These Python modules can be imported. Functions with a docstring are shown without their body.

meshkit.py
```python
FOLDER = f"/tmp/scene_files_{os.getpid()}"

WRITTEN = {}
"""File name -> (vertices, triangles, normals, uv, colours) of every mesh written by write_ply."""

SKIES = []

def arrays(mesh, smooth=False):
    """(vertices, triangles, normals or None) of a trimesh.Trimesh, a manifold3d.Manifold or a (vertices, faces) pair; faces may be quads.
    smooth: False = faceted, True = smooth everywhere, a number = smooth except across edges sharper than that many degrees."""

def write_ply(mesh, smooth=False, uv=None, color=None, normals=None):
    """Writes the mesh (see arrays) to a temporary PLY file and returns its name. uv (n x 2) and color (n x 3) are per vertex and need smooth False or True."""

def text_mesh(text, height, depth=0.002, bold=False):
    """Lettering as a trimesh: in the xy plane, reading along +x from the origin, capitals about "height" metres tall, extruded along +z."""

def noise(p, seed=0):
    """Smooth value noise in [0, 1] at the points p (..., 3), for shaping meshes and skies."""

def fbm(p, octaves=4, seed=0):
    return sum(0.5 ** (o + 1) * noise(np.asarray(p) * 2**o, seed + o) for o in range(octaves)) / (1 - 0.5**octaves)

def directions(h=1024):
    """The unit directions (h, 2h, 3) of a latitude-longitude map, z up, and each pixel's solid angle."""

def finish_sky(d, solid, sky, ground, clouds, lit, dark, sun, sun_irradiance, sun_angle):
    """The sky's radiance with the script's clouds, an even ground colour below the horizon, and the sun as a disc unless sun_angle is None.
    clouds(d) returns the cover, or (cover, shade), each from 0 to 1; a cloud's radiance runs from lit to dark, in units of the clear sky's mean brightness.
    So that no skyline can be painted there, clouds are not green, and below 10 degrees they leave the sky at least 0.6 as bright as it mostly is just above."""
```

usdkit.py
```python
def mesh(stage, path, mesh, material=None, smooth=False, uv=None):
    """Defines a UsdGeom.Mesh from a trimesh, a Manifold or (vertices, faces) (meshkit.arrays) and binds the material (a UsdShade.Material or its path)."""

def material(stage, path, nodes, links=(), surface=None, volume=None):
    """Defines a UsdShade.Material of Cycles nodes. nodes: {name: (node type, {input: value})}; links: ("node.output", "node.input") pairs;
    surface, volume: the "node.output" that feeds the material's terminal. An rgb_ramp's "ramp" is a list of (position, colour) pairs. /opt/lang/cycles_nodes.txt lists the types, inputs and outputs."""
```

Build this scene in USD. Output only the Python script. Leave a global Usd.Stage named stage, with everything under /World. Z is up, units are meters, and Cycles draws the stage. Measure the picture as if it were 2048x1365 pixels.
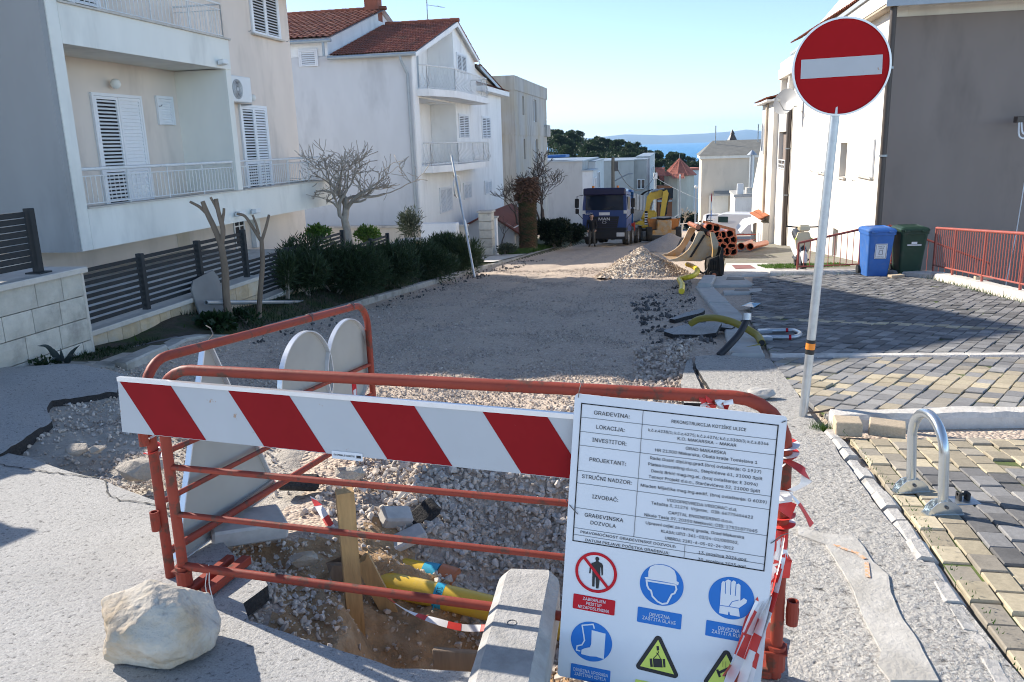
import math, random
import numpy as np, trimesh, manifold3d
from scipy.spatial import Delaunay
from shapely.geometry import Polygon, Point, LineString, box as sbox
from shapely import affinity, contains_xy
import usdkit, meshkit
from pxr import Usd, UsdGeom, UsdLux, UsdShade, Gf, Sdf, Vt

random.seed(7); RNG = np.random.default_rng(11)
stage = Usd.Stage.CreateInMemory()
UsdGeom.SetStageUpAxis(stage, UsdGeom.Tokens.z); UsdGeom.SetStageMetersPerUnit(stage, 1.0)
W = '/World'; stage.SetDefaultPrim(UsdGeom.Xform.Define(stage, W).GetPrim()); UsdGeom.Scope.Define(stage, W + '/Looks')

# ---------------------------------------------------------------- camera, sky, sun, exposure
FPX, EYE, PITCH, ROLL = 1640.0, 1.75, math.radians(13.45), math.radians(1.8)
EXPOSURE = 1.15
SUN_AZ = np.array([-0.816, 0.578]); SUN_EL = math.radians(31.0)
_cp, _sp = math.cos(PITCH), math.sin(PITCH)
FWD = np.array([0, _cp, -_sp]); _r0 = np.array([1.0, 0, 0]); _u0 = np.array([0, _sp, _cp])
RGT = _r0 * math.cos(ROLL) - _u0 * math.sin(ROLL); UPV = _u0 * math.cos(ROLL) + _r0 * math.sin(ROLL)
cam = UsdGeom.Camera.Define(stage, W + '/camera')
cam.CreateHorizontalApertureAttr(36.0); cam.CreateVerticalApertureAttr(36.0 * 682 / 1024); cam.CreateFocalLengthAttr(36.0 * FPX / 2048)
cam.CreateClippingRangeAttr(Gf.Vec2f(0.05, 60000)); cam.CreateExposureAttr(EXPOSURE)
m4 = np.eye(4); m4[0, :3] = RGT; m4[1, :3] = UPV; m4[2, :3] = -FWD; m4[3, :3] = (0, 0, EYE)
cam.AddTransformOp().Set(Gf.Matrix4d(m4.tolist()))

SUND = np.array([SUN_AZ[0] * math.cos(SUN_EL), SUN_AZ[1] * math.cos(SUN_EL), math.sin(SUN_EL)])
usdkit.material(stage, W + '/Looks/sky', {
    'sky': ('sky_texture', dict(sky_type='single_scattering', sun_disc=False, sun_elevation=SUN_EL, sun_rotation=math.atan2(SUN_AZ[0], SUN_AZ[1]),
                                air_density=0.7, aerosol_density=0.25, ozone_density=1.6, altitude=60.0)),
    'bg': ('background_shader', dict(strength=0.105))}, [('sky.color', 'bg.color')], surface='bg.background')
dome = UsdLux.DomeLight.Define(stage, W + '/sky'); dome.CreateIntensityAttr(1.0)
UsdShade.MaterialBindingAPI.Apply(dome.GetPrim()).Bind(UsdShade.Material.Get(stage, W + '/Looks/sky'))
sun = UsdLux.DistantLight.Define(stage, W + '/sun')
sun.CreateIntensityAttr(1.0); sun.CreateAngleAttr(0.5); sun.CreateNormalizeAttr(True); sun.CreateColorAttr(Gf.Vec3f(1.0, 0.93, 0.83))
_z = SUND; _x = np.cross([0, 0, 1], _z); _x /= np.linalg.norm(_x); _y = np.cross(_z, _x)
ms = np.eye(4); ms[0, :3] = _x; ms[1, :3] = _y; ms[2, :3] = _z
sun.AddTransformOp().Set(Gf.Matrix4d(ms.tolist()))

# ---------------------------------------------------------------- measuring: a viewing ray through a photo pixel, met with a depth, a wall plane or the ground
def ray(px, py): return FWD + RGT * (px - 1024) / FPX - UPV * (py - 682.5) / FPX
O = np.array([0, 0, EYE])
TH = math.radians(11.3)                                   # the street runs 11.3 degrees to the right of the view
UD = np.array([math.sin(TH), math.cos(TH)]); VD = np.array([math.cos(TH), -math.sin(TH)])
def gz(y): return np.interp(y, [-50, 2.5, 3.5, 22, 200, 900, 1000], [0, 0, -.04, -1.615, -18.5, -58, -66])
def D(px, py, y): d = ray(px, py); return O + d * (y / d[1])
def FV(px, py, v): d = ray(px, py); return O + d * (v / (d[0] * VD[0] + d[1] * VD[1]))
def FU(px, py, u): d = ray(px, py); return O + d * (u / (d[0] * UD[0] + d[1] * UD[1]))
def G(px, py, off=0.0):
    d = ray(px, py); lo, hi = .5, 400.
    for _ in range(50):
        m = (lo + hi) / 2; p = O + d * (m / d[1])
        lo, hi = (m, hi) if p[2] > gz(m) + off else (lo, m)
    return O + d * (lo / d[1])
def xy(u, v): return np.array([u * UD[0] + v * VD[0], u * UD[1] + v * VD[1]])
def uvof(p): return np.array([p[0] * UD[0] + p[1] * UD[1], p[0] * VD[0] + p[1] * VD[1]])
def P(u, v, z): return np.array([*xy(u, v), z])

# ---------------------------------------------------------------- materials
MATS = {}
def mat(name, col, rough=.8, var=.12, scale=5., bump=0., bscale=30., metal=0., spec=.4, spot=None, spotscale=2., spotw=(.55, .75), stretch=(1, 1, 1), rnd=0., coat=0., detail=6., bdist=.01):
    """A principled surface: base colour varied by noise, spots of a second colour (dirt, rust, moss), bump; rnd varies the brightness from object to object."""
    if name in MATS: return MATS[name]
    c = np.array(col, float)
    n = {'g': ('geometry', {}), 'map': ('mapping', dict(scale=stretch)), 'n1': ('noise_texture', dict(scale=scale, detail=detail, roughness=.6)),
         'r1': ('rgb_ramp', dict(ramp=[(.25, c * (1 - var)), (.5, c), (.75, np.minimum(c * (1 + var), .95))])),
         'p': ('principled_bsdf', dict(roughness=rough, metallic=metal, specular_ior_level=spec, coat_weight=coat))}
    l = [('g.position', 'map.vector'), ('map.vector', 'n1.vector'), ('n1.fac', 'r1.fac')]
    out = 'r1.color'
    if spot is not None:
        n['n2'] = ('noise_texture', dict(scale=spotscale, detail=8., roughness=.65)); n['r2'] = ('rgb_ramp', dict(ramp=[(spotw[0], (0, 0, 0)), (spotw[1], (1, 1, 1))]))
        n['mx'] = ('mix', dict(color2=spot)); l += [('map.vector', 'n2.vector'), ('n2.fac', 'r2.fac'), ('r2.color', 'mx.fac'), (out, 'mx.color1')]; out = 'mx.color'
    if rnd:
        n['oi'] = ('object_info', {}); n['mr'] = ('map_range', dict(to_min=1 - rnd, to_max=1 + rnd)); n['hs'] = ('hsv', {})
        l += [('oi.random', 'mr.value'), ('mr.result', 'hs.value'), (out, 'hs.color')]; out = 'hs.color'
    l.append((out, 'p.base_color'))
    if bump:
        n['n3'] = ('noise_texture', dict(scale=bscale, detail=6., roughness=.65)); n['b'] = ('bump', dict(strength=bump, distance=bdist))
        l += [('map.vector', 'n3.vector'), ('n3.fac', 'b.height'), ('b.normal', 'p.normal')]
    MATS[name] = usdkit.material(stage, f'{W}/Looks/{name}', n, l, surface='p.BSDF')
    return MATS[name]

def stones(name, cols, scale, bump=.8, second=None, bdist=.02, dust=(.40, .33, .26), dustw=(.5, .7)):
    """Crushed stone: voronoi cells, each of its own tone, with fines in patches between them."""
    k = len(cols)
    n = {'g': ('geometry', {}), 'v': ('voronoi_texture', dict(scale=scale, randomness=1.)), 'w': ('voronoi_texture', dict(scale=scale * 2.7)), 's': ('separate_color', {}), 's2': ('separate_color', {}),
         'r': ('rgb_ramp', dict(ramp=[(i / (k - 1), c) for i, c in enumerate(cols)])), 'r2': ('rgb_ramp', dict(ramp=[(i / (k - 1), c) for i, c in enumerate(cols)])),
         'nz': ('noise_texture', dict(scale=1.6, detail=8., roughness=.7)), 'rz': ('rgb_ramp', dict(ramp=[(dustw[0], (0, 0, 0)), (dustw[1], (1, 1, 1))])),
         'mx': ('mix', {}), 'm2': ('mix', dict(color2=dust)), 'half': ('math', dict(math_type='multiply', value2=.55)),
         'add': ('math', dict(math_type='multiply_add', value2=-1., value3=1.)), 'b': ('bump', dict(strength=bump, distance=bdist)), 'p': ('principled_bsdf', dict(roughness=.95, specular_ior_level=.15))}
    l = [('g.position', 'v.vector'), ('g.position', 'w.vector'), ('g.position', 'nz.vector'), ('v.color', 's.color'), ('s.r', 'r.fac'), ('w.color', 's2.color'), ('s2.r', 'r2.fac'),
         ('s.g', 'mx.fac'), ('r.color', 'mx.color1'), ('r2.color', 'mx.color2'), ('nz.fac', 'rz.fac'), ('rz.color', 'half.value1'), ('half.value', 'm2.fac'), ('mx.color', 'm2.color1'), ('m2.color', 'p.base_color'),
         ('v.distance', 'add.value1'), ('add.value', 'b.height'), ('b.normal', 'p.normal')]
    MATS[name] = usdkit.material(stage, f'{W}/Looks/{name}', n, l, surface='p.BSDF')
    return MATS[name]

def leafmat(name, col, col2, rnd=.25):
    n = {'oi': ('object_info', {}), 'g': ('geometry', {}), 'r': ('rgb_ramp', dict(ramp=[(0, col), (1, col2)])), 'p': ('principled_bsdf', dict(roughness=.45, specular_ior_level=.4)),
         't': ('translucent_bsdf', {}), 'm': ('mix_closure', dict(fac=.25))}
    l = [('g.random_per_island', 'r.fac'), ('r.color', 'p.base_color'), ('r.color', 't.color'), ('p.BSDF', 'm.closure1'), ('t.BSDF', 'm.closure2')]
    MATS[name] = usdkit.material(stage, f'{W}/Looks/{name}', n, l, surface='m.closure')
    return MATS[name]

def glassmat(name, tint=(.02, .03, .04), rough=.05):
    MATS[name] = usdkit.material(stage, f'{W}/Looks/{name}', {'p': ('principled_bsdf', dict(base_color=tint, roughness=rough, specular_ior_level=.6))}, [], surface='p.BSDF')
    return MATS[name]

# ---------------------------------------------------------------- mesh builder
class MB:
    def __init__(s): s.v, s.f, s.n = [], [], 0
    def add(s, v, f):
        v = np.asarray(v, float); f = np.asarray(f, int)
        if len(v) == 0: return s
        if f.shape[1] == 4: f = np.vstack([f[:, [0, 1, 2]], f[:, [0, 2, 3]]])
        s.v.append(v); s.f.append(f + s.n); s.n += len(v); return s
    def tm(s, m): return s.add(m.vertices, m.faces)
    def box(s, a, b, fr=None):
        """box between corners a and b; fr maps local to world (e.g. VUZ for (v,u,z) corners)"""
        a = np.minimum(a, b), np.maximum(a, b); lo, hi = a
        c = np.array([[x, y, z] for x in (lo[0], hi[0]) for y in (lo[1], hi[1]) for z in (lo[2], hi[2])], float)
        if fr is not None: c = fr(c)
        return s.add(c, [[0, 1, 3, 2], [4, 6, 7, 5], [0, 4, 5, 1], [2, 3, 7, 6], [0, 2, 6, 4], [1, 5, 7, 3]])
    def bbox(s, a, b, fr=None, r=.01):
        """box with chamfered edges"""
        lo, hi = np.minimum(a, b).astype(float), np.maximum(a, b).astype(float); r = min(r, *(hi - lo) * .45)
        pts = []
        for k in range(3):
            for sx in (0, 1):
                for sy in (0, 1):
                    for sz in (0, 1):
                        p = np.where([sx, sy, sz], hi, lo).astype(float); ins = np.where([sx, sy, sz], -r, r); ins[k] = 0; pts.append(p + ins)
        h = trimesh.PointCloud(np.array(pts)).convex_hull; v = np.array(h.vertices)
        return s.add(fr(v) if fr is not None else v, h.faces)
    def bar(s, p, q, w, h, up=(0, 0, 1), ends=0.):
        p, q = np.asarray(p, float), np.asarray(q, float); d = q - p; L = np.linalg.norm(d); d /= L
        x = np.cross(d, up); x /= max(np.linalg.norm(x), 1e-9); u = np.cross(x, d)
        c = np.array([p + d * (-ends + t * (L + 2 * ends)) + x * a * w / 2 + u * b * h / 2 for t in (0, 1) for a, b in ((-1, -1), (1, -1), (1, 1), (-1, 1))])
        return s.add(c, [[0, 1, 2, 3], [4, 7, 6, 5], [0, 4, 5, 1], [1, 5, 6, 2], [2, 6, 7, 3], [3, 7, 4, 0]])
    def tube(s, pts, r, n=8, cap=True):
        pts = np.asarray(pts, float); rs = np.full(len(pts), r) if np.ndim(r) == 0 else np.asarray(r, float)
        t = np.gradient(pts, axis=0); t /= np.maximum(np.linalg.norm(t, axis=1, keepdims=True), 1e-9)
        ref = np.array([0, 0, 1.0]) if abs(t[0][2]) < .9 else np.array([1.0, 0, 0]); a = np.cross(t[0], ref); a /= np.linalg.norm(a)
        V = []; ang = np.arange(n) * 2 * math.pi / n
        for i in range(len(pts)):
            a = a - t[i] * (a @ t[i]); a /= np.linalg.norm(a); b = np.cross(t[i], a)
            V.append(pts[i] + rs[i] * (np.cos(ang)[:, None] * a + np.sin(ang)[:, None] * b))
        F = [[i * n + j, i * n + (j + 1) % n, (i + 1) * n + (j + 1) % n, (i + 1) * n + j] for i in range(len(pts) - 1) for j in range(n)]
        s.add(np.vstack(V), F)
        if cap:
            for ring, c in ((V[0], pts[0]), (V[-1], pts[-1])):
                s.add(np.vstack([ring, c]), [[j, (j + 1) % n, n] for j in range(n)])
        return s
    def cyl(s, p, q, r, r1=None, n=12, cap=True): return s.tube([p, q], [r, r if r1 is None else r1], n, cap)
    def ring(s, p, q, ro, ri, n=16):
        """open pipe with wall thickness"""
        p, q = np.asarray(p, float), np.asarray(q, float); d = (q - p) / np.linalg.norm(q - p)
        ref = np.array([0, 0, 1.0]) if abs(d[2]) < .9 else np.array([1.0, 0, 0]); a = np.cross(d, ref); a /= np.linalg.norm(a); b = np.cross(d, a)
        ang = np.arange(n) * 2 * math.pi / n; e = np.cos(ang)[:, None] * a + np.sin(ang)[:, None] * b
        V = np.vstack([p + ro * e, q + ro * e, q + ri * e, p + ri * e]); F = [[k * n + j, k * n + (j + 1) % n, ((k + 1) % 4) * n + (j + 1) % n, ((k + 1) % 4) * n + j] for k in range(4) for j in range(n)]
        return s.add(V, F)
    def poly(s, pts): pts = np.asarray(pts, float); n = len(pts); return s.add(pts, [[0, i, i + 1] for i in range(1, n - 1)])
    def prism(s, pg, h, fr=None):
        """shapely polygon extruded 0..h along local z"""
        for g in getattr(pg, 'geoms', [pg]):
            if g.is_empty or g.area < 1e-8: continue
            m = trimesh.creation.extrude_polygon(g, h, engine='earcut'); v = np.array(m.vertices); s.add(fr(v) if fr is not None else v, m.faces)
        return s
    def lathe(s, prof, c, n=16, axis=None):
        prof = np.asarray(prof, float); ang = np.arange(n) * 2 * math.pi / n
        V = np.vstack([np.stack([r * np.cos(ang), r * np.sin(ang), np.full(n, z)], 1) for r, z in prof])
        if axis is not None: V = V @ rot_to(axis).T
        F = [[i * n + j, i * n + (j + 1) % n, (i + 1) * n + (j + 1) % n, (i + 1) * n + j] for i in range(len(prof) - 1) for j in range(n)]
        return s.add(V + np.asarray(c), F)
    def ball(s, c, r, n=2):
        m = trimesh.creation.icosphere(n, 1.0); return s.add(m.vertices * np.asarray(r) + np.asarray(c), m.faces)
    def arr(s): return np.vstack(s.v), np.vstack(s.f)
    def move(s, fn): s.v = [fn(v) for v in s.v]; return s

def rot_to(z):
    z = np.asarray(z, float); z = z / np.linalg.norm(z); ref = np.array([0, 0, 1.0]) if abs(z[2]) < .9 else np.array([0, 1.0, 0])
    x = np.cross(ref, z); x /= np.linalg.norm(x); return np.stack([x, np.cross(z, x), z], 1)
def VUZ(c): c = np.asarray(c, float); return np.stack([c[:, 1] * UD[0] + c[:, 0] * VD[0], c[:, 1] * UD[1] + c[:, 0] * VD[1], c[:, 2]], 1)
def frame(o, x, y, z):
    o, A = np.asarray(o, float), np.array([x, y, z], float); return lambda c: o + np.asarray(c, float) @ A
def curve(pts, n=24):
    """Catmull-Rom through the points"""
    p = np.asarray(pts, float); p = np.vstack([2 * p[0] - p[1], p, 2 * p[-1] - p[-2]]); out = []
    per = max(2, n // (len(p) - 3))
    for i in range(1, len(p) - 2):
        for t in np.linspace(0, 1, per, endpoint=False):
            out.append(.5 * ((2 * p[i]) + (-p[i - 1] + p[i + 1]) * t + (2 * p[i - 1] - 5 * p[i] + 4 * p[i + 1] - p[i + 2]) * t * t + (-p[i - 1] + 3 * p[i] - 3 * p[i + 1] + p[i + 2]) * t ** 3))
    return np.array(out + [p[-2]])

# ---------------------------------------------------------------- things and parts
USED = {}; LOC = {}
def numbered(parent, name):
    k = (parent, name); USED[k] = USED.get(k, -1) + 1
    return f'{parent}/{name}' + ('' if USED[k] == 0 else f'_{USED[k]:03d}')
def say(prim, label=None, cat=None, group=None, kind=None):
    for k, v in (('label', label), ('category', cat), ('group', group), ('kind', kind)):
        if v: prim.SetCustomDataByKey(k, v)
    return prim
def thing(name, label, cat, loc=(0, 0, 0), rz=0., group=None, kind=None):
    path = numbered(W, name); x = UsdGeom.Xform.Define(stage, path); loc = np.asarray(loc, float)
    x.AddTranslateOp().Set(Gf.Vec3d(*map(float, loc)))
    if rz: x.AddRotateZOp().Set(math.degrees(rz))
    LOC[path] = (loc, rz); say(x.GetPrim(), label, cat, group, kind); return path
def put(name, mb, m, parent=None, smooth=False, label=None, local=False, **kw):
    """one Mesh prim: a part under parent (a path), or a top-level object. Vertices are given in world space unless local."""
    v, f = mb.arr() if isinstance(mb, MB) else meshkit.arrays(mb)[:2]
    v = np.array(v, float)
    if parent:
        top = '/'.join(parent.split('/')[:3])
        if not local and top in LOC:
            loc, rz = LOC[top]; v = v - loc
            if rz: c, s_ = math.cos(-rz), math.sin(-rz); v[:, :2] = v[:, :2] @ np.array([[c, -s_], [s_, c]]).T
    path = numbered(parent or W, name)
    m = MATS[m] if isinstance(m, str) else m
    p = usdkit.mesh(stage, path, (v, f), m, smooth=smooth).GetPrim()
    say(p, label, **kw) if (label or kw) else None
    return path
def copy(path, loc, rz=0., label=None, group=None):
    was = stage.GetPrimAtPath(path).GetCustomData()
    t = thing(path.split('/')[-1].rstrip('0123456789').rstrip('_') if path[-4:-3] == '_' else path.split('/')[-1], label or was['label'], was['category'], loc, rz, group or was.get('group'))
    pr = stage.GetPrimAtPath(t); pr.GetReferences().AddInternalReference(path); pr.SetInstanceable(True); return t
def instancer(name, protos, pos, scl, quat, idx, label, cat, parent=None, kind='stuff'):
    path = numbered(parent or W, name); pi = UsdGeom.PointInstancer.Define(stage, path); rel = pi.CreatePrototypesRel()
    for k, (mesh, m) in enumerate(protos):
        pp = f'{path}/proto_{k}'; usdkit.mesh(stage, pp, mesh, MATS[m] if isinstance(m, str) else m); rel.AddTarget(pp)
    pi.CreatePositionsAttr(Vt.Vec3fArray.FromNumpy(np.asarray(pos, np.float32))); pi.CreateScalesAttr(Vt.Vec3fArray.FromNumpy(np.asarray(scl, np.float32)))
    pi.CreateOrientationsAttr(Vt.QuathArray([Gf.Quath(float(q[0]), float(q[1]), float(q[2]), float(q[3])) for q in quat])); pi.CreateProtoIndicesAttr(Vt.IntArray.FromNumpy(np.asarray(idx, np.int32)))
    say(pi.GetPrim(), label, cat, None, kind); return path
def drape(pg, spacing, zf, thick, jitter=0., smoothedge=0):
    """a sheet of even thickness laid over the ground inside a polygon (world xy), with side walls"""
    pg = pg.segmentize(spacing); ring = np.array(pg.exterior.coords)[:-1]
    x0, y0, x1, y1 = pg.bounds; gx, gy = np.meshgrid(np.arange(x0, x1, spacing), np.arange(y0, y1, spacing)); g = np.stack([gx.ravel(), gy.ravel()], 1)
    g = g + RNG.uniform(-.2, .2, g.shape) * spacing
    inner = pg.buffer(-spacing * .55); g = g[contains_xy(inner, g[:, 0], g[:, 1])]
    pts = np.vstack([ring, g]); tri = Delaunay(pts).simplices; c = pts[tri].mean(1); tri = tri[contains_xy(pg, c[:, 0], c[:, 1])]
    a, b, d = pts[tri[:, 0]], pts[tri[:, 1]], pts[tri[:, 2]]; flip = np.cross(b - a, d - a) < 0; tri[flip] = tri[flip][:, ::-1]
    z = zf(pts[:, 0], pts[:, 1]); mb = MB(); mb.add(np.column_stack([pts, z]), tri)
    n = len(ring); zb = z[:n]; top = np.column_stack([ring, zb]); bot = np.column_stack([ring, zb - thick])
    side = MB().add(np.vstack([top, bot]), [[i, (i + 1) % n, n + (i + 1) % n, n + i] for i in range(n)])
    return mb, side
def ragged(pts, amp, step=.08, seed=0):
    """polygon with an irregular broken edge"""
    pg = Polygon(pts).buffer(0).segmentize(step); r = np.array(pg.exterior.coords)[:-1]
    n = np.column_stack([meshkit.fbm(np.column_stack([r * 4.1, np.full(len(r), seed + .5)]), 4), meshkit.fbm(np.column_stack([r * 4.1, np.full(len(r), seed + 9.5)]), 4)]) - .5
    return Polygon(r + n * 2 * amp).buffer(0)
# ================================================================ materials
stones('gravel', [(.30, .24, .195), (.46, .37, .295), (.36, .30, .26), (.58, .48, .375), (.42, .325, .26), (.66, .57, .47)], 38, bump=1., bdist=.014, dust=(.54, .44, .34), dustw=(.42, .62))
def speckled(name, cols, scale, patchcol, pscale, pw, bump, bdist, pits=None):
    """worn asphalt: chippings of several greys, worn patches, and pits"""
    k = len(cols)
    n = {'g': ('geometry', {}), 'v': ('voronoi_texture', dict(scale=scale)), 's': ('separate_color', {}), 'r': ('rgb_ramp', dict(ramp=[(i / (k - 1), c) for i, c in enumerate(cols)])), 'n': ('noise_texture', dict(scale=pscale, detail=8., roughness=.7)), 'rn': ('rgb_ramp', dict(ramp=[(pw[0], (0, 0, 0)), (pw[1], (.8, .8, .8))])), 'm': ('mix', dict(color2=patchcol)),
         'n2': ('noise_texture', dict(scale=scale * .22, detail=5., roughness=.7)), 'rp': ('rgb_ramp', dict(ramp=[(.30, (.25, .25, .25)), (.44, (1, 1, 1))] if pits else [(0, (1, 1, 1)), (1, (1, 1, 1))])), 'mp': ('mix', dict(mix_type='multiply', fac=1.0)), 'ad': ('math', dict(math_type='multiply_add', value2=2.0)), 'b': ('bump', dict(strength=bump, distance=bdist)), 'p': ('principled_bsdf', dict(roughness=.93, specular_ior_level=.15))}
    l = [('g.position', 'v.vector'), ('g.position', 'n.vector'), ('g.position', 'n2.vector'), ('v.color', 's.color'), ('s.r', 'r.fac'), ('n.fac', 'rn.fac'), ('rn.color', 'm.fac'), ('r.color', 'm.color1'), ('m.color', 'mp.color1'), ('n2.fac', 'rp.fac'), ('rp.color', 'mp.color2'), ('mp.color', 'p.base_color'), ('n2.fac', 'ad.value1'), ('s.g', 'ad.value3'), ('ad.value', 'b.height'), ('b.normal', 'p.normal')]
    MATS[name] = usdkit.material(stage, f'{W}/Looks/{name}', n, l, surface='p.BSDF')
speckled('asphalt', [(.33, .322, .31), (.44, .43, .41), (.50, .488, .465), (.40, .39, .375), (.54, .53, .505)], 190, (.36, .35, .33), 1.0, (.48, .72), .8, .006, True)
speckled('asphalt_old', [(.30, .285, .26), (.47, .44, .40), (.55, .525, .48), (.40, .38, .345), (.58, .56, .52)], 110, (.56, .53, .48), 2.2, (.5, .7), 1., .014, True)
mat('rubble', (.50, .45, .385), 1., .25, 14, bump=1., bscale=22, spot=(.34, .30, .26), spotscale=3.5, spotw=(.5, .7), bdist=.04)
mat('asphalt_edge', (.035, .033, .032), .9, .5, 60, bump=1., bscale=70, bdist=.02)
mat('tar', (.03, .03, .03), .8, .4, 30)
mat('concrete', (.42, .41, .38), .9, .12, 9, bump=.35, bscale=60, spot=(.30, .285, .26), spotscale=1.6, bdist=.005)
mat('concrete_pale', (.50, .475, .43), .92, .18, 14, bump=.8, bscale=50, spot=(.37, .345, .30), spotscale=3.2, spotw=(.45, .65), bdist=.008)
mat('concrete_rough', (.46, .44, .41), .95, .2, 24, bump=1., bscale=45, spot=(.25, .24, .22), spotscale=7., spotw=(.55, .72), bdist=.012)
for k, c in enumerate([(.15, .145, .14), (.21, .205, .20), (.27, .26, .245), (.37, .315, .225), (.44, .375, .26), (.31, .275, .22)]):
    mat(f'paver_{k}', c, .9, .16, 40, bump=.5, bscale=90, spot=tuple(np.array(c) * .62), spotscale=3., spotw=(.5, .8), rnd=.18, bdist=.004)
mat('joint', (.10, .10, .06), 1., .4, 20, spot=(.10, .14, .035), spotscale=2.5, spotw=(.4, .55), bump=.5, bscale=80)
mat('soil', (.40, .255, .135), 1., .35, 14, bump=1., bscale=22, spot=(.52, .38, .24), spotscale=5., spotw=(.5, .7), bdist=.03)
mat('topsoil', (.085, .07, .05), 1., .4, 8, bump=1., bscale=30, spot=(.05, .075, .022), spotscale=1.7, spotw=(.42, .58), bdist=.03)
mat('land', (.07, .085, .045), 1., .3, .03, spot=(.13, .11, .07), spotscale=.02)
def rockmat(name, cols, bump=.5):
    k = len(cols)
    n = {'oi': ('object_info', {}), 'g': ('geometry', {}), 'r': ('rgb_ramp', dict(ramp=[(i / (k - 1), c) for i, c in enumerate(cols)])), 'n': ('noise_texture', dict(scale=35, detail=5.)),
         'mr': ('map_range', dict(from_min=.3, from_max=.7, to_min=.72, to_max=1.22)), 'hs': ('hsv', {}), 'b': ('bump', dict(strength=bump, distance=.004)), 'p': ('principled_bsdf', dict(roughness=.92, specular_ior_level=.2))}
    MATS[name] = usdkit.material(stage, f'{W}/Looks/{name}', n, [('oi.random', 'r.fac'), ('g.position', 'n.vector'), ('n.fac', 'mr.value'), ('mr.result', 'hs.value'), ('r.color', 'hs.color'), ('hs.color', 'p.base_color'), ('n.fac', 'b.height'), ('b.normal', 'p.normal')], surface='p.BSDF')
rockmat('rock', [(.29, .25, .22), (.44, .365, .30), (.35, .305, .275), (.58, .48, .385), (.40, .325, .265), (.64, .56, .47)])
rockmat('rock_pale', [(.44, .40, .36), (.60, .52, .43), (.52, .48, .44), (.66, .57, .47), (.48, .41, .34), (.70, .64, .57)])
rockmat('rock_warm', [(.46, .365, .27), (.64, .525, .40), (.54, .445, .35), (.70, .595, .47)])
rockmat('rock_dark', [(.05, .05, .05), (.10, .095, .09), (.16, .15, .145), (.07, .065, .06)])

# ================================================================ ground
def sst(x, a, b): t = np.clip((x - a) / (b - a), 0, 1); return t * t * (3 - 2 * t)
def seg_dist(px, py, pts):
    d = np.full(px.shape, 1e9); pts = np.asarray(pts, float)
    for a, b in zip(pts[:-1], pts[1:]):
        e = b - a
        if e @ e < 1e-12: continue
        t = np.clip(((px - a[0]) * e[0] + (py - a[1]) * e[1]) / (e @ e), 0, 1); d = np.minimum(d, np.hypot(px - a[0] - t * e[0], py - a[1] - t * e[1]))
    return d
def gp(*pp): return [tuple(G(*p)[:2]) for p in pp]
NEAR_EDGE = gp((535, 1172), (484, 1208), (496, 1242), (560, 1262), (640, 1287), (720, 1312), (790, 1337), (850, 1340), (940, 1345)) + [(.0, 2.40), (.45, 2.36), (.8, 2.55)]
LEFT_EDGE = gp((432, 1066), (452, 1092), (475, 1115), (520, 1150), (535, 1172))
FAR_EDGE = [(.95, 3.1), (1.05, 4.2), (.75, 4.75), (.2, 4.95), (-.35, 4.75), (-.75, 4.35), (-1.0, 3.95)] + [LEFT_EDGE[0]]
PIT = Polygon(NEAR_EDGE + FAR_EDGE[:-1] + LEFT_EDGE[:-1]).buffer(0)
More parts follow.
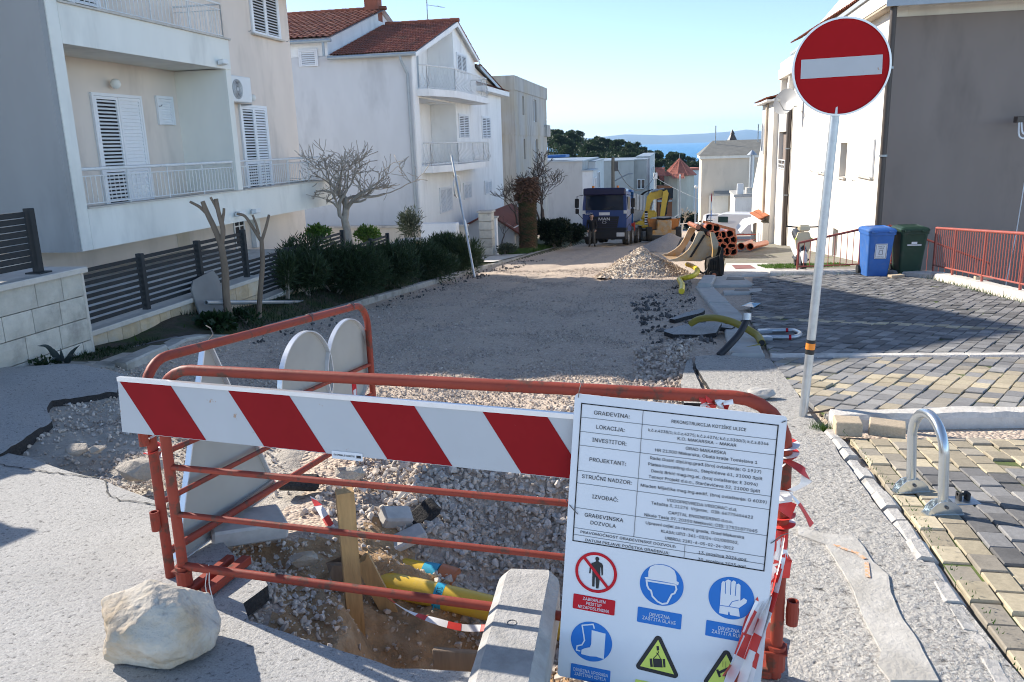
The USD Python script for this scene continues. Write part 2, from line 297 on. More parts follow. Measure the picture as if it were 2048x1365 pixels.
def hgt(x, y):
    x, y = np.asarray(x, float), np.asarray(y, float); u = x * UD[0] + y * UD[1]; v = x * VD[0] + y * VD[1]
    z = gz(y).copy()
    n = meshkit.fbm(np.stack([x * .9, y * .9, x * 0], -1), 5, 3) - .5; nf = meshkit.fbm(np.stack([x * 7, y * 7, x * 0 + 4], -1), 4, 9) - .5
    near = 1 - sst(y, 60, 200)
    road = sst(v, -5.5, -5.2) * (1 - sst(v, .2, .5)) * sst(y, 3.6, 4.4)
    z += road * (n * .10 + nf * .05 - .05 - .035 * (np.exp(-((v + 3.5 + .1 * n) / .22) ** 2) + np.exp(-((v + 1.7 + .1 * n) / .22) ** 2))) * near
    z += -.075 * (1 - sst(y, 5.0, 6.0)) * (v < 1.1) * (v > -8)                                   # bed under the asphalt
    z += -.04 * sst(v, .3, .6) * near * (v < 12)
    z += sst(-v, 4.3, 5.6) * .22 * sst(u, 3.5, 5.5) * (1 - sst(u, 8.0, 10.5))                      # the ground rises to the left wall
    z += sst(-v, 5.52, 5.7) * (.09 + .20 * sst(-v, 5.6, 6.3) * (1 - sst(u, 18, 26))) * sst(u, 8.2, 9.6) * (1 - sst(u, 60, 80))                                              # verge behind the kerb
    z += sst(-v, 6.5, 7.2) * np.where(u < 28, np.maximum(-.70 - gz(y), 0) * sst(u, 6, 10), 0) * (1 - sst(u, 17, 22))   # house yard is level
    z += -1.3 * sst(v, 5.55, 5.6) * (1 - sst(u, 25.0, 25.8)) * sst(u, 0, 3)                        # yard below the plaza
    # excavated pit
    m = (x > -2) & (x < 2) & (y > 2) & (y < 6)
    if m.any():
        xs, ys = x[m], y[m]; inside = contains_xy(PIT, xs, ys)
        dn, dl, df = seg_dist(xs, ys, NEAR_EDGE), seg_dist(xs, ys, LEFT_EDGE), seg_dist(xs, ys, FAR_EDGE)
        wob = meshkit.fbm(np.stack([xs * 5, ys * 5, xs * 0 + 2], -1), 4, 5) - .5
        d = np.minimum(np.minimum(np.clip(dn / .13, 0, 1), .16 * np.clip(dl / .25, 0, 1) + .84 * sst(dl + .16 * wob, .30, .58)), np.clip(df / 1.15, 0, 1) ** 1.1)
        z[m] += np.where(inside, -(.68 + .22 * np.exp(-((xs + .35) / .35) ** 2 - ((ys - 2.95) / .4) ** 2)) * d + wob * .30 * np.clip(d * 3, 0, 1), 0)
        z[m] += .20 * np.exp(-((xs - .75) / .75) ** 2 - ((ys - 5.15) / .55) ** 2) + .10 * np.exp(-((xs + .35) / .35) ** 2 - ((ys - 5.0) / .3) ** 2)
    # broken hollow by the right-hand slab
    z += -.09 * np.exp(-((x - 1.35) / .28) ** 2 - ((y - 7.0) / .9) ** 2)
    z += .05 * np.exp(-((v - .1) / .3) ** 2) * sst(u, 8, 9) * (1 - sst(u, 16, 18)) * (.5 + n * 2)
    # the wooded hill on the left, far land falling to the sea
    hill = 26 * np.exp(-(x / 80.) ** 2 - ((y - 330) / 90.) ** 2)
    z += hill * sst(y, 150, 260)
    return z
def grow(a, b, first, ratio):
    out = [a]; s = first
    while out[-1] < b: out.append(out[-1] + s); s *= ratio
    return out[1:]
xr = grow(3.2, 20, .06, 1.06); xr += grow(xr[-1], 17000, 2.0, 1.35)
xl = grow(3.2, 20, .06, 1.05); xl += grow(xl[-1], 17000, 2.0, 1.35)
xs = np.array(sorted([-a for a in xl] + list(np.arange(-3.2, 3.21, .04)) + xr))
ys = np.array([-400, -60, -20, -8, -3, 0, 1, 1.6] + list(np.arange(2.0, 6.2, .035)) + list(np.arange(6.2, 16, .07)) + grow(16, 60, .09, 1.03) + [0])[:-1]
ys = np.array(list(ys) + grow(ys[-1], 17000, 2.5, 1.1))
gx, gy = np.meshgrid(xs, ys); nx, ny = len(xs), len(ys); zz = hgt(gx.ravel(), gy.ravel())
idx = np.arange(nx * ny).reshape(ny, nx); q = np.stack([idx[:-1, :-1], idx[:-1, 1:], idx[1:, 1:], idx[1:, :-1]], -1).reshape(-1, 4)
cx = gx.ravel()[q].mean(1); cy = gy.ravel()[q].mean(1); cu = cx * UD[0] + cy * UD[1]; cv = cx * VD[0] + cy * VD[1]
gv = np.column_stack([gx.ravel(), gy.ravel(), zz])
# one sheet, three materials by where the soil changes (subsets keep it one prim)
gmesh = usdkit.mesh(stage, W + '/ground', (gv, q), MATS['gravel'], smooth=True)
say(gmesh.GetPrim(), 'gravel bed of the torn-up street, falling away downhill', 'ground', None, 'structure')
q3 = np.vstack([q[:, [0, 1, 2]], q[:, [0, 2, 3]]]); c3 = np.tile(np.arange(len(q)), 2)
verge = ((cv < -5.55) & (cu > 6.0) & (cu < 80)) ; far = (cy > 110) | (np.abs(cv) > 40); yard = (cv > 5.5) & ~far & (cu < 26)
inpit = contains_xy(PIT.buffer(-.05), cx, cy) & (cx < .2) & (seg_dist(cx, cy, LEFT_EDGE + NEAR_EDGE[:9]) < .95) & (cy < 4.2)
RUB = Polygon([tuple(G(*p)[:2]) for p in ((-120, 905), (-40, 850), (60, 835), (115, 795), (250, 745), (420, 790), (600, 850), (600, 960), (440, 1070), (330, 1010), (210, 975))]); rub = contains_xy(RUB, cx, cy) & ~inpit
for nm, msk, mt in (('rubble', rub & ~verge, 'rubble'), ('verge', verge & ~far & ~((cv < -6.75) & (cu < 30)), 'topsoil'), ('far', far, 'land'), ('yard', yard, 'concrete'), ('court', verge & ~far & (cv < -6.75) & (cu < 30), 'concrete_pale'), ('pit', inpit & ~far & ~verge, 'soil')):
    ss = UsdGeom.Subset.Define(stage, f'{W}/ground/{nm}'); ss.CreateElementTypeAttr('face'); ss.CreateFamilyNameAttr('materialBind')
    ss.CreateIndicesAttr(Vt.IntArray.FromNumpy(np.nonzero(msk[c3])[0].astype(np.int32))); UsdShade.MaterialBindingAPI.Apply(ss.GetPrim()).Bind(MATS[mt])

# ---------------------------------------------------------------- asphalt and pavement sheets
def surf(off): return lambda x, y: gz(y) + off + .006 * (meshkit.fbm(np.stack([np.asarray(x) * 3, np.asarray(y) * 3, np.asarray(x) * 0], -1), 3, 1) - .5)
A_far = gp((-700, 860), (-60, 893), (0, 903), (60, 915), (120, 938), (210, 962), (262, 985), (318, 1004), (345, 1040), (395, 1058))
Apoly = ragged([(-9, -3)] + [(-9, 5.6)] + A_far + LEFT_EDGE + NEAR_EDGE[:9] + [(.02, 2.40), (.43, 2.37), (.60, 2.50), (.66, 1.9), (.9, 1.2), (1.0, -3)], .012, .05, 1)
top, side = drape(Apoly, .12, surf(0.0), .07)
pa = put('road_asphalt', top, 'asphalt', smooth=True, label='worn grey asphalt of the near road, broken off at the pit', cat='road', kind='structure')
put('broken_edge', side, 'asphalt_edge', pa)
Bp = ragged([tuple(G(*p, .12)[:2]) for p in ((-260, 800), (-200, 770), (-40, 768), (60, 766), (180, 756), (250, 752), (232, 775), (150, 792), (104, 802), (94, 812), (100, 825), (60, 850), (0, 878), (-120, 915))], .015, .06, 3)
top, side = drape(Bp, .15, lambda x, y: hgt(x, y) + .055 + .075 * (1 - sst(np.asarray(y), 5.0, 6.0)), .09)
pb = put('driveway_asphalt', top, 'asphalt', smooth=True, label='old asphalt patch by the stone wall with a crumbled edge', cat='road', kind='structure'); put('broken_edge', side, 'asphalt_edge', pb)
# right-hand strip of rough asphalt between barrier and pavers
Cr = gp((1545, 724), (1566, 748), (1590, 780), (1618, 822), (1636, 850), (1660, 882), (1705, 945), (1755, 1015), (1812, 1085), (1880, 1160), (1945, 1235), (2010, 1315), (2060, 1372))
Cpoly = ragged([(1.0, -2), (.905, 1.2), (.665, 1.9), (.605, 2.5), (.82, 2.62), (1.0, 3.2), (1.1, 4.2)] + gp((1432, 800), (1412, 765), (1392, 735), (1390, 713), (1440, 709), (1500, 716), (1540, 718)) + Cr + [(1.62, 1.4), (1.9, -2)], .014, .06, 5)
stripz = lambda x, y: gz(y) + .035 * (meshkit.fbm(np.stack([x * 2.2, y * 2.2, np.asarray(x) * 0], -1), 4, 2) - .5) * sst(-np.asarray(y), -5.6, -4.6)
top, side = drape(Cpoly, .06, stripz, .10)
pc = put('pavement_strip', top, 'asphalt_old', smooth=True, label='rough pitted strip of old asphalt beside the paved bay', cat='pavement', kind='structure'); put('broken_edge', side, 'asphalt_edge', pc)
Sp = ragged(gp((1374, 716), (1384, 714), (1386, 735), (1402, 770), (1420, 802), (1368, 802), (1362, 760)), .012, .05, 8)
top, side = drape(Sp, .08, surf(-.02), .10)
ps = put('asphalt_slab', top, 'asphalt_old', smooth=True, label='long sliver of asphalt cracked off the edge of the rough strip', cat='asphalt slab'); put('broken_edge', side, 'asphalt_edge', ps)
zq = lambda x, y: (1540 + x / 2.333, 780 + y / 2.333)
Kp = ragged(gp(*[zq(*p) for p in ((130, 650), (265, 690), (300, 690), (400, 702), (440, 745), (482, 812), (550, 880), (562, 960), (620, 1080), (690, 1195), (740, 1290), (790, 1375), (560, 1375), (500, 1300), (515, 1240), (440, 1080), (395, 960), (340, 860), (300, 790), (262, 735), (130, 690))]), .012, .06, 4)
top, side = drape(Kp, .06, lambda x, y: stripz(x, y) + .009, .03)
pk = put('concrete_patch', top, 'concrete_pale', smooth=True, label='smooth concrete trench patch running through the rough asphalt strip', cat='pavement', kind='structure'); put('patch_edge', side, 'concrete_rough', pk)
mat('spray', (.72, .38, .20), .8, .25, 60, spot=(.52, .48, .43), spotscale=55, spotw=(.48, .56))
for pts in (((300, 738), (350, 760), (400, 775), (442, 805)), ((448, 820), (452, 850), (456, 895))):
    w = np.array([G(*zq(*p)) for p in pts]); mb = MB(); c = curve(w, 10); c[:, 2] = stripz(c[:, 0], c[:, 1]) + .0135
    for a, b in zip(c[:-1], c[1:]):
        d = (b - a) / np.linalg.norm(b - a); nrm = np.array([-d[1], d[0], 0]) * .009; mb.add([a - nrm, a + nrm, b + nrm, b - nrm], [[0, 1, 2, 3]])
    put('paint_mark', mb, 'spray', pk, label='orange spray line on the patch')
# cracks in the near asphalt: thin tar-dark strips
for k, pts in enumerate((((0, 930), (90, 945), (200, 957)), ((213, 962), (214, 985), (235, 1000), (280, 1006), (318, 1014)), ((232, 960), (290, 975), (330, 985)), ((318, 1014), (335, 1030), (362, 1040)))):
    w = np.array([G(*p) for p in pts]); c = curve(w, 26); c[:, :2] += RNG.normal(0, .006, (len(c), 2)); c[:, 2] = gz(c[:, 1]) + .006; mb = MB()
    for a, b in zip(c[:-1], c[1:]):
        d = (b - a) / np.linalg.norm(b - a); nrm = np.array([-d[1], d[0], 0]) * RNG.uniform(.002, .007); mb.add([a - nrm, a + nrm, b + nrm, b - nrm], [[0, 1, 2, 3]])
    put('crack', mb, 'tar', pa)

# ---------------------------------------------------------------- pavers, each stone its own piece near by
def paving(name, label, region, tu, tv, rot, zoff, pick, near=300, gap=.008, stagger=.5, jit=.0045, base=True, joint='joint'):
    """region in (u,v); stones tu x tv rotated by rot in the u,v plane; every stone cut to the region"""
    root = thing(name, label, 'paving', (0, 0, 0), kind='structure')
    c_, s_ = math.cos(rot), math.sin(rot); R = np.array([[c_, s_], [-s_, c_]])                 # local (a, b) @ R = (u, v)
    loc = Polygon(np.array(region.exterior.coords)[:-1] @ R.T)
    a0, b0, a1, b1 = loc.bounds; tiles = []
    for i, b in enumerate(np.arange(b0 - tv, b1, tv)):
        for a in np.arange(a0 - tu + (i % 2) * tu * stagger, a1, tu):
            t = sbox(a + gap / 2, b + gap / 2, a + tu - gap / 2, b + tv - gap / 2).intersection(loc)
            if t.geom_type == 'Polygon' and t.area > .12 * tu * tv: tiles.append((t, i))
    order = [np.hypot(*xy(*(np.array([t.centroid.x, t.centroid.y]) @ R))) for t, i in tiles]
    order = np.argsort(order); stuff = {}
    for rank, k in enumerate(order):
        t, i = tiles[k]; ring = np.array(t.exterior.coords)[:-1]; n = len(ring)
        inn = np.array(t.buffer(-.005).exterior.coords)[:-1] if t.buffer(-.005).geom_type == 'Polygon' and not t.buffer(-.005).is_empty else ring
        if len(inn) != n: inn = ring
        uvr, uvi = ring @ R, inn @ R; wr = np.array([xy(*p) for p in uvr]); wi = np.array([xy(*p) for p in uvi])
        dz = RNG.normal(0, jit); tilt = RNG.normal(0, .014, 2); c = wr.mean(0)
        z = lambda w: gz(w[:, 1]) + zoff + dz + (w - c) @ tilt
        V = np.vstack([np.column_stack([wr, z(wr) - .035]), np.column_stack([wr, z(wr) - .006]), np.column_stack([wi, z(wi)])])
        F = [[a * n + j, a * n + (j + 1) % n, (a + 1) * n + (j + 1) % n] for a in (0, 1) for j in range(n)] + [[a * n + j, (a + 1) * n + (j + 1) % n, (a + 1) * n + j] for a in (0, 1) for j in range(n)] + [[2 * n, 2 * n + j, 2 * n + j + 1] for j in range(1, n - 1)]
        uc = np.array([t.centroid.x, t.centroid.y]) @ R; m = pick(uc[0], uc[1], i)
        if rank < near: put('paver', MB().add(V, F), f'paver_{m}', root)
        else: stuff.setdefault(m, MB()).add(V, F)
    if len(stuff) > 0:
        for m, mb in stuff.items(): put('far_pavers', mb, f'paver_{m}', root, kind='stuff')
    ring = np.array(region.exterior.coords)[:-1]; w = np.array([xy(*p) for p in ring])
    top, _ = drape(Polygon(w), .5, lambda x, y: gz(y) + zoff - .012, .03); put('joint_sand', top, joint, root)
    return root
def pick_front(u, v, i):
    if v < 1.36: return int(RNG.choice([4, 4, 3, 5]))
    if u > 4.75: return int(RNG.choice([4, 3, 4, 5]))
    if v < 1.62 and u < 3.4: return int(RNG.choice([4, 5, 2]))
    return int(RNG.choice([0, 1, 1, 2, 2, 0]))
paving('bay_paving', 'near paved bay of yellow and grey stones around the metal hoop', Polygon([(2.2, 1.17), (3.3, 1.14), (5.35, 1.15), (5.42, 2.6), (5.2, 3.6), (2.2, 3.6)]), .165, .118, 0., .004, pick_front, 300)
def pick_mid(u, v, i): return int(RNG.choice([1, 2, 2, 1, 5, 3])) if abs((u - 7.2) - (v - 2.2) * .2) > .35 else int(RNG.choice([4, 3, 2, 4]))
paving('strip_paving', 'middle strip of tilted grey and sand paving stones between the two pale kerbs', Polygon([(5.72, 1.12), (5.9, 2.5), (5.6, 4.9), (8.3, 5.2), (8.42, 3.4), (8.36, .98), (6.9, 1.0)]), .20, .135, math.radians(28), .004, pick_mid, 300)
def pick_far(u, v, i):
    yl = abs(((u - 10.7) + (v - 3.07) * .48)) < .11
    return int(RNG.choice([4, 3])) if yl else int(RNG.choice([0, 0, 1, 1, 0, 2]))
paving('plaza_paving', 'wide dark paved plaza between the torn-up street and the red railing', Polygon([(8.6, 1.02), (8.65, 5.1), (17.5, 5.1), (19.05, 4.6), (19.15, 2.6), (18.6, 1.75), (11.4, 1.05)]), .20, .135, math.radians(28), .004, pick_far, 300)
def pick_low(u, v, i): return int(RNG.choice([1, 2, 2, 5, 1]))
lowp, _ = drape(Polygon([xy(*p) for p in ((19.62, 2.2), (19.62, 5.0), (22, 5.0), (42, 5.0), (46, 4.2), (46, 1.6), (30, 1.5), (24, 1.4), (20.2, 1.5))]), .6, lambda x, y: gz(y) - .005, .05)
mat('far_paving', (.20, .185, .15), .95, .25, 6, bump=.4, bscale=10, spot=(.14, .17, .05), spotscale=.8, spotw=(.55, .7))
put('lower_forecourt', lowp, 'far_paving', label='mossy paved forecourt below the plaza railing along the sunlit wall', cat='paving', kind='structure')
# ================================================================ barrier and what hangs on it
def paint(name, col, chips=(.22, .10, .06), **k): return mat(name, col, .55, .16, 8, bump=.25, bscale=60, spec=.22, spot=chips, spotscale=15., spotw=(.54, .63), bdist=.003, **k)
paint('barrier_red', (.26, .046, .028), (.11, .05, .035))
mat('galvanised', (.52, .55, .57), .38, .12, 20, metal=.85, bump=.1, bscale=40, spot=(.38, .40, .42), spotscale=6.)
mat('sign_back', (.35, .34, .31), .5, .07, 5, bump=.06, bscale=20, spot=(.36, .34, .28), spotscale=2.2, spotw=(.52, .8), spec=.4)
mat('alu', (.72, .74, .76), .32, .06, 10, metal=.7)
mat('board_white', (.42, .435, .455), .45, .03, 6, spec=.4, spot=(.36, .25, .18), spotscale=17, spotw=(.665, .69))
mat('board_red', (.24, .008, .011), .6, .08, 6, spec=.12, spot=(.55, .5, .48), spotscale=21, spotw=(.70, .715))
mat('panel_white', (.63, .645, .675), .35, .02, 4, spec=.45, spot=(.60, .60, .60), spotscale=12, spotw=(.68, .74))
mat('ink', (.02, .02, .022), .5, .1); mat('sign_blue', (.03, .16, .48), .5, .05, spec=.15); mat('sign_red', (.48, .015, .025), .5, .05, spec=.15); mat('sign_lime', (.58, .66, .13), .5, .05, spec=.15)
mat('wire', (.10, .09, .085), .6, .2); mat('tape_white', (.82, .80, .79), .5, .04, 20); mat('tape_red', (.66, .05, .04), .5, .06, 20)
mat('cable_tie', (.62, .62, .60), .5)
A0, B0 = np.array([-1.41, 3.10, -.02]), np.array([.86, 2.39, 0.0])
def plane_of(a, b, tilt=0.):
    t = (b - a); L = np.linalg.norm(t[:2]); t = t / np.linalg.norm(t); n = np.array([t[1], -t[0], 0.]); n /= np.linalg.norm(n)
    if n @ (-a) < 0: n = -n
    return t, n, L
tb, nb, Lb = plane_of(A0, B0)
def barrier(name_label, a, b, feet, sleeve):
    t, n, L = plane_of(a, b); z = np.array([0, 0, 1.0]); p = lambda s, h, o=0.: a + t * s + z * h + n * o
    root = thing('street_barrier', name_label, 'barrier', a, group='red tubular barriers round the pit'); r = .021; H = .965; R = .16
    path = [p(.02, .0), p(.02, .45), p(.02, H - R)] + [p(.02 + R * (1 - math.cos(k)), H - R + R * math.sin(k)) for k in np.linspace(.2, math.pi / 2, 7)] + [p(L / 2, H)]
    path += [p(L - .02 - R + R * math.sin(k), H - R + R * math.cos(k)) for k in np.linspace(0, math.pi / 2, 7)] + [p(L - .02, H - R), p(L - .02, .45), p(L - .02, 0)]
    put('frame', MB().tube(path, r, 12), 'barrier_red', root, smooth=40)
    for h, rr in ((.555, .0125), (.35, .0125), (.118, .018)):
        put('rail', MB().cyl(p(.03, h), p(L - .03, h), rr, n=10), 'barrier_red', root, smooth=40)
    for s in feet:
        k = 1 if s < 1 else -1; f = put('foot', MB().bbox([k * .01, -.27, .0], [k * .05, .03, .035], frame(p(s, -.0), t, n, z), .006), 'barrier_red', root)
        put('foot_lip', MB().bbox([k * .09, -.27, .0], [k * .135, .02, .04], frame(p(s, 0.), t, n, z), .004), 'barrier_red', f)
        put('socket', MB().ring(p(s, .03), p(s, .12), .032, .0225, 12).bbox([-.036, -.034, .10], [.036, .034, .106], frame(p(s, 0), t, n, z), .001), 'barrier_red', root)
    for s, h in sleeve:
        put('hinge_sleeve', MB().ring(p(s, h), p(s, h + .085), .019, .014, 12).box([-.02, -.004, h + .02], [.02, .004, h + .06], frame(p(s, 0), t, n, z)), 'barrier_red', root)
    return root
b1 = barrier('red tubular street barrier in front, carrying the striped board and the notice', A0, B0, (.02, Lb - .02), ((Lb + .025, .20),))
A1, B1 = np.array([-1.52, 3.22, -.03]), np.array([-.94, 5.32, -.2])
b2 = barrier('red tubular street barrier running back on the left, with road signs hung behind it', A1, B1, (2.16,), ((-.025, .24), (-.025, .62)))

# striped board
fb = lambda off: frame(A0 + nb * off, np.array([tb[0], tb[1], 0]), np.array([0, 0, 1.0]), nb)     # local: along, up, towards the street's near side
def onb(px, py, off):
    d = ray(px, py); o = A0 + nb * off; k = ((o - O) @ nb) / (d @ nb); p = O + d * k; return np.array([(p - A0) @ np.array([tb[0], tb[1], 0]) / np.hypot(tb[0], tb[1]), p[2] - A0[2]])
tb2 = np.array([tb[0], tb[1], 0]) / np.hypot(tb[0], tb[1]); fb = lambda off: frame(A0 + nb * off, tb2, np.array([0, 0, 1.0]), nb)
bd = thing('striped_board', 'red and white diagonally striped barrier board on the front barrier', 'barrier board', A0 + np.array([0, 0, .68]))
TL, TR = np.array([-.118, .935]), np.array([1.86, .905]); BL, BR = np.array([-.133, .712]), np.array([1.845, .682])
e1 = TR - TL; e2 = BL - TL
def bp(s, t): return TL + e1 * s + e2 * t
put('panel', MB().prism(Polygon([TL, TR, BR, BL]), .012, fb(.045)), 'board_white', bd)
slope = .1395 / np.linalg.norm(e1)
for k, (s0, s1) in enumerate(((.0105, .247), (.502, .760), (1.006, 1.252), (1.502, 1.728))):
    L1 = np.linalg.norm(e1); a, b = s0 / L1, s1 / L1; sl = .145 / L1; q = [bp(a, .055), bp(b, .055), bp(min(b + sl, .998), .99), bp(min(a + sl, .998), .99)]
    put('red_stripe', MB().prism(Polygon(q), .0012, fb(.0571)), 'board_red', bd)
put('edge_strip', MB().prism(Polygon([TL + [0, .004], TR + [0, .004], TR - [0, .012], TL - [0, .012]]), .020, fb(.041)), 'alu', bd)
stk = frame(A0 + nb * .0585 + tb2 * .80 + np.array([0, 0, .697]), tb2 * math.cos(-.014) + np.array([0, 0, math.sin(-.014)]), np.array([0, 0, 1.0]), nb)
st_ = put('sticker', MB().prism(sbox(0, -.012, .118, .012).buffer(.003), .0006, stk), 'panel_white', bd)
def text(s, h, parent, m, fr, width=None, center=True, bold=False, depth=.0006, name='lettering', cx=0., cy=0.):
    t = meshkit.text_mesh(s, h, depth, bold); v = np.array(t.vertices); lo, hi = v.min(0), v.max(0)
    sx = (width / (hi[0] - lo[0])) if width else 1.0
    v[:, 0] = (v[:, 0] - (lo[0] + hi[0]) / 2 * center) * sx + cx; v[:, 1] = v[:, 1] + cy
    return put(name, MB().add(fr(v), t.faces), m, parent)
stk2 = lambda c: stk(c) + nb * .0007
text('OVA OPREMA JE VLASNIŠTVO', .007, st_, 'ink', stk2, .084, cx=.047, cy=-.003)
put('logo', MB().prism(sbox(.096, -.005, .114, .005), .0006, stk2), 'ink', st_)

# notice board ------------------------------------------------
nr = -.0505; nx_ = tb2 * math.cos(nr) + np.array([0, 0, math.sin(nr)])
ny0 = -tb2 * math.sin(nr) + np.array([0, 0, math.cos(nr)]); lean = math.radians(6.5)
ny_ = ny0 * math.cos(lean) - nb * math.sin(lean); nz_ = np.cross(nx_, ny_)
NO = A0 + tb2 * 1.705 + np.array([0, 0, .985]) + nb * .062
nf = lambda dz=0.: frame(NO + nz_ * dz, nx_, ny_, nz_)
nt = thing('notice_board', 'white construction notice with permit table and safety pictograms, tied to the barrier', 'notice board', NO - ny_ * .97)
Wn, Hn = .652, .975
put('panel', MB().prism(sbox(0, -Hn, Wn, 0).buffer(-.012).buffer(.012), .004, nf(0)), 'panel_white', nt)
# layout measured on the photo: the printed frame is the reference rectangle
src = np.array([(1166.5, 804.6), (1562.6, 838.9), (1523.5, 1118.2), (1143.7, 1086.0)]); FW, FH = .604, .462
dst = np.array([(.024, -.030), (.024 + FW, -.030), (.024 + FW, -.030 - FH), (.024, -.030 - FH)])
Mh = []
for (x, y), (a, b) in zip(src, dst): Mh += [[x, y, 1, 0, 0, 0, -a * x, -a * y, -a], [0, 0, 0, x, y, 1, -b * x, -b * y, -b]]
Hm = np.linalg.svd(np.array(Mh))[2][-1].reshape(3, 3)
def z4(x, y): q = Hm @ [1100 + x * 520 / 2048, 780 + y * 340 / 1339, 1]; return q[:2] / q[2]
def z5(x, y): q = Hm @ [1100 + x * 520 / 2048, 1090 + y * 275 / 1083, 1]; return q[:2] / q[2]
IK = .0046
def line(a, b, w):
    a, b = np.asarray(a), np.asarray(b); return LineString([a, b]).buffer(w / 2, cap_style=2)
fx0, fx1, fy0, fy1 = .024, .024 + FW, -.030, -.030 - FH
put('table_frame', MB().prism(Polygon(sbox(fx0 - .0018, fy1 - .0018, fx1 + .0018, fy0 + .0018).exterior, [sbox(fx0 + .0018, fy1 + .0018, fx1 - .0018, fy0 - .0018).exterior.coords]), .0006, nf(IK)), 'ink', nt)
rows = [np.mean([z4(*p)[1] for p in pr]) for pr in (((250, 213), (1812, 340)), ((242, 330), (1800, 455)), ((235, 440), (1780, 568)), ((220, 640), (1740, 775)), ((212, 738), (1725, 878)), ((198, 930), (1700, 1080)), ((185, 1088), (1685, 1243)), ((178, 1148), (1675, 1290)))]
mb = MB()
for y in rows: mb.prism(sbox(fx0, y - .0006, fx1, y + .0006), .0005, nf(IK + .0001))
c1 = np.mean([z4(775, 148)[0], z4(672, 1137)[0]]); c2 = np.mean([z4(1078, 1185)[0], z4(1063, 1297)[0]])
mb.prism(sbox(c1 - .0006, rows[6], c1 + .0006, fy0), .0005, nf(IK + .0002)); mb.prism(sbox(c2 - .0006, fy1, c2 + .0006, rows[6]), .0005, nf(IK + .0002))
put('table_rules', mb, 'ink', nt)
k4 = .604 / 1530.
for s, x, y, w, h in (('GRAĐEVINA:', 513, 182, 290, 40), ('LOKACIJA:', 500, 295, 230, 40), ('INVESTITOR:', 488, 402, 280, 40), ('PROJEKTANT:', 472, 562, 300, 40), ('STRUČNI NADZOR:', 460, 705, 410, 40), ('IZVOĐAČ:', 445, 855, 215, 40),
        ('GRAĐEVINSKA', 432, 1008, 320, 40), ('DOZVOLA', 425, 1062, 210, 38), ('PRAVOMOĆNOST GRAĐEVINSKE DOZVOLE:', 622, 1165, 785, 27), ('DATUM PRIJAVE POČETKA GRAĐENJA:', 615, 1222, 690, 27), ('REKONSTRUKCIJA KOTIŠKE ULICE', 1290, 248, 570, 31),
        ('k.č.z.4238/1; k.č.z.4275; k.č.z.4276; k.č.z.5300/3; k.č.z.8344', 1278, 337, 920, 28), ('K.O. MAKARSKA - MAKAR', 1272, 377, 450, 30), ('GRAD MAKARSKA', 1263, 445, 310, 31), ('HR 21300 Makarska, Obala kralja Tomislava 1', 1258, 488, 785, 30),
        ('Rade Gusić dipl.ing.građ.(broj ovlaštenja: G 1927)', 1250, 555, 855, 30), ('Platea konzalting d.o.o., Stepinčeva 61, 21000 Split', 1245, 605, 880, 30), ('Denis Brkić mag.ing.el. (broj ovlaštenja: E 3094)', 1238, 655, 820, 30), ('Tensor Projekt d.o.o., Starčevićeva 32, 21000 Split', 1235, 702, 860, 30),
        ('Mladen Mijačika mag.ing.aedif. (broj ovlaštenja: G 6039)', 1225, 778, 975, 30), ('VODOPRIVREDA VRGORAC d.d.', 1215, 865, 545, 31), ('Težačka 3, 21276  Vrgorac,  OIB: 66775454622', 1212, 905, 790, 30), ('CAPITAL ENGINEERING d.o.o.', 1203, 960, 500, 31), ('Nikole Tesle 39, 20350 Metković, OIB: 17531877645', 1198, 1003, 880, 30),
        ('Upravni odjel za razvoj grada, Grad Makarska', 1152, 1060, 770, 30), ('KLASA: UP/I-361-03/24-01/000062,', 1190, 1110, 605, 30), ('URBROJ: 2181-6-05-02-24-0012', 1185, 1158, 535, 30), ('13. prosinca 2024.god.', 1365, 1243, 375, 28), ('30. prosinca 2025.god.', 1358, 1295, 375, 28)):
    c = z4(x, y); hh = h * k4 * .80; text(s, hh, nt, 'ink', nf(IK), w * k4, cx=c[0], cy=c[1] - hh / 2, name='text_line')
k5 = k4 * 1.0
def P5(*pts): return [tuple(z5(*p)) for p in pts]
def disc(c, r, n=40): return Point(*c).buffer(r, 16)
RD = 176 * k5
def pict(name): return name
# no entry for the unauthorised
c = z5(360, 222); pg = disc(c, RD).difference(disc(c, RD * .86)); a45 = math.radians(-47)
barp = LineString([c + RD * .9 * np.array([-math.cos(a45), -math.sin(a45)]), c + RD * .9 * np.array([math.cos(a45), math.sin(a45)])]).buffer(RD * .068).intersection(disc(c, RD))
p1 = put('prohibition_pictogram', MB().prism(pg.union(barp), .0006, nf(IK + .0008)), 'sign_red', nt)
man = Polygon(P5((372, 98), (386, 104), (389, 118), (382, 128), (385, 138), (410, 148), (418, 165), (416, 238), (404, 242), (402, 180), (396, 180), (394, 248), (378, 345), (358, 345), (356, 260), (350, 260), (346, 332), (326, 332), (330, 200), (322, 175), (316, 230), (303, 232), (308, 190), (326, 150), (358, 138), (362, 128), (356, 116), (360, 102))).buffer(0)
put('figure', MB().prism(man, .0006, nf(IK)), 'ink', p1)
def label_box(cx, cy, w, h, m, lines, tm='panel_white', dy=38, hh=26):
    c = z5(cx, cy); bx = put('caption', MB().prism(sbox(c[0] - w * k5 / 2, c[1] - h * k5 / 2, c[0] + w * k5 / 2, c[1] + h * k5 / 2).buffer(-.004).buffer(.004), .0006, nf(IK)), m, nt)
    n = len(lines)
    for i, (s, wd) in enumerate(lines):
        y = c[1] + ((n - 1) / 2 - i) * dy * k5; text(s, hh * k5, bx, tm, nf(IK + .0007), wd * k5, cx=c[0], cy=y - hh * k5 / 2, name='text_line')
label_box(338, 470, 355, 132, 'sign_red', (('ZABRANJEN', 190), ('PRISTUP', 132), ('NEZAPOSLENIMA', 265)))
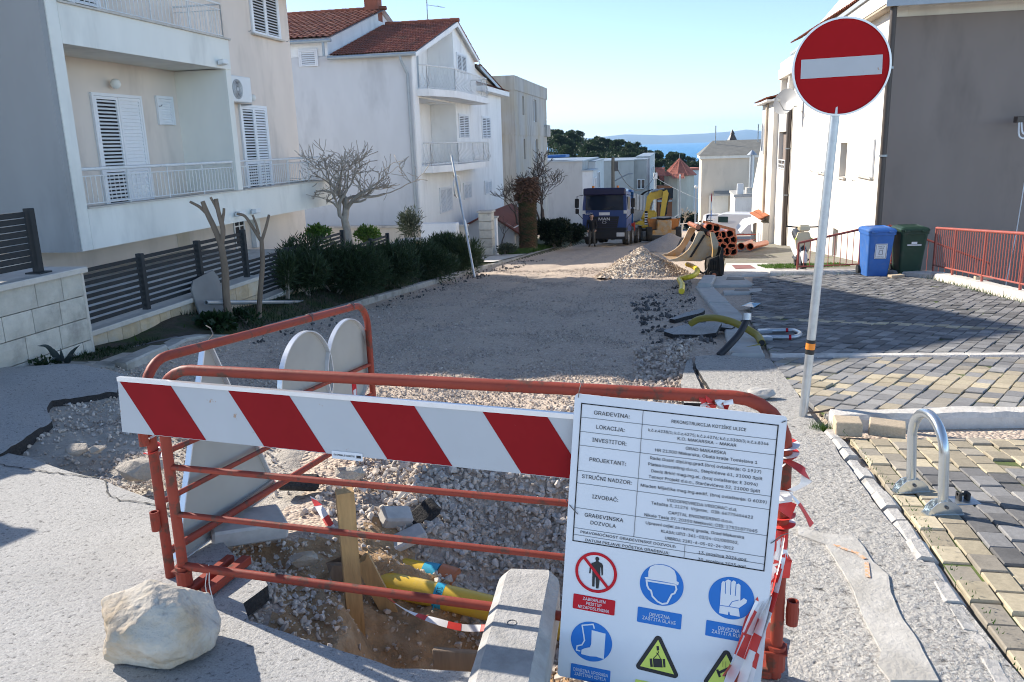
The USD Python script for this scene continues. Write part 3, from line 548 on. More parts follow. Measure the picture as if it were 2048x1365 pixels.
# hard hat
c = z5(885, 277); p2 = put('helmet_pictogram', MB().prism(disc(c, RD), .0006, nf(IK)), 'sign_blue', nt)
hat = Polygon(P5((782, 222), (784, 180), (800, 145), (840, 125), (900, 122), (955, 135), (990, 160), (1002, 195), (1004, 238), (1022, 246), (1014, 268), (985, 258), (900, 248), (790, 240), (765, 244), (752, 226))).buffer(0)
face = Polygon(P5((760, 244), (765, 290), (778, 318), (795, 328), (805, 370), (845, 408), (885, 425), (930, 415), (968, 345), (990, 335), (1008, 300), (1000, 262))).buffer(0)
put('figure', MB().prism(hat, .0006, nf(IK + .0007)).prism(face.difference(face.buffer(-.0055)).difference(hat.buffer(.001)), .0006, nf(IK + .0007)), 'panel_white', p2)
label_box(860, 527, 358, 132, 'sign_blue', (('OBVEZNA', 168), ('ZAŠTITA GLAVE', 270)), hh=29)
# glove
c = z5(1417, 332); p3 = put('glove_pictogram', MB().prism(disc(c, RD), .0006, nf(IK)), 'sign_blue', nt)
gl = Polygon(P5((1348, 225), (1360, 208), (1376, 212), (1382, 205), (1400, 193), (1416, 200), (1424, 210), (1440, 197), (1456, 206), (1460, 224), (1478, 218), (1490, 232), (1484, 345), (1512, 322), (1535, 336), (1528, 356), (1480, 392), (1470, 402), (1476, 462), (1404, 455), (1400, 432), (1392, 432), (1388, 456), (1322, 448), (1330, 390), (1336, 330))).buffer(0)
gl = gl.difference(LineString(P5((1378, 218), (1374, 300))).buffer(.0012)).difference(LineString(P5((1420, 210), (1412, 305))).buffer(.0012)).difference(LineString(P5((1458, 220), (1448, 310))).buffer(.0012)).difference(LineString(P5((1328, 390), (1400, 394), (1472, 400))).buffer(.0012)).difference(LineString(P5((1400, 388), (1425, 355), (1470, 340))).buffer(.0012))
put('figure', MB().prism(gl, .0006, nf(IK + .0007)), 'panel_white', p3)
label_box(1388, 580, 358, 132, 'sign_blue', (('OBVEZNA', 168), ('ZAŠTITA RUKU', 258)), hh=29)
# boots
c = z5(313, 757); p4 = put('boots_pictogram', MB().prism(disc(c, RD), .0006, nf(IK)), 'sign_blue', nt)
boot = Polygon(P5((318, 668), (430, 685), (412, 878), (350, 866), (300, 868), (228, 858), (232, 826), (258, 812), (300, 800), (312, 775))).buffer(0)
boot2 = LineString(P5((340, 655), (330, 622), (240, 638), (258, 752), (236, 788), (196, 800), (190, 832), (222, 836))).buffer(.0022, cap_style=2)
put('figure', MB().prism(boot, .0006, nf(IK + .0007)).prism(boot2.difference(boot), .0006, nf(IK + .0007)), 'panel_white', p4)
label_box(300, 1005, 340, 132, 'sign_blue', (('OBVEZNA UPORABA', 300), ('ZAŠTITNIH CIPELA', 268)), hh=28)
# warning triangles
def tri(cx, cy, nm, fig):
    a, b, d = (z5(cx[0], cy[0]), z5(cx[1], cy[1]), z5(cx[2], cy[2])); t = Polygon([a, b, d]); tt = t.buffer(-.012).buffer(.012)
    q = put(nm, MB().prism(tt.difference(t.buffer(-.0125)), .0007, nf(IK)), 'ink', nt); put('face', MB().prism(t.buffer(-.0125), .0005, nf(IK)), 'sign_lime', q); put('figure', fig, 'ink', q)
mb = MB()
for pg in (sbox(0, 0, 0, 0),): pass
for s in (P5((778, 838), (795, 836), (800, 895), (782, 897)), P5((804, 835), (870, 832), (876, 892), (806, 896)), P5((880, 830), (896, 830), (898, 888), (884, 890)), P5((834, 740), (850, 738), (852, 765), (836, 768))): mb.prism(Polygon(s).buffer(.0005), .0006, nf(IK + .0006))
for s in (P5((842, 765), (848, 785), (838, 795), (832, 790)), P5((842, 795), (808, 832)), P5((842, 795), (862, 830))): mb.prism(LineString(s).buffer(.0012), .0006, nf(IK + .0006))
tri((853, 650, 1012), (632, 922, 968), 'lifting_hazard_pictogram', mb)
mb = MB()
for s in (P5((1285, 868), (1300, 862), (1318, 912), (1304, 918)), P5((1295, 882), (1375, 838), (1384, 850), (1305, 896)), P5((1355, 886), (1386, 890), (1370, 960), (1340, 956)), P5((1428, 920), (1442, 918), (1452, 940), (1440, 964), (1428, 962))): mb.prism(Polygon(s).buffer(.0005), .0006, nf(IK + .0006))
for s in (P5((1338, 800), (1336, 840)), P5((1360, 800), (1357, 845)), P5((1386, 815), (1384, 865)), P5((1408, 830), (1406, 880))): mb.prism(LineString(s).buffer(.0005), .0006, nf(IK + .0006))
tri((1370, 1170, 1535), (688, 982, 1025), 'falling_objects_pictogram', mb)
label_box(822, 1068, 355, 125, 'sign_lime', (('OPASNOST OD', 258), ('VISEĆEG TERETA', 280)), 'ink', hh=28)
label_box(1350, 1130, 355, 125, 'sign_lime', (('OPASNOST OD', 258),), 'ink', hh=28)
# ties of the notice: wire hooks
for nm, px, py, q in (('tie_wire', .012, -.012, [(0, .0, .006), (.004, .03, .012), (.006, .055, -.02), (.002, .03, -.045)]), ('tie_wire', .035, -.40, [(0, 0, .006), (-.02, .02, .01), (-.045, .035, -.012), (-.05, .04, -.04)]), ('tie_wire', Wn - .012, -.40, [(0, 0, .006), (.01, .01, .008), (.03, .02, -.02), (.05, .02, -.05)]), ('tie_wire', Wn - .015, -.02, [(0, 0, .006), (.012, .006, .004), (.02, .0, -.03)])):
    put(nm, MB().tube(nf(0)(curve(np.array(q) + [px, py, 0], 10)), .0016, 5), 'wire', nt)

# red and white tape
def ribbon(pts, w, seed, twist=1.5, stripe=.09, up=(0, 0, 1)):
    """a strip of plastic tape with blocks of red and white; returns the two meshes"""
    c = curve(pts, max(14, int(np.linalg.norm(np.diff(np.asarray(pts, float), axis=0), axis=1).sum() / .02))); rg = np.random.default_rng(seed); d = np.gradient(c, axis=0); d /= np.linalg.norm(d, axis=1, keepdims=True)
    s = np.concatenate([[0], np.cumsum(np.linalg.norm(np.diff(c, axis=0), axis=1))]); ang = twist * np.sin(s * 9 + rg.uniform(0, 6)) + rg.uniform(-.5, .5); a = np.cross(d, up); a /= np.maximum(np.linalg.norm(a, axis=1, keepdims=True), 1e-6); b = np.cross(a, d)
    return c, a * np.cos(ang)[:, None] + b * np.sin(ang)[:, None], s, rg.uniform(0, stripe * 2)
def tape(label, strips, loc, group='red and white barrier tape tied to the barriers'):
    t = thing('barrier_tape', label, 'barrier tape', loc, group=group)
    for i, (pts, w, tw) in enumerate(strips):
        c, n, s_, off = ribbon(pts, w, 31 * i + len(label), tw); k = len(c); lift = np.cross(np.gradient(c, axis=0), n); lift /= np.maximum(np.linalg.norm(lift, axis=1, keepdims=True), 1e-9)
        q = put('strip', MB().add(np.vstack([c - n * w / 2, c + n * w / 2]), [[j, j + 1, k + j + 1, k + j] for j in range(k - 1)]), 'tape_white', t, smooth=True); run = []
        for j in range(k + 1):
            if j < k and int((s_[j] + off) / .09) % 2: run.append(j); continue
            if len(run) > 1:
                for sg in (-1, 1):
                    cc = c[run] + lift[run] * .0008 * sg; nn = n[run] * (w / 2 + .0004); m_ = len(run); put('red_block', MB().add(np.vstack([cc - nn, cc + nn]), [[x, x + 1, m_ + x + 1, m_ + x] for x in range(m_ - 1)]), 'tape_red', q, smooth=True)
            run = []
bpz = lambda s, h, o=0.: A0 + tb2 * s + np.array([0, 0, h]) + nb * o
def wrap(c, ax, r, n, pitch, ph=0):
    ax = ax / np.linalg.norm(ax); R = rot_to(ax); k = np.linspace(0, n * 2 * math.pi, int(n * 9)); return [c + R @ np.array([r * math.cos(a + ph), r * math.sin(a + ph), 0]) + ax * pitch * a for a in k]
tape('tape wound round the top rail at the notice corner', [(wrap(bpz(2.10, .965), tb2, .024, 2.2, .003), .03, .3), (wrap(bpz(2.145, .965), tb2, .0245, 1.5, .004), .03, .2)], bpz(2.1, .96))
post = lambda h, o=0.: bpz(Lb - .02, h, o)
tape('tape knotted round the right post below the corner, with loose tails', [(wrap(post(.79), np.array([0, 0, 1.0]), .026, 2.3, .004), .03, .4), ([post(.80, .03), post(.78, .06) + tb2 * .05, post(.74, .05) + tb2 * .06, post(.70, .03) + tb2 * .02], .035, .6), ([post(.70, .035), post(.66, .05) - tb2 * .0, post(.64, .05) + tb2 * .03], .055, .9), ([post(.70, .03) + tb2 * .01, post(.66, .05) + tb2 * .05, post(.60, .05) + tb2 * .085], .022, 1.2), ([post(.79, .03), post(.73, .04) - tb2 * .05, post(.72, .03) - tb2 * .07], .03, .5)], post(.7))
tape('long frayed tape tassel hanging down across the notice edge', [(wrap(post(.555), np.array([0, 0, 1.0]), .026, 2.0, .004), .03, .4)] + [([post(.56, .03), post(.46, .08) - tb2 * .01, post(.34, .14) - tb2 * (.03 + .012 * k), post(.20, .19) - tb2 * (.07 + .014 * k), post(.03 + .03 * k, .23) - tb2 * (.11 + .012 * k)], .036 - .004 * (k % 3), .8) for k in range(5)] + [([post(.55, .03), post(.48, .035) + tb2 * .02, post(.40, .03) + tb2 * .015], .03, .8)], post(.3))
A1t = np.array([.253, .967, 0]); p2_ = lambda h: A1 + A1t * .02 + np.array([0, 0, h])
tape('faded tape wound round the left corner post under the striped board', [(wrap(p2_(.60), np.array([0, 0, 1.0]), .025, 2.0, .010), .018, .2), (wrap(p2_(.55), np.array([0, 0, 1.0]), .025, 1.6, .006), .03, .2)], p2_(.55))

# road signs hung backwards on the left barrier ---------------------------------------------------
t2, n2, L2 = plane_of(A1, B1); t2h = np.array([t2[0], t2[1], 0]) / np.hypot(t2[0], t2[1]); z_ = np.array([0, 0, 1.0])
def back_sign(label, pg, org, yaw=0., lean=.0, edge=.03, grp=None):
    """sheet-metal sign seen from behind: sheet, turned-over rim, local x along the barrier, y up"""
    n = np.array([t2h[1], -t2h[0], 0]); y = z_ * math.cos(lean) + n * math.sin(lean); nn = np.cross(t2h, y); fr = frame(org, t2h, y, nn)
    t = thing('road_sign', label, 'road sign', org); put('sheet', MB().prism(pg, .002, fr), 'sign_back', t)
    rim = pg.buffer(.001).difference(pg.buffer(-.006)); put('rim', MB().prism(rim, .028, lambda c: fr(c) + nn * -.002), 'alu', t); return t, fr, nn
ztop = lambda s: -.03 + t2[2] / np.hypot(t2[0], t2[1]) * s
n_in = np.array([t2h[1], -t2h[0], 0])                       # towards the pit (right)
tri_pg = Polygon([(-.43, 0), (.43, 0), (.03, .90), (-.03, .90)]).buffer(-.02).buffer(.02)
t3, fr3, _ = back_sign('back of a grey triangular road sign standing against the left barrier', tri_pg, A1 + t2h * .54 - n_in * .06 + z_ * (.0), lean=-.02)
put('rib', MB().prism(sbox(-.40, .05, .40, .065), .02, fr3), 'sign_back', t3); put('hook_wire', MB().tube([fr3(np.array([[0, .88, 0]]))[0], fr3(np.array([[0, .93, .03]]))[0], fr3(np.array([[0, .96, .06]]))[0], fr3(np.array([[0, .99, .05]]))[0], fr3(np.array([[.01, 1.0, .02]]))[0]], .003, 5), 'wire', t3)
for s, lab, txt in ((1.37, 'back of the nearer grey round road sign with a black and white sticker', 0), (1.90, 'back of the farther grey round road sign with a small red sticker', 1)):
    o = A1 + t2h * s - n_in * .045 + z_ * (ztop(s) - ztop(0) + .59)
    t, fr, nn = back_sign(lab, Point(0, 0).buffer(.30, 24), o - z_ * 0)
    if txt == 0:
        q = put('sticker', MB().prism(affinity.rotate(sbox(-.235, -.135, -.155, -.055), 45), .001, lambda c: fr(c) + nn * .003), 'panel_white', t); put('sticker_mark', MB().prism(affinity.rotate(sbox(-.225, -.13, -.165, -.10), 45), .001, lambda c: fr(c) + nn * .0042), 'ink', q)
    else:
        q = put('sticker', MB().prism(sbox(.04, -.23, .10, -.10), .001, lambda c: fr(c) + nn * .003), 'sign_red', t); put('sticker_mark', MB().prism(sbox(.05, -.22, .09, -.18), .001, lambda c: fr(c) + nn * .0042), 'panel_white', q)
    put('hook_wire', MB().tube(wrap(A1 + t2h * (s + .02) + z_ * (ztop(s) + .03 + .965), t2h, .024, 1.4, .003), .003, 5), 'wire', t)
ct = thing('cable_tie', 'loose pale cable tie looped on the lowest rail of the front barrier', 'cable tie', bpz(.16, .118)); put('loop', MB().tube(curve([bpz(.15, .14), bpz(.145, .06, .03), bpz(.18, -.0, .05), bpz(.19, .01, .05), bpz(.165, .07, .03), bpz(.16, .13, .01)], 24), .0022, 5), 'cable_tie', ct)

# ---------------------------------------------------------------- boulder, beam, stakes and boards, pipes
def rock(seed, r, sub=4, rough=.22, flat=.9):
    m = trimesh.creation.icosphere(sub, 1.0); v = np.array(m.vertices); rg = np.random.default_rng(seed); d = np.ones(len(v)) * 9
    for _ in range(16):
        n = rg.normal(size=3); n /= np.linalg.norm(n); d = np.minimum(d, rg.uniform(.72, 1.0) / np.maximum(v @ n, .05))
    d = np.minimum(d, 1.12); v = v * d[:, None]
    v *= (1 + rough * (meshkit.fbm(v * 2.2 + seed, 5, seed) - .5) + .10 * (meshkit.fbm(v * 6 + 3, 3, seed + 1) - .5))[:, None]; v[:, 2] = np.maximum(v[:, 2], -flat * .8)
    return v * np.asarray(r), m.faces
mat('boulder', (.50, .455, .39), .9, .22, 6, bump=.9, bscale=22, spot=(.42, .31, .19), spotscale=3.6, spotw=(.46, .66), bdist=.02)
bv, bf = rock(16, (.20, .165, .165), 5, .16); c = G(306, 1338)
put('boulder', MB().add(bv + np.array([c[0], c[1] + .10, .128]), bf), 'boulder', smooth=30, label='large pale limestone boulder lying against the barrier foot', cat='boulder')
mat('beam', (.40, .385, .36), .92, .15, 18, bump=.9, bscale=55, spot=(.30, .285, .26), spotscale=5., spotw=(.5, .7), bdist=.008)
# concrete post across the pit
bm = MB(); p0, p1 = np.array([-.06, 2.16, .085]), np.array([.045, 2.86, .085]); dB = (p1 - p0); LB = np.linalg.norm(dB); dB /= LB; xB = np.cross(dB, [0, 0, 1]); xB /= np.linalg.norm(xB); uB = np.cross(xB, dB)
sec = np.array([(-.115, -.085), (.115, -.085), (.115, .045), (.075, .085), (-.085, .085), (-.115, .06)]); N = 26; V = []
for i in range(N + 1):
    k = i / N; taper = 1.0 - .10 * max(0, (k - .93) / .07)
    V.append(p0 + dB * LB * k + (sec[:, :1] * xB + sec[:, 1:] * uB) * taper)
V = np.vstack(V); V += (meshkit.fbm(V * 18, 3, 4)[:, None] - .5) * .008; n6 = 6
bm.add(V, [[i * n6 + j, i * n6 + (j + 1) % n6, (i + 1) * n6 + (j + 1) % n6, (i + 1) * n6 + j] for i in range(N) for j in range(n6)]); bm.add(V[-6:], [[0, 1, 2], [0, 2, 3], [0, 3, 4], [0, 4, 5]]); bm.add(V[:6], [[0, 2, 1], [0, 3, 2], [0, 4, 3], [0, 5, 4]])
bt = thing('concrete_post', 'square concrete post lying across the edge of the pit', 'concrete post', p0); put('shaft', bm, 'beam', bt, smooth=25)
hole = p0 + dB * .33 - xB * .02 + uB * .0865; put('bolt_hole', MB().lathe([(.0, -.012), (.013, -.01), (.017, .0)], hole, 10), 'tar', bt)
def wood(name, col): return mat(name, col, .8, .22, 3.2, bump=.4, bscale=14, stretch=(14, 14, 1.4), spot=tuple(np.array(col) * .45), spotscale=1.6, spotw=(.58, .74), bdist=.004)
wood('wood', (.46, .29, .13)); wood('wood_grey', (.22, .16, .11))
def plank(label, a, b, w, t, up, m, name='wooden_plank', splint=True, seed=1):
    a, b = np.asarray(a, float), np.asarray(b, float); d = b - a; L = np.linalg.norm(d); d /= L; x = np.cross(d, up); x /= np.linalg.norm(x); u = np.cross(x, d); N = 10; V = []; rg = np.random.default_rng(seed)
    ring = np.array([(-1, -1), (-.3, -1), (.4, -1), (1, -1), (1, 1), (.3, 1), (-.4, 1), (-1, 1)], float) * [w / 2, t / 2]; jag = rg.uniform(-.03, .03, 8) if splint else np.zeros(8)
    for i in range(N + 1):
        k = i / N; j = jag * (1 if i == N else 0); V.append(a + d * (L * k + j)[:, None] + x * ring[:, :1] * (1 + rg.normal(0, .012)) + u * ring[:, 1:])
    V = np.vstack(V); mb = MB().add(V, [[i * 8 + j, i * 8 + (j + 1) % 8, (i + 1) * 8 + (j + 1) % 8, (i + 1) * 8 + j] for i in range(N) for j in range(8)]); mb.add(V[-8:], [[0, j, j + 1] for j in range(1, 7)]); mb.add(V[:8], [[0, j + 1, j] for j in range(1, 7)])
    return put(name, mb, m, label=label, cat='plank' if 'plank' in name else 'stake')
st0, st1 = D(718, 1325, 3.42), D(689, 982, 3.32)
plank('tall upright wooden stake standing in the pit', st0, st1, .075, .05, (.35, -1, 0), 'wood', 'wooden_stake', False, 3)
plank('short grey plank wedged left of the tall stake', D(735, 1270, 3.62), D(678, 1130, 3.55), .11, .03, (.2, -1, .2), 'wood_grey', seed=4)
plank('split upright plank leaning right of the tall stake', D(785, 1235, 3.62), D(724, 1118, 3.56), .075, .035, (.2, -1, 0), 'wood', seed=8)
plank('board set on edge under the near lip of the pit', D(826, 1318, 2.72), D(968, 1322, 2.66), .11, .03, (0, .3, 1), 'wood', splint=False, seed=2) if False else None
e0, e1 = np.array([-.325, 2.665, -.035]), np.array([.02, 2.60, -.035])
put('wooden_board', MB().bbox([0, -.0125, -.16], [.36, .0125, 0], frame(e0, (e1 - e0) / np.linalg.norm(e1 - e0), np.cross([0, 0, 1], (e1 - e0) / np.linalg.norm(e1 - e0)), [0, 0, 1]), .003), 'wood_grey', label='dark board set on edge along the near lip of the pit', cat='board')
mat('pipe_yellow', (.72, .47, .05), .35, .08, 5, spec=.5, spot=(.5, .38, .18), spotscale=4., spotw=(.55, .75)); mat('pipe_orange', (.50, .17, .07), .4, .1, 5, spot=(.36, .17, .10), spotscale=3.)
mat('tape_blue', (.04, .38, .55), .4, .1, 8); mat('pipe_yellow_dusty', (.50, .42, .10), .6, .15, 8, spot=(.35, .30, .2), spotscale=4., spotw=(.45, .65))
yp = [D(700, 1155, 3.80), D(760, 1166, 3.75), D(860, 1188, 3.68), D(985, 1218, 3.60), D(1080, 1243, 3.55), D(1180, 1275, 3.50)]
gp_ = thing('gas_pipe', 'long yellow gas pipe laid through the pit', 'pipe', yp[2]); put('tube', MB().tube(curve(yp, 24), .062, 20), 'pipe_yellow', gp_, smooth=True)
band = D(874, 1172, 3.66); tdir = (yp[3] - yp[2]) / np.linalg.norm(yp[3] - yp[2]); ctr = yp[2] + tdir * .03
put('warning_band', MB().cyl(ctr, ctr + tdir * .045, .0635, n=20, cap=False), 'tape_blue', gp_, smooth=True); fr = frame(ctr + tdir * .036 + np.array([0, -.046, .046]), np.cross(np.array([0, -.7, .7]), tdir) * -1, tdir * 1., np.array([0, -.7, .7]))
text('ZOR', .026, gp_, 'ink', lambda c: fr(c * np.array([1, -1, 1])) + np.array([0, -.0, .004]), .05, depth=.001)
put('band_tail', MB().bar(ctr + np.array([-.005, -.06, -.02]), ctr + np.array([-.05, -.16, -.19]), .018, .002, (1, 0, .2)), 'tape_blue', gp_)
sp0 = [D(800, 1137, 4.005), D(850, 1147, 3.965), D(880, 1152, 3.935), D(912, 1162, 3.905)]
gp2 = thing('joint_pipe', 'yellow pipe end with blue sleeve and orange socket half buried in gravel', 'pipe', sp0[1]); put('tube', MB().cyl(sp0[0], sp0[1], .058, n=18), 'pipe_yellow', gp2, smooth=40); put('sleeve', MB().cyl(sp0[1], sp0[2], .061, n=18), 'tape_blue', gp2, smooth=40); put('socket', MB().cyl(sp0[2], sp0[3], .066, n=18), 'pipe_orange', gp2, smooth=40)
tape('tape lying slack along the bottom of the pit', [([D(760, 1185, 3.5), D(815, 1222, 3.42), D(880, 1245, 3.35), D(930, 1256, 3.28), D(985, 1256, 3.22)], .03, .9)], D(880, 1245, 3.35), None)
tape('short end of tape poking out of the left pit wall', [([D(625, 995, 4.25), D(645, 1025, 4.1), D(664, 1058, 4.0)], .04, .8)], D(645, 1025, 4.1), None)

# loose slabs and blocks
mat('block', (.44, .42, .39), .9, .12, 20, bump=.5, bscale=60, spot=(.34, .33, .31), spotscale=4., rnd=.15, bdist=.004); mat('block_tan', (.50, .40, .28), .95, .16, 60, bump=.9, bscale=90, spot=(.36, .30, .22), spotscale=4., bdist=.006)
def block(label, c, size, rx=0., ry=0., rz=0., m='block', name='concrete_block', r=.012, cat='concrete block'):
    R = trimesh.transformations.euler_matrix(rx, ry, rz)[:3, :3]; s = np.asarray(size) / 2
    return put(name, MB().bbox(-s, s, lambda v: v @ R.T + np.asarray(c), r), m, label=label, cat=cat)
block('pale paving block tipped up on the gravel in the pit', D(787, 1045, 4.22), (.17, .11, .17), .5, .25, .5)
block('grey paving block lying behind the tipped one', D(810, 1005, 4.5), (.16, .10, .10), .3, -.2, 1.2)
block('flat paving slab half buried in front of the tipped block', D(808, 1080, 4.1), (.24, .12, .05), .2, -.25, .4)
block('black tarry asphalt chunk right of the tipped block', D(845, 1030, 4.3), (.20, .13, .045), .5, -.5, .5, 'asphalt_edge', 'asphalt_chunk', .02, 'asphalt chunk')
block('flat grey concrete slab lying on the left edge of the pit', D(492, 1045, 3.75) + np.array([0, 0, -.02]), (.36, .24, .09), .05, .1, .5)
block('grey asphalt chunk on the rubble behind the front rail', D(598, 965, 4.55), (.24, .14, .06), .1, .1, .1, 'asphalt_edge', 'asphalt_chunk', .02, 'asphalt chunk')
block('left of the two loose tan paving bricks by the kerb end', G(1700, 872) + np.array([0, .05, .05]), (.165, .16, .095), 0, 0, -.25, 'block_tan', 'paving_brick', .006, 'paving brick')
block('right of the two loose tan paving bricks by the kerb end', G(1776, 872) + np.array([0, .02, .045]), (.22, .13, .085), .05, .04, -.42, 'block_tan', 'paving_brick', .006, 'paving brick')
rv, rf = rock(8, (.10, .07, .055), 3, .4); put('rock', MB().add(rv + G(1525, 800) + np.array([0, .05, .03]), rf), 'concrete_pale', label='white lump of rubble behind the top rail at the notice', cat='rock', smooth=30)
def chunk(seed, r):
    rg = np.random.default_rng(seed); p = rg.normal(size=(26, 3)); p /= np.linalg.norm(p, axis=1, keepdims=True); h = trimesh.PointCloud(p * rg.uniform(.72, 1, (26, 1))).convex_hull; return np.array(h.vertices) * np.asarray(r), h.faces
for k, (px, py, r, lab) in enumerate(((280, 945, .17, 'broad pale rock slab in the rubble behind the left post'), (148, 905, .10, 'pale block of rubble in the middle of the sunlit rubble strip'), (192, 905, .07, 'small cube of rubble right of the middle rubble block'), (236, 830, .05, 'small stone against the crumbled asphalt edge'), (700, 950, .11, 'whitish rock under the striped board near the stake'), (690, 1175, .09, 'pale rock stuck in the brown pit wall'))):
    rv, rf = chunk(20 + k, (r, r * .75, r * .5)); c = G(px, py) if k < 5 else D(606, 1130, 3.55); put('rock', MB().add(rv + c + np.array([0, .03, .01]), rf), 'rubble' if k != 5 else 'boulder', label=lab, cat='rock')

# ---------------------------------------------------------------- no-entry sign
mat('sign_face_red', (.34, .006, .009), .6, .05, 3, spec=.12)
base = G(1606, 833); topc = D(1680, 135, 5.62); sg = thing('no_entry_sign', 'round red no-entry sign with white bar on a leaning galvanised pole', 'road sign', base)
ax = (topc - base); ax /= np.linalg.norm(ax); put('pole', MB().cyl(base - ax * .05, topc + ax * .22, .0305, n=18), 'galvanised', sg, smooth=40)
nS = np.array([-.16, -1, -.02]); nS /= np.linalg.norm(nS); yS = ax - nS * (ax @ nS); yS /= np.linalg.norm(yS); xS = np.cross(yS, nS); Rr = .307
yS2 = yS * math.cos(.07) - xS * math.sin(.07); xS2 = np.cross(yS2, nS)
fS = lambda dz: frame(topc + nS * (.035 + dz), xS2, yS2, nS)
put('disc', MB().prism(Point(0, 0).buffer(Rr - .006, 32), .002, fS(0)), 'sign_face_red', sg); put('rim', MB().prism(Point(0, 0).buffer(Rr, 32).difference(Point(0, 0).buffer(Rr - .012, 32)), .022, fS(-.012)), 'alu', sg)
put('bar', MB().prism(sbox(-.252, -.06, .252, .06), .0012, fS(.0021)), 'board_white', sg)
put('clamp', MB().box([-.05, -.16, -.06], [.05, -.13, -.012], fS(0)).box([-.05, .13, -.06], [.05, .16, -.012], fS(0)), 'galvanised', sg)
mat('band_black', (.02, .02, .02), .5); mat('band_orange', (.85, .26, .03), .5)
bc = base + ax * .50
put('black_band', MB().cyl(bc - ax * .035, bc - ax * .0, .0322, n=18, cap=False), 'band_black', sg); put('orange_band', MB().cyl(bc, bc + ax * .045, .0324, n=18, cap=False), 'band_orange', sg); put('black_band', MB().cyl(bc + ax * .045, bc + ax * .07, .0322, n=18, cap=False), 'band_black', sg)

# ---------------------------------------------------------------- metal hoop on the bay, lock plate
mat('chrome', (.62, .66, .68), .22, .06, 12, metal=.9, bump=.05, bscale=20)
ha, hb = G(1885, 1030), G(1822, 985); hoop = thing('parking_hoop', 'galvanised fold-down parking hoop standing on the paved bay', 'parking barrier', (ha + hb) / 2)
dx = hb - ha; Lh = np.linalg.norm(dx); dx /= Lh; lean = np.array([-.055, 0.02, 1.0]); lean /= np.linalg.norm(lean); Hh = .47; rr = Lh / 2
arc = [ha + lean * .03, ha + lean * .2, ha + lean * (Hh - rr)] + [ha + dx * (rr - rr * math.cos(k)) + lean * (Hh - rr + rr * math.sin(k)) for k in np.linspace(.15, math.pi - .15, 14)] + [hb + lean * (Hh - rr), hb + lean * .2, hb + lean * .03]
put('bow', MB().tube(arc, .024, 14), 'chrome', hoop, smooth=True)
nh = np.array([-dx[1], dx[0], 0]); nh = -nh if nh[0] < 0 else nh
for c in (ha, hb):
    q = Polygon([(-.085, 0), (.085, 0), (.072, .035), (.042, .065), (.0, .075), (-.042, .065), (-.072, .035)]); fr1 = frame(c - dx * .03 + np.array([0, 0, .006]), nh, [0, 0, 1.0], dx); fr2 = frame(c + dx * .027 + np.array([0, 0, .006]), nh, [0, 0, 1.0], dx)
    b_ = put('bracket', MB().prism(q, .004, fr1).prism(q, .004, fr2).box([-.09, -.032, -.004], [.09, .032, .006], frame(c + np.array([0, 0, .006]), nh, dx, [0, 0, 1])), 'chrome', hoop); put('bolt', MB().cyl(c - dx * .04 + [0, 0, .05], c + dx * .04 + [0, 0, .05], .008, n=8), 'wire', b_)
c = G(1925, 1003); lk = thing('lock_post', 'small black lock bracket bolted to the paving by the hoop', 'lock bracket', c); put('plate', MB().bbox([-.07, -.05, 0], [.07, .05, .008], lambda v: v + c), 'galvanised', lk); put('jaw', MB().bbox([-.03, -.02, .008], [-.012, .02, .05], lambda v: v + c, .004).bbox([.012, -.02, .008], [.03, .02, .05], lambda v: v + c, .004).cyl(c + [-.03, 0, .04], c + [.03, 0, .04], .008), 'tar', lk)
# lying hoop on the plaza
h0, h1 = G(1530, 668), G(1530, 683); hp = thing('parking_hoop', 'second metal hoop with red bands lying flat on the dark plaza edge', 'parking barrier', h0); far_ = G(1600, 672); r_ = .14
pp = [G(1535, 667) + [0, 0, .03], G(1580, 666) + [0, 0, .03], G(1592, 668) + [0, 0, .03], G(1600, 673) + [0, 0, .03], G(1594, 678) + [0, 0, .03], G(1580, 680) + [0, 0, .03], G(1535, 680) + [0, 0, .03]]
put('bow', MB().tube(curve(pp, 30), .026, 10), 'galvanised', hp, smooth=True)
for a, b in ((G(1571, 666), G(1576, 666)), (G(1577, 680), G(1582, 680))): put('red_band', MB().cyl(a + [0, 0, .03], b + [0, 0, .03], .029, n=10, cap=False), 'sign_red', hp)
for c in (G(1533, 667), G(1533, 681)): put('bracket', MB().bbox([-.1, -.05, 0], [.06, .05, .05], lambda v: v + c, .01), 'galvanised', hp)
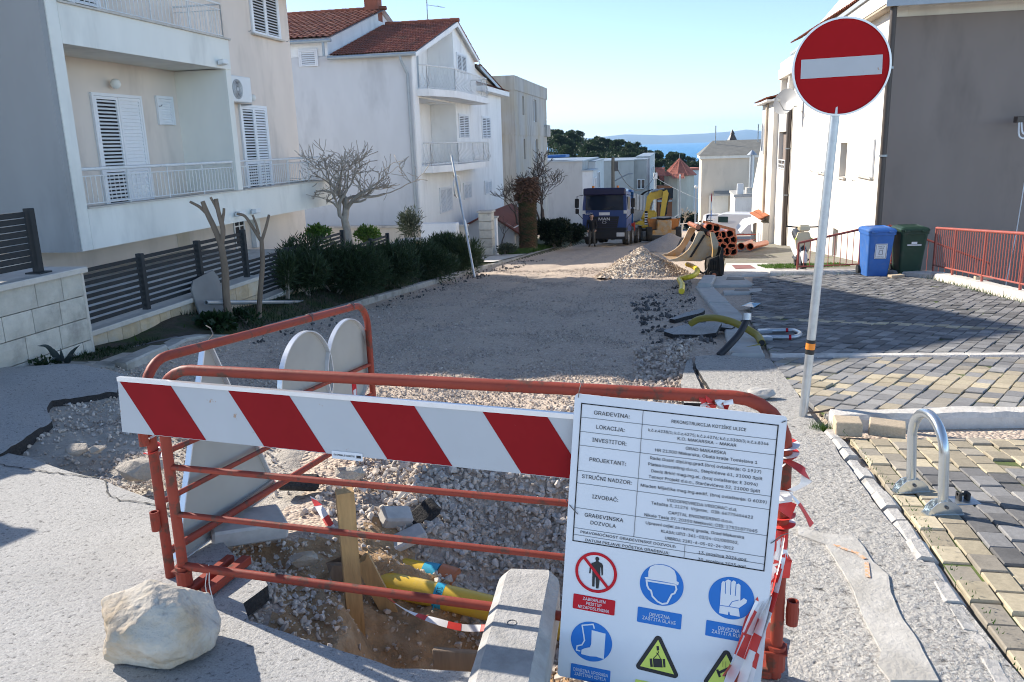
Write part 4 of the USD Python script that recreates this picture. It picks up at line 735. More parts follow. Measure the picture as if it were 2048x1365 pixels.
# ================================================================ crushed stone, rubble, heaps
def hull_rock(seed, n=15, flat=.7):
    rg = np.random.default_rng(seed); p = rg.normal(size=(n, 3)); p /= np.linalg.norm(p, axis=1, keepdims=True); p *= rg.uniform(.75, 1.0, (n, 1)) * np.array([1, .8, flat]); h = trimesh.PointCloud(p).convex_hull
    return (np.array(h.vertices), np.array(h.faces))
ROCKS = [hull_rock(s, 13 + s % 5, .55 + .08 * (s % 4)) for s in range(100, 107)]
def quats(n, rg):
    q = rg.normal(size=(n, 4)); return q / np.linalg.norm(q, axis=1, keepdims=True)
KEEPOUT = [Apoly, Bp, Cpoly, Sp]
def scatter(name, label, n, region, smin, smax, m, seed, zf=None, sink=.15, dens=None, keep=True, power=2.2, parent=None):
    rg = np.random.default_rng(seed); x0, y0, x1, y1 = region.bounds; pts = np.zeros((0, 2)); tries = 0
    while len(pts) < n and tries < 30:
        c = rg.uniform([x0, y0], [x1, y1], (n * 2, 2)); ok = contains_xy(region, c[:, 0], c[:, 1])
        if keep:
            for k in KEEPOUT: ok &= ~contains_xy(k, c[:, 0], c[:, 1])
        c = c[ok]
        if dens is not None and len(c): c = c[rg.uniform(size=len(c)) < dens(c[:, 0], c[:, 1])]
        pts = np.vstack([pts, c]); tries += 1
    pts = pts[:n]; k = len(pts); s = smin + (smax - smin) * rg.uniform(size=k) ** power; z = (zf or hgt)(pts[:, 0], pts[:, 1]) + s * (.5 - sink) * .7
    scl = s[:, None] * rg.uniform(.75, 1.2, (k, 3)) * .5
    return instancer(name, [(r, m) for r in ROCKS], np.column_stack([pts, z]), scl, quats(k, rg), rg.integers(0, len(ROCKS), k), label, 'gravel', parent)
roadpoly = lambda u0, u1, v0=-5.35, v1=.4: Polygon([xy(u0, v0), xy(u1, v0), xy(u1, v1), xy(u0, v1)])
patch = lambda s, t=.5: (lambda x, y: np.clip(sst(meshkit.fbm(np.stack([x * s, y * s, x * 0 + 7], -1), 3, 4), t - .2, t + .2), .08, 1))
scatter('gravel_near', 'small crushed stones strewn over the nearer part of the torn-up street', 26000, roadpoly(4.2, 10.5), .010, .040, 'rock', 1, dens=patch(1.3), power=2.5)
scatter('gravel_far', 'small crushed stones strewn over the farther part of the torn-up street', 16000, roadpoly(10.5, 24), .012, .05, 'rock', 2, dens=patch(1.0, .55), power=2.5)
pitdeep = PIT.buffer(.02)
scatter('pit_gravel', 'broken limestone covering the slopes and bottom of the pit', 6500, pitdeep.intersection(Polygon([(-.12, 2.55), (1.3, 2.3), (1.3, 5.6), (-.9, 5.6), (-.75, 4.4), (-.35, 3.7)])), .012, .07, 'rock_pale', 3, power=2.2)
scatter('pit_shelf_stones', 'pale broken stones on the left shelf of the pit', 800, PIT.intersection(Polygon([(-1.4, 2.6), (-.75, 2.6), (-.55, 3.4), (-.9, 4.2), (-1.5, 4.0)])), .010, .05, 'rock_pale', 4, power=2., dens=lambda x, y: np.clip(1.2 - 3.2 * seg_dist(x, y, LEFT_EDGE), .06, 1))
scatter('soil_stones', 'small stones sticking out of the brown earth walls of the pit', 1500, PIT.intersection(Polygon([(-1.3, 2.4), (.15, 2.4), (.0, 3.6), (-.6, 4.2), (-1.2, 4.0)])), .006, .045, 'rock_warm', 14, sink=.4, power=3.)
scatter('mound_gravel', 'coarse gravel heaped on the far rim of the pit', 7000, Polygon([(-1.2, 4.2), (1.25, 4.0), (1.7, 5.6), (1.3, 6.4), (-1.0, 5.9)]), .012, .075, 'rock_pale', 5, power=2.4)
scatter('rubble_strip', 'white crumbled rubble between the near asphalt and the old driveway patch', 3000, Polygon([tuple(G(*p)[:2]) for p in ((-80, 905), (-40, 868), (60, 850), (110, 805), (250, 770), (420, 800), (560, 860), (560, 960), (330, 1000), (210, 962))]), .006, .055, 'rock_pale', 6, power=4.5)
scatter('edge_rubble', 'dark stones and asphalt crumbs in the hollow beside the cracked slab', 1500, Polygon([tuple(G(*p)[:2]) for p in ((1270, 700), (1390, 690), (1372, 720), (1362, 800), (1270, 800))]), .02, .09, 'rock', 7, power=1.8)
scatter('asphalt_crumbs', 'black asphalt crumbs along the torn right-hand edge of the street', 500, Polygon([tuple(G(*p)[:2]) for p in ((1260, 600), (1370, 560), (1440, 700), (1300, 690))]), .02, .10, 'rock_dark', 8, dens=patch(2.2, .6), power=2.)
scatter('kerb_crumbs', 'black asphalt crumbs along the left kerb', 500, Polygon([xy(9, -5.4), xy(30, -5.4), xy(30, -4.6), xy(9, -5.0)]), .02, .09, 'rock_dark', 9, dens=patch(2.0, .6), power=2.)
scatter('pitted_grit', 'grit on the rough strip beside the paved bay', 1500, Cpoly.buffer(-.03), .004, .014, 'rock_pale', 10, zf=lambda x, y: gz(y) + .004 + .035 * (meshkit.fbm(np.stack([x * 2.2, y * 2.2, x * 0], -1), 4, 2) - .5) * sst(-np.asarray(y), -5.6, -4.6), keep=False, power=2.5)
def dirt(poly, dense, seed): pass
# heaps
def heap(name, label, c, rx, ry, h, m, seed, rough, n, smin, smax, rockm):
    a = np.linspace(0, 2 * math.pi, 61)[:-1]; rr = np.linspace(0, 1, 22); A, Rr = np.meshgrid(a, rr); x = c[0] + rx * Rr * np.cos(A); y = c[1] + ry * Rr * np.sin(A)
    def prof(x, y):
        d = np.hypot((x - c[0]) / rx, (y - c[1]) / ry) + .22 * (meshkit.fbm(np.stack([x * 1.3, y * 1.3, x * 0 + seed], -1), 4, seed) - .5); return h * np.clip(1 - d, 0, 1) ** 1.05 - .02 * (d > .98)
    zf = lambda x, y: gz(y) - .06 + prof(x, y) + rough * (meshkit.fbm(np.stack([x * 6, y * 6, x * 0 + seed], -1), 4, seed + 2) - .5) * (prof(x, y) > .01)
    V = np.column_stack([x.ravel(), y.ravel(), zf(x, y).ravel()]); n_ = 60; t = thing(name, label, 'gravel heap', (c[0], c[1], gz(c[1])))
    put('body', MB().add(V, [[i * n_ + j, i * n_ + (j + 1) % n_, (i + 1) * n_ + (j + 1) % n_, (i + 1) * n_ + j] for i in range(21) for j in range(n_)]), m, t, smooth=True)
    if n:
        rg = np.random.default_rng(seed); k = rg.uniform(size=n) ** .6; an = rg.uniform(0, 2 * math.pi, n); px = c[0] + rx * k * np.cos(an); py = c[1] + ry * k * np.sin(an); s = smin + (smax - smin) * rg.uniform(size=n) ** 2.2
        instancer('loose_stones', [(r, rockm) for r in ROCKS], np.column_stack([px, py, zf(px, py) + s * .2]) - LOC[t][0], s[:, None] * rg.uniform(.75, 1.2, (n, 3)) * .5, quats(n, rg), rg.integers(0, 7, n), None, None, t)
stones('heap_pale', [(.50, .43, .35), (.66, .57, .47), (.58, .50, .40), (.72, .64, .54)], 22, bump=1., bdist=.03, dust=(.50, .36, .22))
stones('heap_grey', [(.26, .24, .23), (.34, .32, .30), (.30, .28, .27)], 60, bump=.5, bdist=.01, dust=(.30, .28, .27))
hc = G(1288, 548); heap('stone_heap', 'pale heap of broken limestone on the street in front of the excavator bucket', hc + np.array([0, .3, 0]), 1.2, 1.15, .70, 'heap_pale', 3, .10, 4200, .015, .10, 'rock_warm')
gc = np.array([*D(1338, 505, 36.5)[:2], 0]); heap('gravel_heap', 'smooth cone of fine grey gravel in front of the dumper', gc, 1.75, 1.7, .78, 'heap_grey', 6, .03, 800, .015, .05, 'rock')
c = np.array([*D(1363, 505, 33)[:2], 0]); c[2] = gz(c[1]); rv, rf = rock(44, (.2, .2, .32), 3, .3); put('rock', MB().add(rv + c + np.array([0, 0, .22]), rf), 'rock_dark', label='dark grey lump standing beside the fine gravel cone', cat='rock', smooth=30)
# ================================================================ left side of the street
mat('kerb', (.36, .34, .30), .92, .18, 10, bump=.7, bscale=40, spot=(.16, .155, .13), spotscale=2.2, spotw=(.48, .7), rnd=.08, bdist=.008)
mat('kerb_white', (.62, .58, .52), .92, .14, 12, bump=.8, bscale=45, spot=(.34, .31, .27), spotscale=3.5, spotw=(.52, .72), bdist=.01)
mat('stone_pale', (.50, .47, .40), .9, .16, 7, bump=.7, bscale=24, spot=(.24, .225, .20), spotscale=1.5, spotw=(.54, .72), rnd=.10, bdist=.012)
mat('stone_gold', (.50, .38, .24), .9, .2, 6, bump=.7, bscale=24, spot=(.50, .44, .35), spotscale=2.4, spotw=(.45, .65), rnd=.14, bdist=.012)
mat('cap_stone', (.50, .46, .40), .85, .1, 9, bump=.25, bscale=50, spot=(.30, .28, .26), spotscale=2., bdist=.004)
mat('anthracite', (.024, .027, .029), .6, .1, 8, spec=.2, spot=(.045, .045, .045), spotscale=6.)
def kerb_run(name, label, pts, w, h, seg, m, zf=None, r=.018, gap=.008, wob=.006, sink=.12):
    """kerb stones laid end to end along a line"""
    root = thing(name, label, 'kerb', (0, 0, 0), kind='structure'); pts = np.asarray(pts, float); d = np.concatenate([[0], np.cumsum(np.linalg.norm(np.diff(pts, axis=0), axis=1))]); s = 0
    while s < d[-1] - .05:
        e = min(s + seg * RNG.uniform(.75, 1.2), d[-1]); a = np.array([np.interp(s + gap, d, pts[:, k]) for k in (0, 1)]); b = np.array([np.interp(e - gap, d, pts[:, k]) for k in (0, 1)])
        L = np.linalg.norm(b - a)
        if L > .06:
            za, zb = ((zf or (lambda p: gz(p[1])))(p) for p in (a, b)); x = np.array([*(b - a), zb - za]); x /= np.linalg.norm(x); n = np.array([-x[1], x[0], 0]); n /= np.linalg.norm(n); u = np.cross(x, n)
            o = np.array([*a, za + RNG.normal(0, wob)]); nn = max(2, int(L / .1)); prof = np.array([(-w / 2, -sink), (-w / 2, h - r), (-w / 2 + r, h), (w / 2 - r, h), (w / 2, h - r), (w / 2, -sink)])
            V = np.vstack([o + x * L * i / nn + prof[:, :1] * n + prof[:, 1:] * u for i in range(nn + 1)]); V += (meshkit.fbm(V * 9, 3, 5)[:, None] - .5) * .022
            put('kerb_stone', MB().add(V, [[i * 6 + j, i * 6 + j + 1, (i + 1) * 6 + j + 1, (i + 1) * 6 + j] for i in range(nn) for j in range(5)]).poly(V[:6]).poly(V[-6:]), m, root, smooth=30)
        s = e
    return root
kerb_run('left_kerb', 'worn concrete kerb along the planted verge on the left', [xy(9.2, -5.5), xy(20, -5.52), xy(34, -5.75), xy(44, -6.0)], .15, .10, 1.0, 'kerb')
lk0 = [G(p[0], p[1], .14)[:2] for p in ((-90, 772), (40, 752), (150, 747), (235, 738), (275, 728))] + [xy(8.6, -5.62), xy(9.2, -5.5)]
kerb_run('border_kerb', 'old sunken kerb bending round the planting bed at the stone wall', lk0, .20, .0, .7, 'kerb', zf=lambda p: float(hgt(np.array([p[0]]), np.array([p[1]]))[0]) + .03 + .05 * (p[1] < 6), wob=.012)
kerb_run('right_kerb', 'concrete kerb edge between street and dark plaza', [xy(8.5, .78), xy(11.4, .84), xy(14, .72), xy(16.5, .62)], .34, .02, 1.6, 'concrete', wob=.004)
kerb_run('raised_kerb', 'raised grey kerb end beside the yellow corrugated hose', [xy(16.2, .62), xy(17.3, .72), xy(18.2, .80)], .26, .10, 1.3, 'concrete')
kerb_run('near_kerb', 'low white kerb wall behind the two loose bricks', [G(1662, 846)[:2], G(1760, 838)[:2], G(2048, 838)[:2] , G(2048, 838)[:2] + np.array([2.0, -.12])], .17, .075, 2.4, 'kerb_white', wob=.0, r=.03)
kerb_run('far_kerb', 'flush pale kerb line across the paving at the foot of the sign', [xy(8.5, 1.0), xy(8.55, 3.0), xy(8.75, 5.2)], .13, .012, 2.2, 'kerb_white', wob=.0)
kerb_run('edging_stones', 'broken pale edging stones along the near paved bay', [xy(5.5, 1.05), xy(4.9, 1.075), xy(4.0, 1.09), xy(3.2, 1.08), xy(2.2, 1.075)], .095, .010, .20, 'concrete_rough', wob=.008, gap=.010, r=.025)
kerb_run('rail_kerb', 'pale concrete kerb under the red railing round the plaza', [xy(19.45, 2.2), xy(19.3, 4.2), xy(18.9, 5.25), xy(17.2, 5.42), xy(13.9, 5.38), xy(9.5, 5.3), xy(6, 5.3)], .30, .10, 2.0, 'kerb_white', wob=.003, r=.03)

def stone_face(v, u0, u1, z0, z1, depth=.03, seed=0, n=(6, 4)):
    """one rough-faced block whose face looks towards +v"""
    nu, nz = n; uu = np.linspace(u0, u1, nu); zz = np.linspace(z0, z1, nz); A, B = np.meshgrid(uu, zz); e = np.minimum(np.minimum(A - u0, u1 - A), np.minimum(B - z0, z1 - B)); r = meshkit.fbm(np.stack([A * 9, B * 9, A * 0 + seed], -1), 4, seed) * depth * np.clip(e / .02, 0, 1)
    V = np.stack([v + r, A, B], -1).reshape(-1, 3); F = [[i * nu + j, i * nu + j + 1, (i + 1) * nu + j + 1, (i + 1) * nu + j] for i in range(nz - 1) for j in range(nu - 1)]
    back = np.array([[v - .05, u0, z0], [v - .05, u1, z0], [v - .05, u1, z1], [v - .05, u0, z1]]); k = len(V); c = [0, nu - 1, nz * nu - 1, (nz - 1) * nu]; ring = list(range(nu)) + [(i + 1) * nu - 1 for i in range(1, nz)] + [(nz - 1) * nu + j for j in range(nu - 2, -1, -1)] + [i * nu for i in range(nz - 2, 0, -1)]
    mb = MB().add(VUZ(V), F); W_ = V[ring].copy(); W_[:, 0] = v - .05; m = len(ring); mb.add(VUZ(np.vstack([V[ring], W_])), [[i, (i + 1) % m, m + (i + 1) % m, m + i] for i in range(m)]); return mb
def stone_wall(label, v, u0, u1, z0, ztop, ch, lens, m, capm, thick, cap=(.05, .06), end=True, seed=0):
    t = thing('stone_wall', label, 'wall', P(u1, v, z0)); rg = np.random.default_rng(seed)
    put('core', MB().box([v - thick, u0, z0], [v - .035, u1 - .035, ztop], VUZ), 'cap_stone', t)
    z = ztop; row = 0
    while z > z0 + .02:
        zb = max(z - ch, z0); u = u1 - (rg.uniform(.1, .4) if row % 2 else 0); edges = [u1] + ([u] if u < u1 else [])
        while edges[-1] > u0: edges.append(max(u0, edges[-1] - rg.uniform(*lens)))
        for a, b in zip(edges[1:], edges[:-1]):
            if b - a > .04: put('stone', stone_face(v, a + .004, b - .004, zb + .004, z - .004, .022, seed + int(rg.integers(0, 99))), m, t)
        z = zb; row += 1
    if end: put('end_stone', MB().bbox([v - thick, u1 - .035, z0], [v + .012, u1 + .0, ztop], VUZ, .006), 'cap_stone', t)
    put('coping', MB().bbox([v - thick - .02, u0, ztop], [v + cap[0], u1 + .03, ztop + cap[1]], VUZ, .008), capm, t)
    return t
stone_wall('tall pale stone retaining wall with coping at the left edge', -5.99, 2.2, 7.42, -.62, .60, .235, (.30, .52), 'stone_pale', 'cap_stone', .55, seed=3)
stone_wall('low golden stone wall carrying the first dark fence panels', -6.29, 7.45, 11.62, -.78, -.16, .22, (.22, .40), 'stone_gold', 'cap_stone', .42, seed=5)
stone_wall('lower golden stone wall behind the oleanders', -6.42, 11.66, 20.5, -1.6, -.58, .24, (.26, .5), 'stone_gold', 'cap_stone', .42, seed=9)

def slat_fence(label, v, u0, u1, z0, z1, nslat, posts, grp='anthracite slat fence panels on the garden walls', sl=.60, tilt=.35):
    t = thing('slat_fence', label, 'fence', P((u0 + u1) / 2, v, z0), group=grp); pitch = (z1 - z0) / nslat
    for k in range(nslat):
        zc = z0 + pitch * (k + .5); put('slat', MB().bar(P(u0, v, zc), P(u1, v, zc), .018, pitch * sl), 'anthracite', t)
    for pu in posts:
        p = put('post', MB().bbox([v - .035, pu - .03, z0 - .05], [v + .045, pu + .04, z1 + .025], VUZ, .006), 'anthracite', t); put('base_plate', MB().bbox([v - .08, pu - .08, z0 - .06], [v + .09, pu + .09, z0 - .045], VUZ, .003), 'anthracite', p)
    return t
slat_fence('dark slat fence on top of the tall pale stone wall', -6.15, 3.4, 6.95, .72, 1.27, 9, (7.0, 5.1), sl=.86)
slat_fence('first dark slat panel on the low wall, next to the tall stone wall', -6.42, 7.5, 8.93, -.08, .57, 9, (8.97,))
slat_fence('second dark slat panel on the low wall, left of the thicker pruned tree', -6.42, 9.04, 10.19, -.08, .58, 9, (10.23,))
slat_fence('third dark slat panel on the low wall, behind the pruned trees', -6.42, 10.30, 11.44, -.08, .60, 9, (11.48,))
slat_fence('stepped-down dark slat panel behind the oleander shoot', -6.52, 11.72, 13.0, -.50, .13, 9, (13.04,))
slat_fence('dark slat panel half hidden by the largest oleander', -6.52, 13.1, 14.23, -.50, .15, 9, (14.27,))
slat_fence('last dark slat panel behind the oleanders below the fig tree', -6.52, 14.34, 15.5, -.50, .17, 9, (15.55,))
slat_fence('lowest dark slat panel among the oleander tops', -6.52, 16.0, 18.2, -.80, -.18, 8, (17.1, 18.2))

# ---------------------------------------------------------------- apartment house on the left
def plaster(name, c, dirt=.72, **k): return mat(name, c, .9, .07, 1.1, bump=.25, bscale=90, spec=.2, spot=tuple(np.array(c) * dirt), spotscale=.9, spotw=(.52, .8), stretch=(1, 1, .35), bdist=.003, **k)
plaster('wall_cream', (.74, .725, .66)); plaster('wall_pink', (.68, .60, .525)); plaster('wall_grey_and_shade', (.30, .302, .30)); plaster('wall_beige', (.60, .53, .43))
mat('shutter_white', (.72, .73, .74), .45, .04, 6, spec=.4); mat('rail_white', (.66, .66, .64), .45, .08, 9, spot=(.45, .42, .38), spotscale=7., spotw=(.6, .72)); mat('dark_inside', (.025, .025, .028), .8)
glassmat('glass_dark'); mat('lamp_glass', (.72, .71, .66), .25, .03); mat('ac_white', (.66, .67, .66), .4, .03); mat('metal_grey', (.34, .36, .37), .4, .1, 12, metal=.6); mat('curtain', (.55, .52, .48), .9, .2, 9, stretch=(4, 4, .3))
def fr_vwall(v, u, z): return frame(P(u, v, z), [UD[0], UD[1], 0], [0, 0, 1.0], [VD[0], VD[1], 0])       # local: along the street, up, out of a +v wall
def fr_uwall(v, u, z): return frame(P(u, v, z), [VD[0], VD[1], 0], [0, 0, 1.0], [-UD[0], -UD[1], 0])      # local: to the right, up, towards the camera
def fr_vwall_right(v, u, z): return frame(P(u, v, z), [-UD[0], -UD[1], 0], [0, 0, 1.0], [-VD[0], -VD[1], 0])  # a wall that looks towards -v
def shutters(parent, fr, w, h, leaves=2, rows=14, tilt=.6, mid=None, fine=True, thick=.035, frame_w=.06, m='shutter_white', opens=None, back=True):
    """louvred leaves: outer frame, each leaf a frame with slats"""
    q = put('window_frame', MB().prism(Polygon(sbox(-.06, -.0, w + .06, h + .06).exterior, [sbox(0, .0, w, h).exterior.coords]), .05, fr), m, parent)
    if back: put('window_pane', MB().box([0.002, 0.002, .002], [w - .002, h - .002, .006], fr), 'dark_inside', q)  # near-black sheet: the darkness behind the louvres put into colour
    lw = w / leaves
    for k in range(leaves):
        x0, x1 = k * lw + .005, (k + 1) * lw - .005; holes = [sbox(x0 + frame_w, frame_w, x1 - frame_w, (mid or h) - frame_w)] + ([sbox(x0 + frame_w, mid + frame_w, x1 - frame_w, h - frame_w)] if mid else [])
        pg = sbox(x0, .005, x1, h - .005)
        for hh in holes: pg = pg.difference(hh)
        leaf = put('shutter', MB().prism(pg, thick, lambda c: fr(np.asarray(c) + [0, 0, .012])), m, parent)
        joined = MB()
        for hh in holes:
            a0, b0, a1, b1 = hh.bounds; n = max(3, int(round(rows * (b1 - b0) / (h - 2 * frame_w)))); pt = (b1 - b0) / n; tl = (opens[k] if opens else tilt)
            for i in range(n):
                zc = b0 + pt * (i + .5); d = pt * .55; mb = MB() if fine else joined
                c = np.array([[x, zc + sy * d * math.cos(tl) + sn * .003, .012 + thick / 2 - sy * d * math.sin(tl) * .5 + sn * .004] for x in (a0, a1) for sy, sn in ((-1, -1), (1, -1), (1, 1), (-1, 1))])
                mb.add(fr(c), [[0, 1, 2, 3], [4, 7, 6, 5], [0, 4, 5, 1], [1, 5, 6, 2], [2, 6, 7, 3], [3, 7, 4, 0]])
                if fine: put('slat', mb, m, leaf)
        if not fine: put('louvres', joined, m, leaf, kind='stuff')
    return q
def railing(parent, pts, h, step, m, r=.022, rb=.008, top2=.12, bottom=.05, belly=0., out=None, fine=True, name='balcony_railing', posts=1.3):
    """top rail, second rail, bottom rail and balusters along a polyline (base points)"""
    pts = np.asarray(pts, float); up = np.array([0, 0, 1.0]); q = put(name, MB().tube(pts + up * h, r, 8), m, parent, smooth=40)
    put('lower_rail', MB().tube(pts + up * bottom, rb * 1.3, 6).tube(pts + up * (h - top2), rb * 1.3, 6) if top2 else MB().tube(pts + up * bottom, rb * 1.3, 6), m, q); joined = MB()
    for a, b in zip(pts[:-1], pts[1:]):
        L = np.linalg.norm(b - a); d = (b - a) / L; n = max(2, int(L / step)); npst = max(1, int(round(L / posts)))
        for i in range(n + 1):
            p = a + d * L * i / n; mb = MB() if fine else joined
            if belly:
                o = np.asarray(out, float); mb.tube([p + up * bottom, p + up * h * .25 + o * belly * 1., p + up * h * .45 + o * belly * .4, p + up * h * .7 - o * belly * .15, p + up * h], rb, 4, cap=False)
            else: mb.cyl(p + up * bottom, p + up * (h - top2), rb, n=5, cap=False)
            if fine: put('baluster', mb, m, q)
        for i in range(npst + 1): put('post', MB().cyl(a + d * L * i / npst - up * .06, a + d * L * i / npst + up * h, rb * 1.7, n=6), m, q)
    if not fine: put('balusters', joined, m, q, kind='stuff')
    return q
ha_ = thing('apartment_house', 'pale three storey apartment house with a recessed balcony on the left', 'house', P(18, -11.2, -1)); EAVE = 7.6
put('wall', MB().box([-20, 12.36, -1.2], [-11.2, 23.95, 4.9], VUZ), 'wall_pink', ha_); put('top_storey', MB().prism(Polygon([(12.36, 4.9), (23.95, 4.9), (23.95, 6.14), (16.4, 8.25), (12.36, 6.25)]), 8.8, fr_vwall(-20, 0, 0)), 'wall_pink', ha_)
put('rear_wing', MB().box([-20.5, 10.3, -1.2], [-13.0, 12.21, 6.3], VUZ), 'wall_pink', ha_)  # unseen wing, added out of view for its shadow on the street
put('side_wall', MB().box([-13.5, 12.22, .2], [-9.92, 12.35, 4.9], VUZ), 'wall_grey_and_shade', ha_)  # this grey carries part of the camera-facing wall's shade
put('front_pier', MB().box([-11.2, 12.352, .2], [-9.9, 12.62, 4.9], VUZ), 'wall_cream', ha_)
put('wing_wall', MB().box([-11.2, 17.78, .92], [-9.915, 18.0, 3.6], VUZ), 'wall_cream', ha_)
put('parapet', MB().box([-10.06, 12.625, .2], [-9.9, 23.1, .90], VUZ).box([-11.2, 22.95, .2], [-10.062, 23.1, .90], VUZ), 'wall_cream', ha_)
put('balcony_floor', MB().box([-11.2, 12.625, .203], [-10.062, 22.945, .62], VUZ), 'wall_cream', ha_)
put('parapet_coping', MB().box([-10.09, 12.625, .90], [-9.87, 17.9, .925], VUZ).box([-10.09, 18.02, .90], [-9.87, 23.13, .93], VUZ).box([-11.2, 22.93, .901], [-10.092, 23.13, .929], VUZ), 'cap_stone', ha_)
put('upper_band', MB().box([-10.1, 12.625, 3.6], [-9.9, 18.0, 4.24], VUZ).box([-11.2, 12.625, 3.62], [-10.102, 17.98, 4.0], VUZ).box([-11.2, 17.80, 4.0], [-10.102, 18.0, 4.24], VUZ), 'wall_cream', ha_)
put('band_coping', MB().box([-10.14, 12.625, 4.24], [-9.86, 18.06, 4.275], VUZ).box([-11.2, 17.76, 4.241], [-10.142, 18.06, 4.274], VUZ), 'cap_stone', ha_)
roofm = mat('tile_red', (.26, .085, .05), .85, .3, 3, bump=.3, bscale=40, spot=(.12, .07, .05), spotscale=1.2, spotw=(.5, .75))
put('roof', MB().prism(Polygon([(12.25, 6.25), (16.4, 8.3), (24.1, 6.1), (24.1, 6.3), (16.4, 8.5), (12.25, 6.45)]), 11, fr_vwall(-20.5, 0, 0)), 'tile_red', ha_)
shutters(ha_, fr_vwall(-11.197, 14.86, .66), 1.46, 2.28, 2, 30, mid=.86, opens=(1.15, .35))
shutters(ha_, fr_vwall(-11.197, 20.58, .66), 1.36, 2.28, 2, 30, mid=.86, opens=(1.1, .9))
shutters(ha_, fr_vwall(-11.197, 21.72, 4.90), 1.54, 1.40, 2, 17, opens=(1.15, 1.15))
shutters(ha_, fr_vwall(-11.197, 13.9, 4.1), 1.5, 2.1, 2, 26, mid=.8, opens=(1.1, .8))
vt = shutters(ha_, fr_vwall(-11.197, 16.98, 2.42), .50, .56, 1, 8, tilt=.45)
put('window_sill', MB().bbox([-11.2, 21.6, 4.84], [-11.07, 23.4, 4.885], VUZ, .006), 'cap_stone', ha_)
railing(ha_, [P(12.66, -9.98, .925), P(17.72, -9.98, .925)], .64, .125, 'rail_white', r=.03)
railing(ha_, [P(18.06, -9.98, .93), P(23.02, -9.98, .93), P(23.02, -11.15, .93)], .64, .105, 'rail_white', r=.022)
railing(ha_, [P(12.66, -9.98, 4.275), P(17.94, -9.98, 4.275), P(17.94, -11.15, 4.275)], .72, .125, 'rail_white', r=.022)
q = D(231, 168, 16.9); q = FV(231, 168, -11.05); put('globe_lamp', MB().ball(q, .10), 'lamp_glass', ha_, smooth=True); put('globe_lamp', MB().ball(FV(505, 196, -11.04), .09), 'lamp_glass', ha_, smooth=True)
a0, a1 = FV(463, 203, -10.86), FV(497, 157, -10.86); ua, ub = uvof(a0)[0], uvof(a1)[0]
acp = put('air_conditioner', MB().bbox([-11.14, ua, 3.02], [-10.86, ub + .1, 3.66], VUZ, .02), 'ac_white', ha_); fa = fr_vwall(-10.858, ua + .36, 3.33)
put('fan_grille', MB().prism(Point(0, 0).buffer(.245, 16).difference(Point(0, 0).buffer(.225, 16)), .012, fa).prism(Point(0, 0).buffer(.06, 10), .012, fa), 'metal_grey', acp); put('fan_opening', MB().prism(Point(0, 0).buffer(.224, 16), .002, fa), 'dark_inside', acp)
mb = MB()
for r_ in (.09, .12, .15, .18, .21): mb.prism(Point(0, 0).buffer(r_ + .004, 12).difference(Point(0, 0).buffer(r_ - .004, 12)), .012, lambda c: fa(np.asarray(c) + [0, 0, .003]))
put('grille_wires', mb, 'ac_white', acp, kind='stuff'); put('wall_bracket', MB().box([-11.2, ua + .05, 2.96], [-10.85, ua + .09, 3.0], VUZ).box([-11.2, ub - .0, 2.96], [-10.85, ub + .04, 3.0], VUZ), 'metal_grey', acp)
for px, py, v in ((446, 125, -9.8), (480, 428, -9.78), (512, 423, -9.78)):
    c = FV(px, py, v); fl = put('flood_lamp', MB().bbox([-.12, -.06, -.05], [.12, .07, .05], frame(c, [UD[0], UD[1], 0], [VD[0], VD[1], .25], [0, 0, 1]), .012), 'ac_white', ha_); put('arm', MB().cyl(c, c + np.array([-VD[0], -VD[1], .3]) * .14, .012), 'metal_grey', fl)
for px, py in ((497, 63), (572, 84), (318, 213)):
    c = FV(px, py, -11.15); put('shutter_hook', MB().tube([c, c + [.05, -.01, 0], c + [.08, -.01, .03]], .012, 5), 'metal_grey', ha_)
put('ground_niche', MB().box([-11.197, 17.1, -1.1], [-11.192, 17.6, .2], VUZ), 'wall_beige', ha_)
gw0, gw1 = FV(469, 470, -11.19), FV(487, 438, -11.19); u0_, u1_ = uvof(gw0)[0], uvof(gw1)[0]
gw = put('ground_window', MB().box([-11.199, u0_, gw0[2] - .3], [-11.19, u1_, .19], VUZ), 'dark_inside', ha_)
put('window_bars', MB().box([-11.19, u0_, .15], [-11.17, u1_, .19], VUZ).box([-11.19, u0_, -.35], [-11.17, u1_, -.31], VUZ).box([-11.188, (u0_ + u1_) / 2 - .015, -.6], [-11.168, (u0_ + u1_) / 2 + .015, .15], VUZ).box([-11.187, u0_, -.12], [-11.169, u1_, -.09], VUZ).box([-11.19, u0_, -.7], [-11.166, u0_ + .04, .15], VUZ).box([-11.19, u1_ - .04, -.7], [-11.166, u1_, .15], VUZ), 'shutter_white', gw)
mc = FV(512, 452, -11.1); um = uvof(mc)[0]; put('meter_box', MB().bbox([-11.2, um - .14, -.75], [-11.06, um + .18, .16], VUZ, .01), 'ac_white', ha_)
# off to the left: an unseen wall, added to shade the near asphalt
stone_wall('unseen wall added beyond the left edge to shade the near asphalt', -6.0, 3.2, 4.5, -.3, 1.75, .24, (.3, .5), 'stone_pale', 'cap_stone', .5, seed=13)

